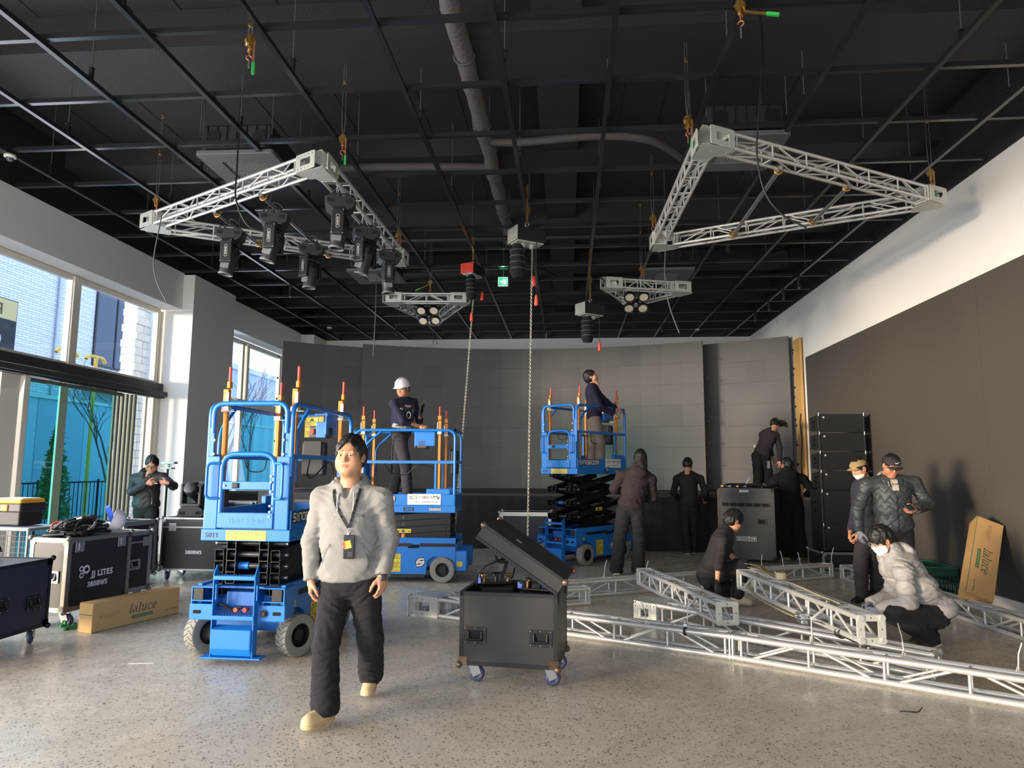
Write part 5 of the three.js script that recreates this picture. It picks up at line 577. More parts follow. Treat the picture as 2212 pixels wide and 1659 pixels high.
// ratchet strap round the propped truss, tools
{ const W = std(0xc3b68e, .8, 0, { bumpMap: bumpFine, bumpScale: .001 }), t = thing('ratchet_strap', 'pale webbing ratchet strap wound along the propped truss, with a steel buckle', 'strap', [2.0, .4, -7.9]); const rib = (pts, w, m) => { const c = new THREE.CatmullRomCurve3(pts.map(vec)), n = 50, pos = [], idx = []; for (let i = 0; i <= n; i++) { const p = c.getPoint(i / n), tg = c.getTangent(i / n), s = tg.clone().cross(V(.2, 1, .1)).normalize(); for (const [k, h] of [[-1, 0], [1, 0], [1, .005], [-1, .005]]) { const q = p.clone().addScaledVector(s, k * w / 2); q.y += h; pos.push(q.x, q.y, q.z); } if (i) for (let k = 0; k < 4; k++) { const a = (i - 1) * 4 + k, b = (i - 1) * 4 + (k + 1) % 4; idx.push(a, b, a + 4, b, b + 4, a + 4); } } const g = new THREE.BufferGeometry(); g.setAttribute('position', new THREE.Float32BufferAttribute(pos, 3)); g.setIndex(idx); const o = g.toNonIndexed(); o.computeVertexNormals(); part('webbing', boxUV(o), m, t); };
  rib([[-.02, .13, -.1], [.04, .14, .2], [.08, .12, .6], [.13, .13, 1.0], [.18, .12, 1.5], [.22, .12, 1.9]], .05, W); rib([[-.1, -.02, 0], [-.09, -.08, .5], [-.02, -.1, 1.1], [.02, -.09, 1.5]], .05, W); rib([[.0, .15, -.25], [.06, .17, .1], [.03, .16, .4], [.1, .15, .7]], .06, std(0x9a8c55, .8)); rib([[.03, -.08, 1.55], [.1, -.06, 1.8], [.2, -.12, 2.1], [.22, -.1, 2.35]], .035, M.black);
  part('buckle', join([place(rbox(.06, .07, .14, .008), .02, -.08, 1.5), place(cyl(.014, .09, 10), .02, -.07, 1.42, 0, 0, Math.PI / 2), place(cyl(.014, .09, 10), .02, -.07, 1.56, 0, 0, Math.PI / 2), place(box(.08, .02, .1), .02, -.04, 1.5)]), M.steel, t); part('strap_roll', place(cyl(.05, .06, 22), .08, .17, .72), W, t); part('wrap', join([0, 1].map((i) => place(new THREE.TorusGeometry(.03, .008, 6, 16), .14, -.08, 2.0 + i * .06))), M.black, t); }
{ const t = thing('cutters', 'red-handled pliers lying on the floor between the trusses', 'tool', [1.98, 0, -6.75], .4); for (const s of [-1, 1]) { part('handle', tubeGeo([[0, .015, 0], [-.05, .018, s * .018], [-.11, .016, s * .02]], .009, 12), M.safetyRed, t); part('jaw', boxBarGeo([0, .015, 0], [.06, .012, s * .008], .014, .012), M.darkSteel, t); } }
single('cable_scrap', tubeGeo([[0, .006, 0], [.06, .01, .02], [.12, .006, .0], [.15, .03, -.01]], .004, 20), M.cable, 'short black cable scrap on the floor in front of the nearest truss', 'cable', [2.2, 0, -5.05]);
{ const t = thing('truss_clamp', 'grey half coupler clamped on the front floor truss near the joint', 'clamp', [1.02, .19, -6.42]); part('jaw', place(new THREE.TorusGeometry(.032, .011, 8, 18), 0, 0, 0, 0, 1.1), M.darkSteel, t); part('bolt', join([barGeo([0, .03, 0], [0, .09, 0], .008), place(rbox(.04, .03, .04, .006), 0, .05, 0)]), M.steel, t); }
// ---------------------------------------------------------------- people: smooth fields meshed into continuous bodies and clothes
const smin = (a, b, k) => { const h = Math.max(k - Math.abs(a - b), 0) / k; return Math.min(a, b) - h * h * k * .25; };
const smax = (a, b, k) => -smin(-a, -b, k);
function cone(a, b, r1, r2) { a = vec(a); b = vec(b); const bx = b.x - a.x, by = b.y - a.y, bz = b.z - a.z, bb = bx * bx + by * by + bz * bz || 1e-9; return (x, y, z) => { const px = x - a.x, py = y - a.y, pz = z - a.z; let t = (px * bx + py * by + pz * bz) / bb; t = t < 0 ? 0 : t > 1 ? 1 : t; const dx = px - bx * t, dy = py - by * t, dz = pz - bz * t; return Math.sqrt(dx * dx + dy * dy + dz * dz) - (r1 + (r2 - r1) * t); }; }
function ell(c, r, X = V(1, 0, 0), Y = V(0, 1, 0), Z = V(0, 0, 1)) { c = vec(c); return (x, y, z) => { const px = x - c.x, py = y - c.y, pz = z - c.z, u = (px * X.x + py * X.y + pz * X.z) / r[0], v = (px * Y.x + py * Y.y + pz * Y.z) / r[1], w = (px * Z.x + py * Z.y + pz * Z.z) / r[2], k0 = Math.sqrt(u * u + v * v + w * w), k1 = Math.sqrt((u / r[0]) ** 2 + (v / r[1]) ** 2 + (w / r[2]) ** 2); return k1 < 1e-9 ? -Math.min(...r) : k0 * (k0 - 1) / k1; }; }
const blend = (list, k) => (x, y, z) => { let d = list[0](x, y, z); for (let i = 1; i < list.length; i++) d = smin(d, list[i](x, y, z), k); return d; };
const below = (n, c) => { n = vec(n).clone().normalize(); const o = n.dot(vec(c)); return (x, y, z) => n.x * x + n.y * y + n.z * z - o; }; // negative on the side n points away from
function meshField(f, lo, hi, h) { // surface nets over a grid; far blocks are skipped
  const nx = Math.ceil((hi[0] - lo[0]) / h) + 1, ny = Math.ceil((hi[1] - lo[1]) / h) + 1, nz = Math.ceil((hi[2] - lo[2]) / h) + 1, F = new Float32Array(nx * ny * nz), B = 6, at = (i, j, k) => (k * ny + j) * nx + i, reach = h * B * .9 * 1.35;
  for (let k0 = 0; k0 < nz; k0 += B) for (let j0 = 0; j0 < ny; j0 += B) for (let i0 = 0; i0 < nx; i0 += B) {
    const m = f(lo[0] + (i0 + B / 2) * h, lo[1] + (j0 + B / 2) * h, lo[2] + (k0 + B / 2) * h), far = Math.abs(m) > reach + .02;
    for (let k = k0; k < Math.min(k0 + B, nz); k++) for (let j = j0; j < Math.min(j0 + B, ny); j++) for (let i = i0; i < Math.min(i0 + B, nx); i++) F[at(i, j, k)] = far ? m : f(lo[0] + i * h, lo[1] + j * h, lo[2] + k * h);
  }
  const id = new Int32Array(nx * ny * nz).fill(-1), pos = [], idx = [], E = [[0, 1], [2, 3], [4, 5], [6, 7], [0, 2], [1, 3], [4, 6], [5, 7], [0, 4], [1, 5], [2, 6], [3, 7]];
  for (let k = 0; k < nz - 1; k++) for (let j = 0; j < ny - 1; j++) for (let i = 0; i < nx - 1; i++) {
    const c = [0, 0, 0, 0, 0, 0, 0, 0]; let neg = 0; for (let q = 0; q < 8; q++) { c[q] = F[at(i + (q & 1), j + (q >> 1 & 1), k + (q >> 2))]; if (c[q] < 0) neg++; }
    if (!neg || neg === 8) continue; let sx = 0, sy = 0, sz = 0, n = 0;
    for (const [a, b] of E) if ((c[a] < 0) !== (c[b] < 0)) { const t = c[a] / (c[a] - c[b]); sx += (a & 1) + ((b & 1) - (a & 1)) * t; sy += (a >> 1 & 1) + ((b >> 1 & 1) - (a >> 1 & 1)) * t; sz += (a >> 2) + ((b >> 2) - (a >> 2)) * t; n++; }
    id[at(i, j, k)] = pos.length / 3; pos.push(lo[0] + (i + sx / n) * h, lo[1] + (j + sy / n) * h, lo[2] + (k + sz / n) * h);
  }
  const quad = (a, b, c, d, flip) => { if (a < 0 || b < 0 || c < 0 || d < 0) return; flip ? idx.push(a, c, b, a, d, c) : idx.push(a, b, c, a, c, d); };
  for (let k = 1; k < nz - 1; k++) for (let j = 1; j < ny - 1; j++) for (let i = 1; i < nx - 1; i++) {
    const s = F[at(i, j, k)] < 0;
    if (s !== F[at(i + 1, j, k)] < 0) quad(id[at(i, j - 1, k - 1)], id[at(i, j, k - 1)], id[at(i, j, k)], id[at(i, j - 1, k)], !s);
    if (s !== F[at(i, j + 1, k)] < 0) quad(id[at(i - 1, j, k - 1)], id[at(i - 1, j, k)], id[at(i, j, k)], id[at(i, j, k - 1)], !s);
    if (s !== F[at(i, j, k + 1)] < 0) quad(id[at(i - 1, j - 1, k)], id[at(i, j - 1, k)], id[at(i, j, k)], id[at(i - 1, j, k)], !s);
  }
  const g = new THREE.BufferGeometry(); g.setAttribute('position', new THREE.Float32BufferAttribute(pos, 3)); g.setIndex(idx); g.computeVertexNormals();
  // uv in metres by the steepest axis of the normal
  const uv = new Float32Array(pos.length / 3 * 2); for (let i = 0; i < pos.length / 3; i++) { uv[2 * i] = pos[3 * i] + pos[3 * i + 2] * .9; uv[2 * i + 1] = pos[3 * i + 1] + (pos[3 * i + 2] - pos[3 * i]) * .2; } g.setAttribute('uv', new THREE.BufferAttribute(uv, 2));
  return g;
}
function bounds(pts, pad) { const lo = [1e9, 1e9, 1e9], hi = [-1e9, -1e9, -1e9]; for (const p of pts) [p.x, p.y, p.z].forEach((v, i) => { lo[i] = Math.min(lo[i], v - pad); hi[i] = Math.max(hi[i], v + pad); }); return [lo, hi]; }
const sphereTrace = (f, o, d) => { const p = o.clone(); for (let i = 0; i < 60; i++) { const s = f(p.x, p.y, p.z); if (s < .0008) break; p.addScaledVector(d, s * .8); } return p; };
// ---- head: y up, z to the face, origin at ear height; about 23 cm from chin to crown
function headField(w, fat = 0) {
  const S = [ell([0, .03, -.012], [.077 * w, .09, .097]), ell([0, -.045, .022], [.06 * w, .076, .068])], cheek = [-1, 1].map((s) => ell([s * (.037 + fat * .004) * w, -.032, .05], [.031 + fat * .006, .036 + fat * .006, .03 + fat * .005])), jaw = [-1, 1].map((s) => ell([s * (.047 + fat * .006) * w, -.064, .016], [.028 + fat * .005, .034 + fat * .006, .04])), chin = fat > .1 ? blend([ell([0, -.1, .055], [.034, .021, .026]), ell([0, -.104, .022], [.044, .026, .045])], .02) : ell([0, -.1, .055], [.03, .02, .024]), brow = cone([-.042, .022, .077], [.042, .022, .077], .013, .013);
  const nose = cone([0, .006, .083], [0, -.03, .1015], .0085, .0125), wing = [-1, 1].map((s) => ell([s * .013, -.034, .094], [.0085, .0075, .009])), socket = [-1, 1].map((s) => ell([s * .033, .004, .101], [.021, .012, .016])), lid = [-1, 1].map((s) => ell([s * .033, .003, .0765], [.0155, .0115, .0145])), slit = [-1, 1].map((s) => ell([s * .033, .0008, .09], [.013, .0028, .012]));
  const lipU = ell([0, -.0628, .087], [.024, .0046, .0095]), lipL = ell([0, -.0718, .0855], [.019, .0055, .0095]), mouth = blend([cone([0, -.0665, .0945], [.024, -.0685, .086], .0015, .0012), cone([0, -.0665, .0945], [-.024, -.0685, .086], .0015, .0012)], .002), ear = [-1, 1].map((s) => smaxF(ell([s * .079 * w, -.006, -.006], [.013, .032, .02]), ell([s * .092 * w, -.004, -.001], [.012, .02, .011]), .008)), neck = cone([0, -.06, -.02], [0, -.19, -.035], .056 + fat * .008, .06 + fat * .008);
  function smaxF(a, b, k) { return (x, y, z) => smax(a(x, y, z), -b(x, y, z), k); }
  const skull = blend(S, .03), soft = blend([...cheek, ...jaw, chin], .03);
  return (x, y, z) => { let d = smin(skull(x, y, z), soft(x, y, z), .03); d = smin(d, brow(x, y, z), .018); for (const s of socket) d = smax(d, -s(x, y, z), .014); for (const s of lid) d = smin(d, s(x, y, z), .006); for (const s of slit) d = smax(d, -s(x, y, z), .002); d = smin(d, nose(x, y, z), .012); for (const s of wing) d = smin(d, s(x, y, z), .007); d = smin(d, lipU(x, y, z), .006); d = smin(d, lipL(x, y, z), .005); d = smax(d, -mouth(x, y, z), .003); for (const e of ear) d = smin(d, e(x, y, z), .006); return smin(d, neck(x, y, z), .025); };
}
const headGeo = (w, fat) => cached('head' + w + fat, () => { const g = meshField(headField(w, fat), [-.1, -.2, -.13], [.1, .14, .13], .0029), p = g.attributes.position, c = new Float32Array(p.count * 3); for (let i = 0; i < p.count; i++) { const x = p.getX(i), y = p.getY(i), z = p.getZ(i); let r = 1, gg = 1, b = 1; const lip = Math.exp(-((x / .02) ** 4) - (((y + .0675) / .009) ** 4)) * (z > .08 ? 1 : 0), blush = .16 * Math.exp(-(((Math.abs(x) - .04) / .02) ** 2) - (((y + .03) / .022) ** 2)) + .14 * Math.exp(-((x / .016) ** 2) - (((y + .034) / .014) ** 2)) * (z > .08 ? 1 : 0), ear = Math.abs(x) > .079 * w ? .12 : 0; r -= .12 * lip; gg -= .28 * lip + .5 * blush + ear; b -= .24 * lip + .5 * blush + ear; c.set([r, gg, b], i * 3); } g.setAttribute('color', new THREE.BufferAttribute(c, 3)); return g; });
// ---- hand: wrist at the origin, fingers along -y, palm towards +z, thumb on the +x side
function handGeo(curl, spread = 1) {
  return cached(`hand${curl},${spread}`, () => {
    const parts = [ell([0, -.05, -.002], [.038, .052, .0155]), cone([0, .03, 0], [0, -.02, 0], .024, .026), ell([.02, -.035, .008], [.018, .034, .016]), ell([-.022, -.05, .006], [.014, .036, .014])];
    const fingers = [[.029, -.09, .07, .0086], [.0095, -.096, .079, .009], [-.0105, -.093, .073, .0085], [-.029, -.083, .058, .0076]].map(([x, y, L, r], i) => { let a = .12 + curl * (.5 + .08 * i), p = V(x, y + .012, 0), out = []; const sp = x * 2.2 * spread; [.45, .31, .24].forEach((q, k) => { const d = V(Math.sin(sp * .12 * (3 - k)), -Math.cos(a), Math.sin(a)); const n = p.clone().addScaledVector(d, L * q); out.push(cone(p, n, r * (1 - k * .07), r * (.95 - k * .09))); p = n; a += curl * (.75 - .1 * k); }); return blend(out, .004); });
    let tp = V(.026, -.02, .006), ta = .75; const th = []; [.04, .033, .026].forEach((q, k) => { const d = V(Math.sin(ta), -Math.cos(ta), .25 + curl * .35).normalize(), n = tp.clone().addScaledVector(d, q); th.push(cone(tp, n, .0145 - k * .0022, .0125 - k * .002)); tp = n; ta -= .22 + curl * .28; });
    const palm = blend(parts, .016), thumb = blend(th, .006), knuckle = [.029, .0095, -.0105, -.029].map((x, i) => ell([x, -.084 + i * .003 - (i === 0 ? -.003 : 0), -.009], [.009, .01, .007]));
    const f = (x, y, z) => { let d = smin(palm(x, y, z), thumb(x, y, z), .014); for (const k of knuckle) d = smin(d, k(x, y, z), .006); let e = fingers[0](x, y, z); for (let i = 1; i < 4; i++) e = Math.min(e, fingers[i](x, y, z)); return smin(d, e, .007); };
    const g = meshField(f, [-.075, -.2, -.05], [.1, .045, .1], .0034), p = g.attributes.position, c = new Float32Array(p.count * 3).fill(1); for (let i = 0; i < p.count; i++) if (p.getY(i) < -.08) { c[i * 3 + 1] = .93; c[i * 3 + 2] = .91; } g.setAttribute('color', new THREE.BufferAttribute(c, 3)); return g;
  });
}
// ---- hair shells in head space
function hairGeo(style) {
  return cached('hair' + style, () => {
    const o = { short: { top: .02, fringe: .052, side: -.015, nape: -.05 }, mop: { top: .028, fringe: .026, side: -.03, nape: -.085 }, parted: { top: .027, fringe: .052, side: -.012, nape: -.06, part: 1 }, long: { top: .022, fringe: .045, side: -.16, nape: -.24, long: 1 }, capped: { top: .012, fringe: .08, side: -.02, nape: -.06 } }[style], t = o.top;
    const shell = [ell([0, .036, -.014], [.079 + t * .62, .09 + t, .099 + t * .75]), ell([0, .0, -.045], [.077 + t * .5, .09, .075 + t * .6])]; if (o.long) shell.push(cone([0, .0, -.05], [0, -.2, -.07], .085, .075), ...[-1, 1].map((s) => cone([s * .07, 0, 0], [s * .066, -.15, -.02], .035, .03)));
    const base = blend(shell, .03), face = ell([0, -.055 + (o.fringe - .05), .1], [.071, .1, .085]), faceLow = ell([0, -.09, .06], [.072, .1, .1]);
    const f = (x, y, z) => { const st = noise3(x * 75, y * 15 + x * 20, z * 75), lk = noise3(x * 20 + 3, y * 9, z * 20); let d = base(x, y, z) + .0035 * st + .0055 * lk * (y > -.02 ? 1 : .6); d = smax(d, -face(x, y, z) + .004 * st, .006); const cut = o.long ? o.nape : z > -.02 ? o.side + .02 * lk : o.nape + .012 * lk; if (!o.long) { const ex = (Math.abs(x) - .088) / .03, ey = (y + .008) / .034, ez = (z + .002) / .024; d = smax(d, (1 - Math.sqrt(ex * ex + ey * ey + ez * ez)) * .024 * (t > .027 ? .4 : 1), .006); d = smax(d, cut - y, .008); if (z > -.01) d = smax(d, -faceLow(x, y, z), .006); } else { d = smax(d, cut + .03 * lk - y, .01); d = smax(d, -ell0(x, y, z), .01); } if (o.part) { const xa = Math.abs(x - .006), hl = y - (.094 - .85 * xa - 4 * xa * xa) + .004 * st; d = smax(d, -smax(hl * .75, .035 - z, .01), .008); const g = Math.exp(-(((x - .018) / .007) ** 2)) * (z > -.03 && y > .08 ? 1 : 0); d += .006 * g; } return d; };
    const ell0 = ell([0, -.08, .075], [.062, .11, .09]);
    return meshField(f, [-.14, -.3, -.17], [.14, .17, .14], .004);
  });
}
const cloths = new Map();
function clothMat(hex, rough = .85, sheen = 0) { const k = hex + ',' + rough; if (!cloths.has(k)) cloths.set(k, new THREE.MeshPhysicalMaterial({ color: hex, roughness: rough, bumpMap: bumpFine, bumpScale: .0014, sheen, sheenRoughness: .6, sheenColor: 0xffffff })); return cloths.get(k); }
const browMat = std(0x3a2a20, .8), hairMat = std(0x151312, .5), eyeWhite = std(0xa89c92, .4), iris = std(0x1d1410, .2);
const frame = (d, n) => { d = d.clone().normalize(); const z = n.clone().addScaledVector(d, -n.dot(d)).normalize(), x = d.clone().cross(z); return [x, d, z]; };
/* o: name, label, pos, J (joints, metres from pos), front (torso), face, up (head), B bulk, skin, hair, top{hex,loose,kind,sleeve}, legs{hex,wide,flare}, shoe, hands{L:[d,thumb,curl],R:..}, floor, cell */
function makePerson(o) {
  const t = thing('person', o.label, 'person', o.pos), J = {}; for (const k in o.J) J[k] = vec(o.J[k]);
  const B = o.B ?? 1, fl = o.floor ?? 0, up = J.nk.clone().sub(J.hp).normalize(); let side = J.sL.clone().sub(J.sR); side.addScaledVector(up, -side.dot(up)).normalize(); if (o.front) { const F = vec(o.front).clone(); F.addScaledVector(up, -F.dot(up)).normalize(); side = up.clone().cross(F).normalize(); } const fr = side.clone().cross(up).normalize();
  const X = side, Y = up, Z = fr, tor = (s) => J.hp.clone().lerp(J.nk, s), T = J.hp.distanceTo(J.nk), q = (s, f = 0) => tor(s).addScaledVector(fr, f);
  for (const s of ['L', 'R']) { J['a' + s].y = Math.max(J['a' + s].y, fl + .085); }
  // body underneath
  const limb = (a, b, c, r1, r2, r3) => [cone(a, b, r1, r2), cone(b, c, r2, r3)], S = ['L', 'R'];
  const body = [ell(q(.06), [.15 * B, .12, .1 * B], X, Y, Z), ell(q(.42, .01), [.14 * B, T * .3, .095 * B], X, Y, Z), ell(q(.74), [.15 * B, T * .27, .1 * B], X, Y, Z), cone(q(.92, -.01), J.hd.clone().addScaledVector(up, -.09), .052, .05)];
  for (const s of S) { body.push(cone(q(.9), J['s' + s], .045, .048), ...limb(J['s' + s], J['e' + s], J['w' + s], .045, .036, .024), ...limb(J['h' + s], J['k' + s], J['a' + s], .072, .05, .034)); }
  const bodyF = blend(body, .035), all = Object.values(J), [lo, hi] = bounds(all, .16), bodyG = meshField(bodyF, lo, hi, .016);
  bodyG.setAttribute('color', new THREE.BufferAttribute(new Float32Array(bodyG.attributes.position.count * 3).fill(1), 3));
  const hw = o.headW ?? 1, face = vec(o.face).clone().normalize(), hu = vec(o.up || [0, 1, 0]).clone(); hu.addScaledVector(face, -hu.dot(face)).normalize(); const hx = hu.clone().cross(face).normalize(), HM = new THREE.Matrix4().makeBasis(hx, hu, face).setPosition(J.hd), hs = o.headS ?? 1; HM.scale(V(hs, hs, hs));
  const skinList = [bodyG, headGeo(hw, B > 1.1 ? .45 : 0).clone().applyMatrix4(HM)], gloves = [];
  for (const s of S) { const h = o.hands[s]; if (!h) continue; const d = vec(h[0]).clone().normalize(), th = vec(h[1]).clone(); th.addScaledVector(d, -th.dot(d)).normalize(); let n = th.clone().cross(d).normalize(); const m = new THREE.Matrix4(), left = s === 'L'; // palm normal faces so that the thumb is right for that hand
    const palm = left ? d.clone().cross(th) : th.clone().cross(d); m.makeBasis(th, d.clone().negate(), palm).setPosition(J['w' + s].clone()); let g = handGeo(h[2] ?? .5, h[3] ?? 1).clone(); g.applyMatrix4(m); if (m.determinant() < 0) { const ix = g.index.array; for (let i = 0; i < ix.length; i += 3) { const a = ix[i]; ix[i] = ix[i + 1]; ix[i + 1] = a; } g.computeVertexNormals(); } h[4] ? gloves.push([g, h[4]]) : skinList.push(g); }
  const skin = new THREE.MeshStandardMaterial({ color: o.skin ?? 0xd8a384, roughness: .5, vertexColors: true });
  const sk = skinList.map((g) => { const c = g.clone(); for (const k of Object.keys(c.attributes)) if (!['position', 'normal', 'color'].includes(k)) c.deleteAttribute(k); return c; }); part('body', mergeGeometries(sk), skin, t);
  for (const [g, hex] of gloves) part('glove', g, clothMat(hex, .8), t);
  // eyes, brows, hair
  const H = new THREE.Group(); H.name = 'head_details'; H.applyMatrix4(HM); t.add(H);
  if (!o.noFace) for (const s of [-1, 1]) { part('eye', place(ball(.0128, 14), s * .033, .0015, .0765), eyeWhite, H); part('iris', place(ball(.0078, 14), s * .033, .0006, .0824), iris, H); part('eyebrow', polyTube([V(s * .014, .0275, .0895), V(s * .033, .0305, .087), V(s * .05, .0262, .0765)], (u) => .0031 * (1 - .6 * u), 6), browMat, H); }
  if (o.hair) part('hair', hairGeo(o.hair), o.hairMat || hairMat, H);
  // clothes
  const c = o.cell ?? .011, fold = (amp, s, k = 1) => (x, y, z) => { const w = noise3(x * 3, y * 3 + s, z * 3) * .6, a = noise3(x * 5 * k + s, (y + w * .12) * 15 * k, z * 5 * k), b = noise3(x * 13 * k, (y + w * .1) * 30 * k + s, z * 13 * k); return amp * .62 * (Math.sqrt(a * a + .012) - .4 + .4 * (Math.sqrt(b * b + .02) - .3)); };
  const tp = o.top, g = tp.loose ?? .02, sl = tp.sleeve ?? 1, arm = (s) => { const w = J['e' + s].clone().lerp(J['w' + s], Math.min(1, sl)); return [cone(J['s' + s], J['e' + s], .047 * B + g * .55, .04 + g * .75), cone(J['e' + s], w, .04 + g * .75, .031 + g * .62)]; };
  const torso = [ell(q(.1 + (tp.hem ?? 0)), [.155 * B + g, .13, .112 * B + g], X, Y, Z), ell(q(.42, .015 * B), [.148 * B + g, T * .34, .112 * B + g], X, Y, Z), ell(q(.74), [.155 * B + g, T * .3, .108 * B + g], X, Y, Z)]; for (const s of S) torso.push(cone(q(.86), J['s' + s], .06 * B + g * .4, .047 * B + g * .5), cone(q(.98), J['s' + s], .05, .042 * B + g * .4));
  const torsoF = blend(torso, .06), arms = S.map((s) => { const f = blend(arm(s), .03), e = J['e' + s].clone().lerp(J['w' + s], sl), n = J['w' + s].clone().sub(J['e' + s]); const cut = below(n, e); return (x, y, z) => smax(f(x, y, z), cut(x, y, z), .006); }), hemCut = below(up.clone().negate(), q(tp.hemAt ?? -.08)), neckHole = cone(q(.9), J.hd, .058, .064), fT = fold(tp.fold ?? .012, o.seed || 1, tp.foldK ?? 1), extra = tp.extra ? tp.extra({ q, X, Y, Z, J, T, B }) : null;
  let topF = (x, y, z) => { let d = torsoF(x, y, z); d = smax(d, hemCut(x, y, z), .012); for (const a of arms) d = smin(d, a(x, y, z), .028); d += fT(x, y, z); if (tp.band) { const v = (x - J.hp.x) * up.x + (y - J.hp.y) * up.y + (z - J.hp.z) * up.z - (tp.hemAt ?? -.08) * T; d += tp.band * Math.max(0, Math.min(1, (.07 - v) / .02)); } if (tp.quilt) d += tp.quilt(x, y, z, J); if (extra) d = smin(d, extra(x, y, z), .018); return smax(d, -neckHole(x, y, z), .008); };
  if (tp.hood) { const c0 = q(tp.hoodAt ?? 1.0, -.012), hr = .091 * (.6 + .4 * B), nU = up.clone().addScaledVector(fr, .55).normalize(), ring = (x, y, z) => { const px = x - c0.x, py = y - c0.y, pz = z - c0.z, v = px * nU.x + py * nU.y + pz * nU.z, ux = px - v * nU.x, uy = py - v * nU.y, uz = pz - v * nU.z, r = Math.sqrt(ux * ux + uy * uy + uz * uz); return Math.sqrt((r - hr) ** 2 + (v * .58) ** 2) - .037; }, bag = ell(q(.9, -.12 * B - .02), [.13, .1, .06], X, Y, Z), open = ell(q(1.02, .13), [.03, .09, .06], X, Y, Z), base = topF; topF = (x, y, z) => { let d = smin(base(x, y, z), smin(ring(x, y, z), bag(x, y, z), .03) + .004 * noise3(x * 30, y * 30, z * 30), .02); return smax(smax(d, -neckHole(x, y, z), .01), -open(x, y, z), .02); }; }
  const [tl, th2] = bounds([J.sL, J.sR, J.eL, J.eR, J.wL, J.wR, q(-.12), J.nk, J.hd.clone().addScaledVector(up, -.08)], .24 * B); const topMesh = part(tp.kind || 'sweater', meshField(topF, tl, th2, c), tp.mat || clothMat(tp.hex, tp.rough ?? .88), t);
  const lg = o.legs, w = lg.wide ?? .012, legF = S.map((s) => { const h = J['h' + s], k = J['k' + s], a = J['a' + s], n = a.clone().sub(k).normalize(), f = blend([cone(h, k, .082 * (.6 + .4 * B) + w, .057 + w), cone(k, a, .057 + w, .044 + w + (lg.flare ?? 0))], .03), cut = below(n, a.clone().addScaledVector(n, lg.cut ?? .035)); return (x, y, z) => smax(f(x, y, z), cut(x, y, z), .006); }), pelvis = blend([ell(q(.04), [.148 * B + w * .6, .13, .105 * B + w * .6], X, Y, Z), ell(J.hL.clone().lerp(J.hR, .5).addScaledVector(up, -.0), [.12 * B, .09, .1 * B], X, Y, Z)], .04), fL = fold(lg.fold ?? .013, (o.seed || 1) + 5, 1), waist = below(up, q(.22));
  const legsF = (x, y, z) => { let d = pelvis(x, y, z); d = smax(d, waist(x, y, z), .01); for (const f of legF) d = smin(d, f(x, y, z), .025); return d + fL(x, y, z); };
  const [ll, lh] = bounds([J.hp, J.hL, J.hR, J.kL, J.kR, J.aL, J.aR], .2 * B); part('trousers', meshField(legsF, ll, lh, c), clothMat(lg.hex, .9), t);
  for (const s of S) { const a = J['a' + s], toe = J['t' + s], d = toe.clone().sub(a.clone().addScaledVector(UP, -.055)).normalize(); const n = frame(d, UP), [sx, sd, su] = [n[0], n[1], n[2]], at = (f, u, x = 0) => a.clone().addScaledVector(sd, f).addScaledVector(su, u).addScaledVector(sx, x), shoe = blend([cone(at(-.03, -.045), at(.13, -.05), .041, .044), cone(at(.02, -.03), at(.0, .03), .045, .05), cone(at(.05, -.03), at(.15, -.052), .04, .036)], .025), bot = below(su.clone().negate(), at(0, -.07)), f = (x, y, z) => smax(shoe(x, y, z), bot(x, y, z), .006); const [sl2, sh2] = bounds([at(-.1, -.1), at(.22, .1), at(0, 0)], .08); part('shoe', meshField(f, sl2, sh2, .006), clothMat(o.shoe ?? 0x222222, .6), t); const so = blend([cone(at(-.03, -.072), at(.135, -.072), .046, .05)], .02), t1 = below(su, at(0, -.06)), t2 = below(su.clone().negate(), at(0, -.085)); part('shoe_sole', meshField((x, y, z) => smax(smax(so(x, y, z), t1(x, y, z), .003), t2(x, y, z), .003), sl2, sh2, .006), clothMat(o.sole ?? 0x9a958a, .7), t); }
  return { t, J, q, X, Y, Z, topF, legsF, H, T, B };
}
// a ribbon laid on a garment through points given as [sideways, along the spine 0..1]; from the front (1) or the back (-1)
function drape(P, pts, w, mat, name, dir = 1, thick = .004, off = .003) {
  const n = 26, curve = new THREE.CatmullRomCurve3(pts.map(([u, v]) => V(u, v, 0))), pos = [], idx = [];
  for (let i = 0; i <= n; i++) { const c = curve.getPoint(i / n), tg = curve.getTangent(i / n), o = P.q(c.y).addScaledVector(P.X, c.x).addScaledVector(P.Z, dir * .5), p = sphereTrace(P.topF, o, P.Z.clone().multiplyScalar(-dir)).addScaledVector(P.Z, dir * off), t3 = P.X.clone().multiplyScalar(tg.x).addScaledVector(P.Y, tg.y * P.T).normalize(), s = t3.cross(P.Z).normalize(); for (const [a, b] of [[-1, 0], [1, 0], [1, 1], [-1, 1]]) { const r = p.clone().addScaledVector(s, a * w / 2).addScaledVector(P.Z, dir * b * thick); pos.push(r.x, r.y, r.z); } if (i) for (let k = 0; k < 4; k++) { const a = (i - 1) * 4 + k, b = (i - 1) * 4 + (k + 1) % 4; idx.push(a, b, a + 4, b, b + 4, a + 4); } }
  const g = new THREE.BufferGeometry(); g.setAttribute('position', new THREE.Float32BufferAttribute(pos, 3)); g.setIndex(idx); const o = g.toNonIndexed(); o.computeVertexNormals(); return part(name, boxUV(o), mat, P.t);
}
const onFront = (P, u, v, off = .004) => sphereTrace(P.topF, P.q(v).addScaledVector(P.X, u).addScaledVector(P.Z, .5), P.Z.clone().negate()).addScaledVector(P.Z, off);
function faceOut(m, P) { m.quaternion.setFromRotationMatrix(new THREE.Matrix4().makeBasis(P.X, P.Y, P.Z)); return m; }
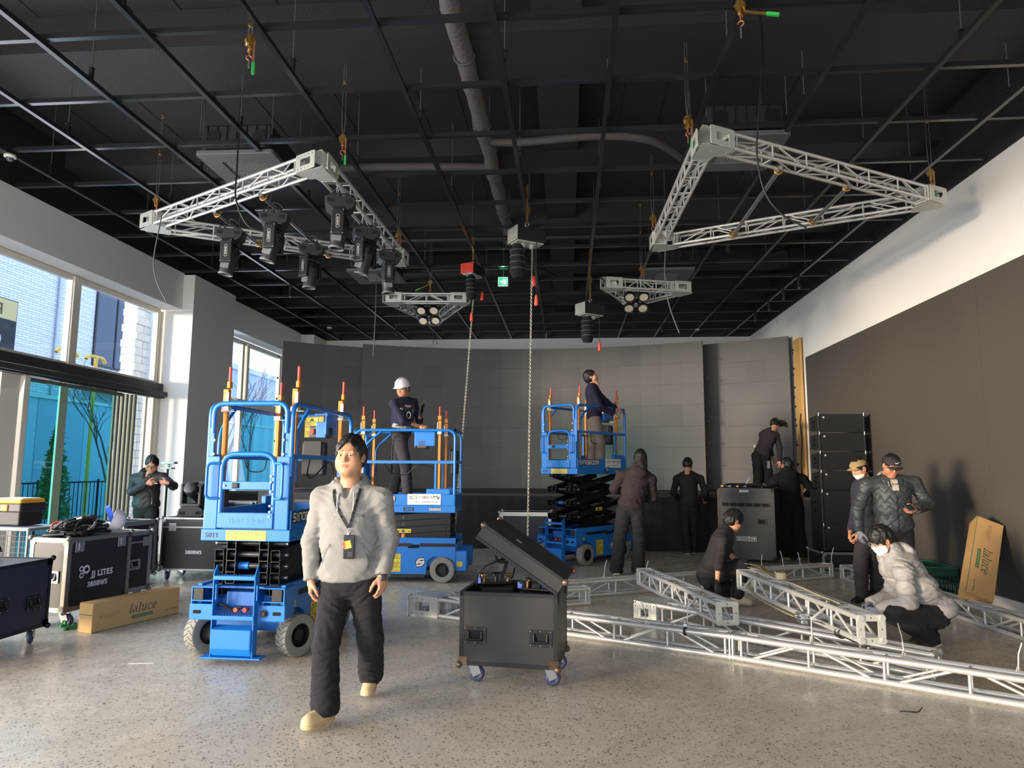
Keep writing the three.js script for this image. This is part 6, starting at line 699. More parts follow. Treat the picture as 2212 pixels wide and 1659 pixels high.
function glasses(P, hex = 0x2a2622) { const m = std(hex, .35, .4), g = new THREE.Group(); g.name = 'glasses'; P.H.add(g); for (const s of [-1, 1]) { part('rim', place(new THREE.TorusGeometry(.021, .0018, 6, 22), s * .032, .0, .1), m, g); part('temple', barGeo([s * .053, .002, .098], [s * .08, .006, .005], .0016, 6), m, g); part('lens', place(new THREE.CylinderGeometry(.02, .02, .001, 20), s * .032, 0, .1, Math.PI / 2), glassClear, g); } part('bridge', barGeo([-.011, .004, .102], [.011, .004, .102], .0016, 6), m, g); }
function faceMask(P, w = 1, drop = 0) { const hf = headField(w), f = (x, y, z) => { const d = hf(x, y, z) - .006; return smax(smax(smax(d, y + .022 + drop, .004), -.122 - y, .004), .02 - z + Math.abs(y + .07) * .2, .004); }; part('face_mask', meshField(f, [-.09, -.135, .0], [.09, .0, .13], .0034), std(0xe9e9e6, .8), P.H); for (const s of [-1, 1]) part('mask_loop', tubeGeo([[s * .068, -.035 - drop, .04], [s * .078, -.012, .012], [s * .084, .018, -.012], [s * .08, -.03, -.012], [s * .068, -.085, .03]], .0014, 20, 5), std(0xe9e9e6, .8), P.H); }
function capHat(P, hex, mark) { const g = new THREE.Group(); g.name = 'cap'; P.H.add(g); const m = clothMat(hex, .85), pts = []; for (let i = 0; i <= 10; i++) { const a = i / 10 * Math.PI / 2; pts.push(new THREE.Vector2(Math.cos(a) * .1, Math.sin(a) * .088)); } const cr = new THREE.LatheGeometry(pts, 36); cr.scale(.94, 1, 1.12); part('crown', place(cr, 0, .04, -.008, -.08), m, g); part('button', place(ball(.007, 8), 0, .128, -.016), m, g); for (let i = 0; i < 6; i++) { const a = i / 6 * 6.283 + .5, c2 = []; for (let k = 0; k <= 8; k++) { const e = k / 8 * Math.PI / 2; c2.push([Math.sin(a) * Math.cos(e) * .095, .04 + Math.sin(e) * .0885, Math.cos(a) * Math.cos(e) * .113 - .008]); } part('seam', tubeGeo(c2, .0014, 12, 4), m, g); }
  const s = new THREE.Shape(); s.moveTo(-.09, 0); s.bezierCurveTo(-.085, .1, .085, .1, .09, 0); s.bezierCurveTo(.06, .03, -.06, .03, -.09, 0); const b = extrude(s, .004, .0015, 16), p = b.attributes.position; for (let i = 0; i < p.count; i++) p.setZ(i, p.getZ(i) + .9 * p.getX(i) ** 2 * 3 - .0); b.computeVertexNormals(); b.rotateX(Math.PI / 2); part('brim', place(b, 0, .047, .082, .24), m, g); if (mark) mark(g); return g; }
// joints of the twelve people, metres from each pos: head, neck, chest, hips, shoulders, elbows, wrists, legs, toes
const JP = {
  p1: { pos: [-1.46,0,-4.66], J: { hd: [-.014,1.674,.04], nk: [-.026,1.477,-.02], ch: [-.014,1.322,0], hp: [.002,.852,0], sR: [-.21,1.395,0], eR: [-.294,1.093,-.04], wR: [-.254,.856,.04], sL: [.195,1.392,0], eL: [.246,1.127,-.05], wL: [.238,.898,.06], hR: [-.089,.808,0], kR: [-.102,.471,.14], aR: [-.073,.104,.2], tR: [-.143,.053,.36], hL: [.095,.811,0], kL: [.138,.463,-.04], aL: [.042,.147,-.42], tL: [.041,.035,-.34] } },
  p2: { pos: [-2.51,1.08,-10.28], J: { hd: [.013,1.715,.02], nk: [.034,1.562,0], ch: [.023,1.435,0], hp: [-.004,1.071,0], sR: [-.081,1.476,.16], eR: [.081,1.202,.22], wR: [.309,1.143,.08], sL: [.141,1.52,-.16], eL: [.245,1.248,-.14], wL: [.312,1.337,.08], hR: [-.008,.976,.09], kR: [.107,.585,.12], aR: [.131,.163,.06], tR: [.267,.084,.1], hL: [-.016,.984,-.09], kL: [-.044,.572,-.1], aL: [-.138,.141,-.12], tL: [.002,.061,-.08] } },
  p3: { pos: [.47,1.62,-12.55], J: { hd: [-.047,1.647,0], nk: [-.032,1.503,0], ch: [-.016,1.376,0], hp: [.004,.88,0], sR: [-.023,1.355,.19], eR: [.096,1.078,.22], wR: [.347,.964,.1], sL: [.05,1.397,-.19], eL: [.217,1.209,-.2], wL: [.402,1.064,-.1], hR: [.009,.849,.09], kR: [.103,.46,.1], aR: [.093,.067,.06], tR: [.237,-.014,.09], hL: [-.001,.861,-.09], kL: [-.021,.459,-.1], aL: [-.041,.068,-.12], tL: [.107,-.015,-.09] } },
  p4: { pos: [-6.69,0,-10.65], J: { hd: [.097,1.642,.08], nk: [-.004,1.502,0], ch: [.005,1.37,0], hp: [-.004,.962,0], sR: [-.202,1.413,.02], eR: [-.131,1.215,.2], wR: [.218,1.349,.36], sL: [.236,1.43,-.02], eL: [.493,1.303,.1], wL: [.519,1.358,.34], hR: [-.092,.903,0], kR: [-.049,.474,.03], aR: [-.036,.043,0], tR: [.155,.003,.2], hL: [.1,.905,0], kL: [.165,.477,.03], aL: [.177,.046,0], tL: [.379,.007,.2] } },
  p5: { pos: [.96,0,-10.95], J: { hd: [.162,1.773,-.06], nk: [.133,1.615,-.01], ch: [.087,1.458,0], hp: [-.005,1.004,0], sL: [-.14,1.499,0], eL: [-.242,1.296,-.12], wL: [-.061,1.248,-.32], sR: [.321,1.445,0], eR: [.356,1.172,-.1], wR: [.192,1.133,-.32], hL: [-.105,.947,0], kL: [-.18,.494,-.03], aL: [-.232,.069,.02], tL: [-.26,-.019,-.2], hR: [.086,.949,0], kR: [.126,.509,-.06], aR: [.097,.072,-.05], tR: [.161,-.009,-.28] } },
  p6: { pos: [2.32,0,-13.75], J: { hd: [-.006,1.695,0], nk: [-.009,1.561,0], ch: [-.004,1.41,0], hp: [.001,.915,0], sL: [-.224,1.426,0], eL: [-.284,1.158,-.06], wL: [-.158,1.026,-.26], sR: [.225,1.429,0], eR: [.325,1.162,-.06], wR: [.366,1.015,-.2], hL: [-.08,.862,0], kL: [-.073,.441,0], aL: [-.055,.073,.05], tL: [-.099,.01,-.12], hR: [.078,.863,0], kR: [.083,.44,-.04], aR: [.075,.073,-.05], tR: [.142,.017,-.24] } },
  p7: { pos: [3.96,1.11,-14.7], J: { hd: [.328,1.42,-.05], nk: [.226,1.312,0], ch: [.165,1.197,0], hp: [.001,.797,0], sL: [.058,1.219,-.05], eL: [.214,1.023,-.2], wL: [.294,.784,-.25], sR: [.318,1.206,.02], eR: [.378,.95,0], wR: [.373,.675,-.02], hL: [-.084,.768,0], kL: [-.082,.446,.02], aL: [-.09,.127,.04], tL: [.016,.066,-.16], hR: [.074,.769,0], kR: [.127,.448,0], aR: [.105,.128,0], tR: [.222,.067,-.16] } },
  p8: { pos: [4.06,0,-13.2], J: { hd: [-.053,1.699,0], nk: [-.05,1.572,0], ch: [-.016,1.395,0], hp: [-.001,.976,0], sL: [-.237,1.444,0], eL: [-.349,1.272,-.1], wL: [-.372,1.284,-.32], sR: [.226,1.447,0], eR: [.403,1.246,-.04], wR: [.357,1.137,-.24], hL: [-.085,.925,0], kL: [-.111,.493,0], aL: [-.132,.085,.04], tL: [-.167,.018,-.1], hR: [.079,.927,0], kR: [.102,.495,0], aR: [.103,.088,.04], tR: [.211,.032,-.1] } },
  p9: { pos: [3.69,0,-9.05], J: { hd: [-.06,1.626,0], nk: [-.023,1.488,0], ch: [-.007,1.363,0], hp: [0,.887,0], sR: [.024,1.416,-.18], eR: [-.078,1.081,-.14], wR: [-.187,.846,-.05], sL: [.001,1.411,.12], eL: [-.041,1.095,.1], wL: [-.103,.829,0], hR: [-.016,.837,-.05], kR: [-.089,.445,-.03], aR: [-.111,.061,0], tR: [-.226,.004,.06], hL: [.043,.846,.05], kL: [.122,.45,-.1], aL: [.112,.122,-.12], tL: [.013,.075,-.06] } },
  p10: { pos: [3.8,0,-8.6], J: { hd: [-.022,1.664,.1], nk: [-.007,1.518,0], ch: [-.027,1.355,0], hp: [.004,.915,0], sR: [-.276,1.429,0], eR: [-.405,1.142,.02], wR: [-.422,.895,.08], sL: [.262,1.454,0], eL: [.388,1.214,.03], wL: [.159,1.159,.22], hR: [-.087,.871,0], kR: [-.167,.504,.04], aR: [-.172,.121,0], tR: [-.291,.083,.2], hL: [.101,.873,0], kL: [.11,.497,.03], aL: [.126,.116,0], tL: [.091,.081,.2] } },
  p11: { pos: [3.42,0,-6.95], J: { hd: [-.461,.94,-.02], nk: [-.402,.805,0], ch: [-.313,.687,0], hp: [.003,.297,0], sL: [-.372,.681,.2], eL: [-.348,.411,.2], wL: [-.586,.317,.12], sR: [-.249,.66,-.2], eR: [-.325,.389,-.2], wR: [-.559,.334,-.1], hL: [-.06,.281,.09], kL: [-.467,.302,.2], aL: [-.121,.044,.1], tL: [-.272,-.02,.12], hR: [.029,.263,-.09], kR: [-.298,.285,-.16], aR: [-.055,.048,-.1], tR: [-.201,-.014,-.1] } },
  p12: { pos: [1.65,0,-8.72], J: { hd: [.351,.981,-.02], nk: [.267,.888,0], ch: [.181,.771,0], hp: [-.003,.32,0], sR: [.165,.769,.2], eR: [.091,.49,.28], wR: [.065,.293,.3], sL: [.269,.755,-.18], eL: [.331,.567,-.26], wL: [.406,.491,-.16], hR: [-.004,.312,.09], kR: [.403,.471,.1], aR: [.337,.124,.08], tR: [.501,.04,.1], hL: [.019,.285,-.09], kL: [.397,.128,-.22], aL: [.018,.153,-.16], tL: [-.062,.085,-.16] } },
};
const dn = [0, -1, 0];
const who = (k, o) => makePerson({ ...JP[k], ...o, floor: 0, seed: k.charCodeAt(1) * 3 + (k.charCodeAt(2) || 0) });
{ // man walking towards the viewer
  const P = who('p1', { label: 'man in a grey hoodie and black trousers walking towards the viewer, phone on a lanyard', front: [.1, 0, 1], face: [-.05, .1, 1], B: 1.16, headW: 1.06, headS: 1.06, skin: 0xbb8b6c, hair: 'parted', cell: .0085, shoe: 0xcdb489, sole: 0xc2a87e,
    top: { kind: 'hoodie', hex: 0x8b8a88, loose: .03, hood: true, hoodAt: .99, fold: .017, hemAt: -.1, band: .012, rough: .95, extra: ({ q, X, Y, Z }) => ell(q(.2, .13), [.15, .1, .03], X, Y, Z) }, legs: { hex: 0x17161a, wide: .026, flare: .022, cut: .05, fold: .018 },
    hands: { R: [[.06, -1, .08], [.35, 0, 1], .55], L: [[.0, -1, .1], [-.55, 0, 1], .5] } });
  const lan = std(0x0f0f11, .6), knot = [0, .5]; for (const s of [-1, 1]) drape(P, [[s * .088, .97], [s * .075, .85], [s * .035 + .012, .68], [s * .004 + .025, .565]], .016, lan, 'lanyard'); for (const s of [-1, 1]) part('drawstring', tubeGeo([onFront(P, s * .05, .93, .012), onFront(P, s * .056, .84, .014), onFront(P, s * .05, .74, .012)], .0045, 14), std(0xb9b7b2, .8), P.t);
  const c = onFront(P, .025, .535, .01), ph = onFront(P, .03, .37, .012); part('lanyard_clip', join([place(new THREE.TorusGeometry(.009, .0025, 6, 12), c.x, c.y - .005, c.z), place(rbox(.012, .05, .006, .002), c.x, c.y - .035, c.z)]), M.steel, P.t);
  const g = new THREE.Group(); g.name = 'phone'; g.position.copy(ph); P.t.add(g); part('phone_body', rbox(.074, .152, .011, .005), M.blackGloss, g); part('camera_bump', rbox(.034, .036, .004, .004), M.darkSteel, g, [.012, -.045, .006]); part('sticker', rbox(.048, .05, .002, .001), std(0xe8a63a, .5), g, [-.008, .015, .0065], [0, 0, .25]); part('sticker', rbox(.018, .04, .0022, .001), std(0xd94a32, .5), g, [-.03, .012, .0066], [0, 0, .25]);
  for (const s of [-1, 1]) drape(P, [[s * .1, .4], [s * .135, .31], [s * .17, .2]], .012, clothMat(0x7d7c7a, .95), 'pocket_edge', 1, .003, .001); { const m = part('shirt_collar', new THREE.TorusGeometry(.066, .008, 8, 28), std(0x1c1c20, .9), P.t); m.position.copy(P.q(.975, .0)); m.quaternion.setFromUnitVectors(V(0, 0, 1), P.Y.clone().addScaledVector(P.Z, .5).normalize()); }
  for (const s of ['L', 'R']) { const a = P.J['a' + s], d = P.J['t' + s].clone().sub(a.clone().addScaledVector(UP, -.055)).normalize(), [sx, sd, su] = frame(d, UP); for (let i = 0; i < 4; i++) { const c = a.clone().addScaledVector(sd, .045 + i * .018).addScaledVector(su, .01 - i * .013); part('lace', tubeGeo([c.clone().addScaledVector(sx, -.028).addScaledVector(su, -.012), c.clone().addScaledVector(su, .006), c.clone().addScaledVector(sx, .028).addScaledVector(su, -.012)], .004, 10, 5), std(0xd8c7a2, .8), P.t); } }
  const lg = faceOut(part('chest_logo', new THREE.PlaneGeometry(.06, .04), decalMat(textTex(192, 128, (x) => { x.save(); x.transform(1, 0, -.25, 1, 22, 0); letters(x, 'N', 66, 42, 74, '#3b3e48'); letters(x, 'B', 112, 42, 74, '#16171c'); x.restore(); x.fillStyle = '#55565c'; x.fillRect(28, 34, 40, 5); x.fillRect(24, 48, 40, 5); letters(x, 'new balance', 96, 104, 24, '#2a2b31'); })), P.t), P); lg.position.copy(onFront(P, .11, .67, .006));
  const w = P.J.wL, d = P.J.wL.clone().sub(P.J.eL).normalize(), wb = part('watch_band', new THREE.TorusGeometry(.031, .009, 8, 24), std(0x8d9098, .3, .7), P.t); wb.position.copy(w).addScaledVector(d, .012); wb.quaternion.setFromUnitVectors(V(0, 0, 1), d); wb.scale.set(1, 1, 1.3); const wf = part('watch_face', rbox(.036, .042, .012, .006), M.blackGloss, P.t); wf.position.copy(wb.position).addScaledVector(V(.45, .1, 1).normalize(), .036); wf.lookAt(P.t.position.clone().add(wf.position).add(V(.45, .1, 1)));
}
{ // helmeted man on the second lift
  const P = who('p2', { label: 'man in a white safety helmet and harness standing on the side-on blue lift', front: [.62, 0, .78], face: [-.35, -.28, 1], B: 1.08, headW: 1.05, skin: 0xc28a6a, hair: 'capped', cell: .011, shoe: 0x1c1c1e, top: { kind: 'long_sleeved_shirt', hex: 0x23233f, loose: .018, fold: .013, sleeve: .42, hemAt: -.02 }, legs: { hex: 0x38353c, wide: .026, flare: .01, fold: .016 }, hands: { R: [[.8, -.35, .1], [.2, .6, -.3], .7], L: [[.15, 1, .2], [-.4, .1, 1], .35, 1, 0x1b1b1d] } });
  const g = new THREE.Group(); g.name = 'safety_helmet'; P.H.add(g); const wm = std(0xe6e2ea, .3); const shell = new THREE.LatheGeometry([[.122, -.012], [.12, 0], [.116, .03], [.1, .085], [.06, .122], [0, .134]].map((p) => new THREE.Vector2(...p)), 40); shell.scale(.95, 1, 1.1); part('shell', place(shell, 0, .04, 0, .04), wm, g); part('peak', (() => { const s = new THREE.Shape(); s.moveTo(-.1, 0); s.bezierCurveTo(-.09, .075, .09, .075, .1, 0); s.bezierCurveTo(.06, .02, -.06, .02, -.1, 0); const e = extrude(s, .005, .001, 14); e.rotateX(Math.PI / 2); return place(e, 0, .04, .1, .2); })(), wm, g); part('ridge', tubeGeo([[0, .1, .125], [0, .168, .06], [0, .178, 0], [0, .165, -.06], [0, .1, -.12]], .009, 24), wm, g); decal('helmet_mark', .05, .05, decalMat(textTex(64, 64, (x) => letters(x, 'Y.', 34, 32, 50, '#2a2a30', { family: 'serif', style: 'italic' }))), g, [-.0, .09, .138]).rotation.x = -.3; part('chin_strap', tubeGeo([[.088, .03, .02], [.07, -.06, .05], [.0, -.118, .06], [-.07, -.06, .05], [-.088, .03, .02]], .0035, 30, 5), M.black, g);
  const st = std(0x2a2a2d, .7), lt = std(0x9a9a98, .7); for (const s of [-1, 1]) { drape(P, [[s * .1, .97], [s * .1, .8], [s * .1, .6], [s * .09, .35], [s * .12, .12]], .045, st, 'harness_strap', 1, .006); drape(P, [[s * .1, .97], [s * .08, .75], [s * .05, .5], [s * .11, .15]], .045, lt, 'harness_strap', -1, .006); } drape(P, [[-.11, .66], [0, .64], [.11, .66]], .045, st, 'chest_strap', 1, .008); drape(P, [[-.17, .16], [-.08, .13], [0, .12], [.08, .13], [.17, .16]], .06, lt, 'waist_belt', 1, .012); drape(P, [[-.17, .16], [-.08, .13], [0, .12], [.08, .13], [.17, .16]], .08, lt, 'waist_belt', -1, .014);
  for (const u of [-.1, .1]) { const m = faceOut(part('buckle', rbox(.05, .04, .012, .004), M.steel, P.t), P); m.position.copy(onFront(P, u, .66, .012)); } const ca = part('carabiner', new THREE.TorusGeometry(.03, .006, 8, 20), M.steel, P.t); ca.position.copy(onFront(P, .02, .5, .02)); ca.scale.y = 1.6; const pr = faceOut(part('chest_print', new THREE.PlaneGeometry(.14, .06), decalMat(textTex(256, 110, (x) => { letters(x, 'NNEX', 128, 40, 70, '#d8c8b8'); x.fillStyle = '#c08a68'; x.fillRect(96, 80, 60, 18); })), P.t), P); pr.position.copy(onFront(P, .01, .76, .008));
  const b = P.q(.1, -.14); part('lanyard_rope', tubeGeo([b, b.clone().add(V(-.06, -.25, .02)), b.clone().add(V(-.05, -.55, .04)), b.clone().add(V(0, -.75, .05))], .011, 24), M.cable, P.t); part('rope_bag', rbox(.09, .16, .06, .02), M.blackMatt, P.t, b.clone().add(V(-.03, -.62, .03)).toArray());
}
who('p3', { label: 'man in a dark navy fleece looking straight up from the raised lift', front: [1, 0, .15], face: [.72, .72, .18], up: [-.7, .7, 0], B: 1.0, skin: 0xc48e6c, hair: 'mop', cell: .012, shoe: 0x4a5a78, top: { kind: 'fleece', hex: 0x1d1733, loose: .03, fold: .012, hemAt: -.06, extra: ({ q, X, Y, Z }) => ell(q(.99, -.0), [.075, .05, .075], X, Y, Z) }, legs: { hex: 0x6f665d, wide: .03, flare: .015, fold: .018 }, hands: { R: [[.8, -.4, -.2], [.2, .4, -.5], .7], L: [[.8, -.4, .1], [.2, .5, .5], .7] } });
{ const P = who('p4', { label: 'man with glasses and a dark zip jacket by the left window, looking at his hands', front: [.25, 0, 1], face: [.35, -.55, 1], B: 1.16, headW: 1.06, skin: 0xc28868, hair: 'parted', cell: .011, top: { kind: 'jacket', hex: 0x2b272a, loose: .03, fold: .018, hemAt: -.12, rough: .6, hood: true }, legs: { hex: 0x17171a, wide: .02 }, hands: { R: [[1, .1, .1], [.1, 1, .3], .8], L: [[-1, .05, .1], [-.1, 1, .3], .8] } }); glasses(P); part('zip', tubeGeo([onFront(P, .12, .3, .003), onFront(P, .125, .2, .003), onFront(P, .12, .1, .003)], .003, 10), M.steel, P.t); part('held_screw', rbox(.05, .012, .012, .004), M.steel, P.t, P.J.wR.clone().lerp(P.J.wL, .5).add(V(0, -.005, .02)).toArray()); }
who('p5', { label: 'person with long dark hair in a brown-black hooded jacket, seen from behind', front: [.06, 0, -1], face: [-.1, -.45, -1], B: 1.05, skin: 0xc08a6c, hair: 'long', noFace: false, cell: .011, shoe: 0x2a2a2c, sole: 0xc9c6be, top: { kind: 'hooded_jacket', hex: 0x2a2024, loose: .045, hood: true, fold: .018, hemAt: -.16 }, legs: { hex: 0x201f22, wide: .04, flare: .02, cut: .06, fold: .026 }, hands: { L: [[.6, .2, -.6], [0, 1, 0], .7], R: [[-.7, .2, -.5], [0, 1, 0], .7] } });
who('p6', { label: 'man in a black sweater and trousers at the stage edge, seen from behind', front: [.15, 0, -1], face: [.5, -.15, -1], B: .98, skin: 0xc08a6c, hair: 'short', cell: .012, top: { kind: 'sweater', hex: 0x161618, loose: .03, fold: .014, hemAt: -.1 }, legs: { hex: 0x18181b, wide: .012, fold: .014 }, hands: { L: [[.3, .1, -1], [0, 1, 0], .6], R: [[0, -.4, -1], [-.3, .7, 0], .5] } });
{ const P = who('p7', { label: 'person in a purple sweater bending over on the stage, hair blown sideways', front: [.45, 0, -1], face: [.5, -.5, -.6], B: .9, skin: 0xc08a6c, hair: 'short', cell: .012, top: { kind: 'sweater', hex: 0x2a2230, loose: .025, fold: .013, hemAt: -.02 }, legs: { hex: 0x161618, wide: .034, flare: .025, fold: .022 }, hands: { L: [[.1, -1, -.1], [.3, 0, -1], .5], R: [[0, -1, 0], [-.5, 0, -.6], .5] } }); seed = 17; for (let i = 0; i < 14; i++) { const y = rr(-.03, .09), z = rr(-.05, .05), a = P.J.hd.clone().add(V(.02, y, z)); part('hair_strand', polyTube([a, a.clone().add(V(.1, .02 + rr(-.02, .02), 0)), a.clone().add(V(.17, -.0 + rr(-.03, .03), rr(-.02, .02))), a.clone().add(V(.23, -.05 + rr(-.03, .03), rr(-.02, .02)))], (u) => .02 * (1 - .85 * u), 6), hairMat, P.t); } part('pocket_tag', rbox(.04, .06, .008, .004), std(0xd8d8d4, .6), P.t, [-.14, .98 - 0, .06]); part('hanging_gloves', rbox(.06, .16, .05, .02), std(0x8a8790, .9), P.t, [.12, .6, .1]); }
who('p8', { label: 'person in a wide black hooded robe-like outfit behind the equipment rack', front: [-.05, 0, -1], face: [-.45, -.1, -1], B: 1.02, skin: 0xc08a6c, hair: 'short', cell: .012, shoe: 0xcfc9bd, sole: 0xb9b3a6, top: { kind: 'hooded_jacket', hex: 0x111113, loose: .055, hood: true, fold: .016, hemAt: -.1, sleeve: .9 }, legs: { hex: 0x121214, wide: .06, flare: .06, cut: .05, fold: .02 }, hands: { L: [[-.4, 0, -1], [0, 1, 0], .6], R: [[-.3, -.2, -1], [0, 1, 0], .6] } });
{ const P = who('p9', { label: 'man in a beige cap half hidden behind the man in the quilted jacket', front: [-1, 0, .35], face: [-1, -.4, .35], B: 1.0, skin: 0xc8906e, hair: 'capped', cell: .012, shoe: 0x202022, top: { kind: 'jacket', hex: 0x2b2b38, loose: .025, fold: .014, hemAt: -.08 }, legs: { hex: 0x343133, wide: .03, fold: .018 }, hands: { R: [[-.1, -1, .1], [-.6, 0, .5], .5], L: [[-.4, -.8, .1], [-.5, .4, .5], .6] } }); capHat(P, 0x9a855a, (g) => { const m = decal('cap_mark', .05, .012, decalMat(textTex(128, 32, (x) => { x.fillStyle = '#d8cfb4'; for (let i = 0; i < 8; i++) x.fillRect(4 + i * 15, 8 + (i % 2) * 3, 10, 14); })), g, [0, .075, .106]); m.rotation.x = -.35; }); faceMask(P, 1, .035); }
{ // man in the quilted jacket with a phone
  const qu = (x, y, z, J) => { const dx = x - J.ch.x, dz = z - J.ch.z, a = Math.atan2(dx, dz) * .17, zig = Math.abs(((a * 9 + 40) % 1) - .5) * 2, u = (y * 10 + zig * .62 + 40) % 1, e = Math.abs(u - .5) * 2; return .014 * Math.pow(e, 9) - .004; };
  const P = who('p10', { label: 'man in a dark cap and zigzag quilted jacket looking at a phone', front: [-.1, 0, 1], face: [-.02, -.6, 1], B: 1.2, headW: 1.06, skin: 0xbf8464, hair: 'capped', cell: .0085, shoe: 0x1c1c1e, top: { kind: 'quilted_jacket', hex: 0x3a4042, loose: .035, fold: .01, hemAt: -.08, rough: .45, quilt: qu, extra: ({ q, X, Y, Z }) => ell(q(.97, .0), [.1, .05, .095], X, Y, Z) }, legs: { hex: 0x201f22, wide: .03, fold: .016 }, hands: { R: [[.05, -1, .1], [.3, 0, 1], .5, 1, 0x97979a], L: [[-.85, -.1, .5], [-.1, .8, .4], .55] } });
  const hoodM = clothMat(0xb9b2a4, .9); { const c = P.q(1.0, -.03), g = new THREE.TorusGeometry(.098, .03, 12, 36); const m = part('hoodie_hood', g, hoodM, P.t); m.position.copy(c); m.quaternion.setFromUnitVectors(V(0, 0, 1), P.Y.clone().addScaledVector(P.Z, .6).normalize()); m.scale.set(1, 1, 1.3); } drape(P, [[0, .97], [.0, .88], [-.003, .76]], .07, hoodM, 'hoodie_front', 1, .004, .004); drape(P, [[0.005, .66], [-.005, .4], [-.0, .1], [0, -.06]], .012, M.darkSteel, 'zip', 1, .004, .004); for (const s of [-1, 1]) part('drawstring', tubeGeo([onFront(P, -.05 + s * .012, .93, .014), onFront(P, -.05 + s * .016, .84, .016)], .005, 10), hoodM, P.t);
  capHat(P, 0x2f2b30, (g) => { const s = new THREE.Shape(); s.moveTo(-.02, .006); s.bezierCurveTo(-.022, -.012, -.004, -.01, .026, .012); s.bezierCurveTo(.002, -.0, -.014, -.004, -.02, .006); const m = part('cap_mark', extrude(s, .002), std(0xe8e8e8, .5), g, [0.012, .085, .1], [-.45, .0, 0]); m.scale.set(1.25, 1.25, 1); }); glasses(P);
  const h = P.J.wL.clone().add(V(-.1, .035, .07)); const g = new THREE.Group(); g.name = 'phone'; g.position.copy(h); g.rotation.set(-1.05, -.2, .1); P.t.add(g); part('phone_body', rbox(.074, .15, .009, .004), std(0x3a5060, .3), g); part('screen', rbox(.068, .142, .002, .001), std(0x27323c, .1), g, [0, 0, .0055]);
}
{ const P = who('p11', { label: 'crouching man in a pale grey padded jacket and white face mask at the trusses', front: [-.9, 0, .2], face: [-1, -.42, .25], B: 1.06, skin: 0xc8926f, hair: 'mop', cell: .009, shoe: 0x1a1a1c, top: { kind: 'padded_jacket', hex: 0x9a9794, loose: .05, hood: true, fold: .02, quilt: (x, y, z, J) => { const u = ((y - .15 * x + 4) * 7.5) % 1, e = Math.abs(u - .5) * 2; return .016 * Math.pow(e, 6) - .005; }, rough: .6, hemAt: -.2, hem: -.06 }, legs: { hex: 0x141416, wide: .035, fold: .018 }, hands: { L: [[-.9, -.35, -.2], [-.2, .7, -.5], .6, 1, 0x8d93a4], R: [[-.9, -.35, .2], [-.2, .7, .5], .6, 1, 0x8d93a4] } }); faceMask(P); glasses(P, 0xa9a9a9); }
{ const P = who('p12', { label: 'man in a black sweater crouching side-on between the floor trusses', front: [1, 0, .2], face: [.9, -.35, -.25], B: 1.0, skin: 0xc48e6c, hair: 'mop', cell: .01, shoe: 0xb8b0a2, sole: 0xa59c8c, top: { kind: 'sweater', hex: 0x242123, loose: .025, fold: .016, sleeve: .3, hemAt: -.06, extra: ({ q, X, Y, Z }) => ell(q(1.0, -.02), [.07, .045, .07], X, Y, Z) }, legs: { hex: 0x17161a, wide: .03, fold: .016 }, hands: { R: [[.15, -1, .0], [.8, 0, -.2], .6, 1, 0x1a1a1c], L: [[.8, -.4, 0], [.2, .8, .4], .6, 1, 0x2a2a2e] } }); }
// ---------------------------------------------------------------- harnesses, helmet, cable coil and small scraps
{ const t = tangle('harness_pile', 'heap of black safety harness straps and buckles on the lettered case', [-5.17, .885, -7.12], 16, .2, .2, .34, .014, [M.black, M.blackMatt, M.cable, MC.dull], 61, 'harness'); for (let i = 0; i < 5; i++) part('buckle', rbox(.05, .012, .035, .004), M.steel, t, [rr(-.12, .2), .08 + i * .025, rr(-.3, .3)], [rr(-.8, .8), rr(0, 3), 0]); part('pouch', rbox(.2, .12, .26, .04), M.blackMatt, t, [-.04, .07, .1], [.1, .4, .1]); part('red_strap', tubeGeo([[-.2, .06, .2], [-.24, .12, .1], [-.12, .13, .0]], .012, 16), M.red, t); }
{ const t = thing('safety_helmet', 'white safety helmet lying on its side among the harnesses', 'helmet', [-4.98, 1.03, -7.34], .6); const g = new THREE.LatheGeometry([[.125, -.01], [.12, 0], [.116, .03], [.1, .085], [.06, .122], [0, .134]].map((p) => new THREE.Vector2(...p)), 32); part('shell', g, std(0xdcd8e0, .35), t, [0, 0, 0], [0, 0, -1.9]); part('suspension', new THREE.CylinderGeometry(.1, .1, .05, 24, 1, true), std(0x2458c8, .5), t, [-.03, .05, -.05], [0, 0, -1.2]); }
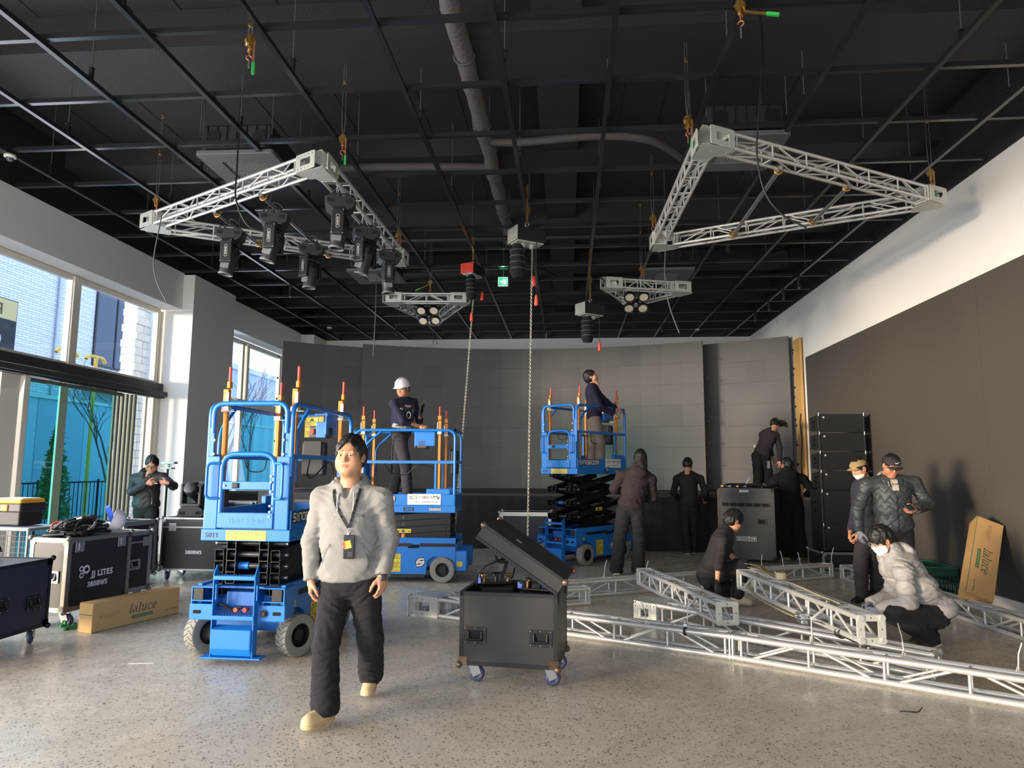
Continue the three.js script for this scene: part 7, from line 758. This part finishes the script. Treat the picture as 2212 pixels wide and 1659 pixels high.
{ const t = thing('cable_coil', 'bundle of dark green-black cables hung over a grey case by the column', 'cable', [-5.75, .885, -10.5]); part('grey_case', rbox(.5, .5, .3, .03), std(0x4c4f52, .6), t, [.05, .25, -.25]); for (let i = 0; i < 12; i++) part('cable', tubeGeo([[-.16 + i * .012, .02, .12], [-.13 + i * .014, .22, .08], [-.02 + i * .014, .42, -.02], [.1 + i * .012, .5, -.12]], .009, 20), i % 3 ? M.cable : std(0x39504a, .5), t); }
{ const t = thing('stand', 'slim stand with a small white plate bracket behind the man by the window', 'stand', [-6.7, 0, -11.2]); tubePart('pole', [0, 0, 0], [0, 1.58, 0], .018, M.darkSteel, t); part('base', cyl(.2, .03, 24), M.darkSteel, t, [0, .015, 0]); part('plate', rbox(.2, .03, .12, .01), std(0xdad8d0, .5), t, [0, 1.58, 0]); part('plate', rbox(.24, .04, .12, .012), std(0xdad8d0, .5), t, [.02, 1.67, 0]); part('post', cyl(.035, .07, 14), std(0xdad8d0, .5), t, [0, 1.62, 0]); }
{ const t = thing('amplifier_rack', 'black amplifier rack seen through the gate of the front lift', 'rack', [-4.48, 0, -11.15]); part('cabinet', rbox(.95, 1.2, .6, .01), M.black, t, [0, .62, 0]); for (let i = 0; i < 5; i++) part('amplifier', rbox(.84, .13, .02, .006), i % 2 ? M.darkSteel : M.blackGloss, t, [0, .4 + i * .16, .305]); for (let i = 0; i < 6; i++) part('knob', place(cyl(.016, .02, 12), 0, 0, 0, Math.PI / 2), M.steel, t, [-.35 + i * .14, 1.04, .325]); }
single('tape_scrap', box(.2, .002, .014), std(0xe6e2d6, .7), 'thin white strip of tape on the floor in front of the left lift', 'tape', [-3.5, .002, -5.65], [0, .15, 0]);
{ const t = thing('spanner', 'small spanner lying on the floor in front of the stage', 'tool', [1.93, 0, -12.2], .3); part('shaft', rbox(.2, .008, .022, .003), M.steel, t, [0, .005, 0]); for (const s of [-1, 1]) part('jaw', place(new THREE.TorusGeometry(.018, .007, 6, 14, 4.6), 0, 0, 0, Math.PI / 2), M.steel, t, [s * .11, .007, 0]); }
renderer.render(scene, camera);
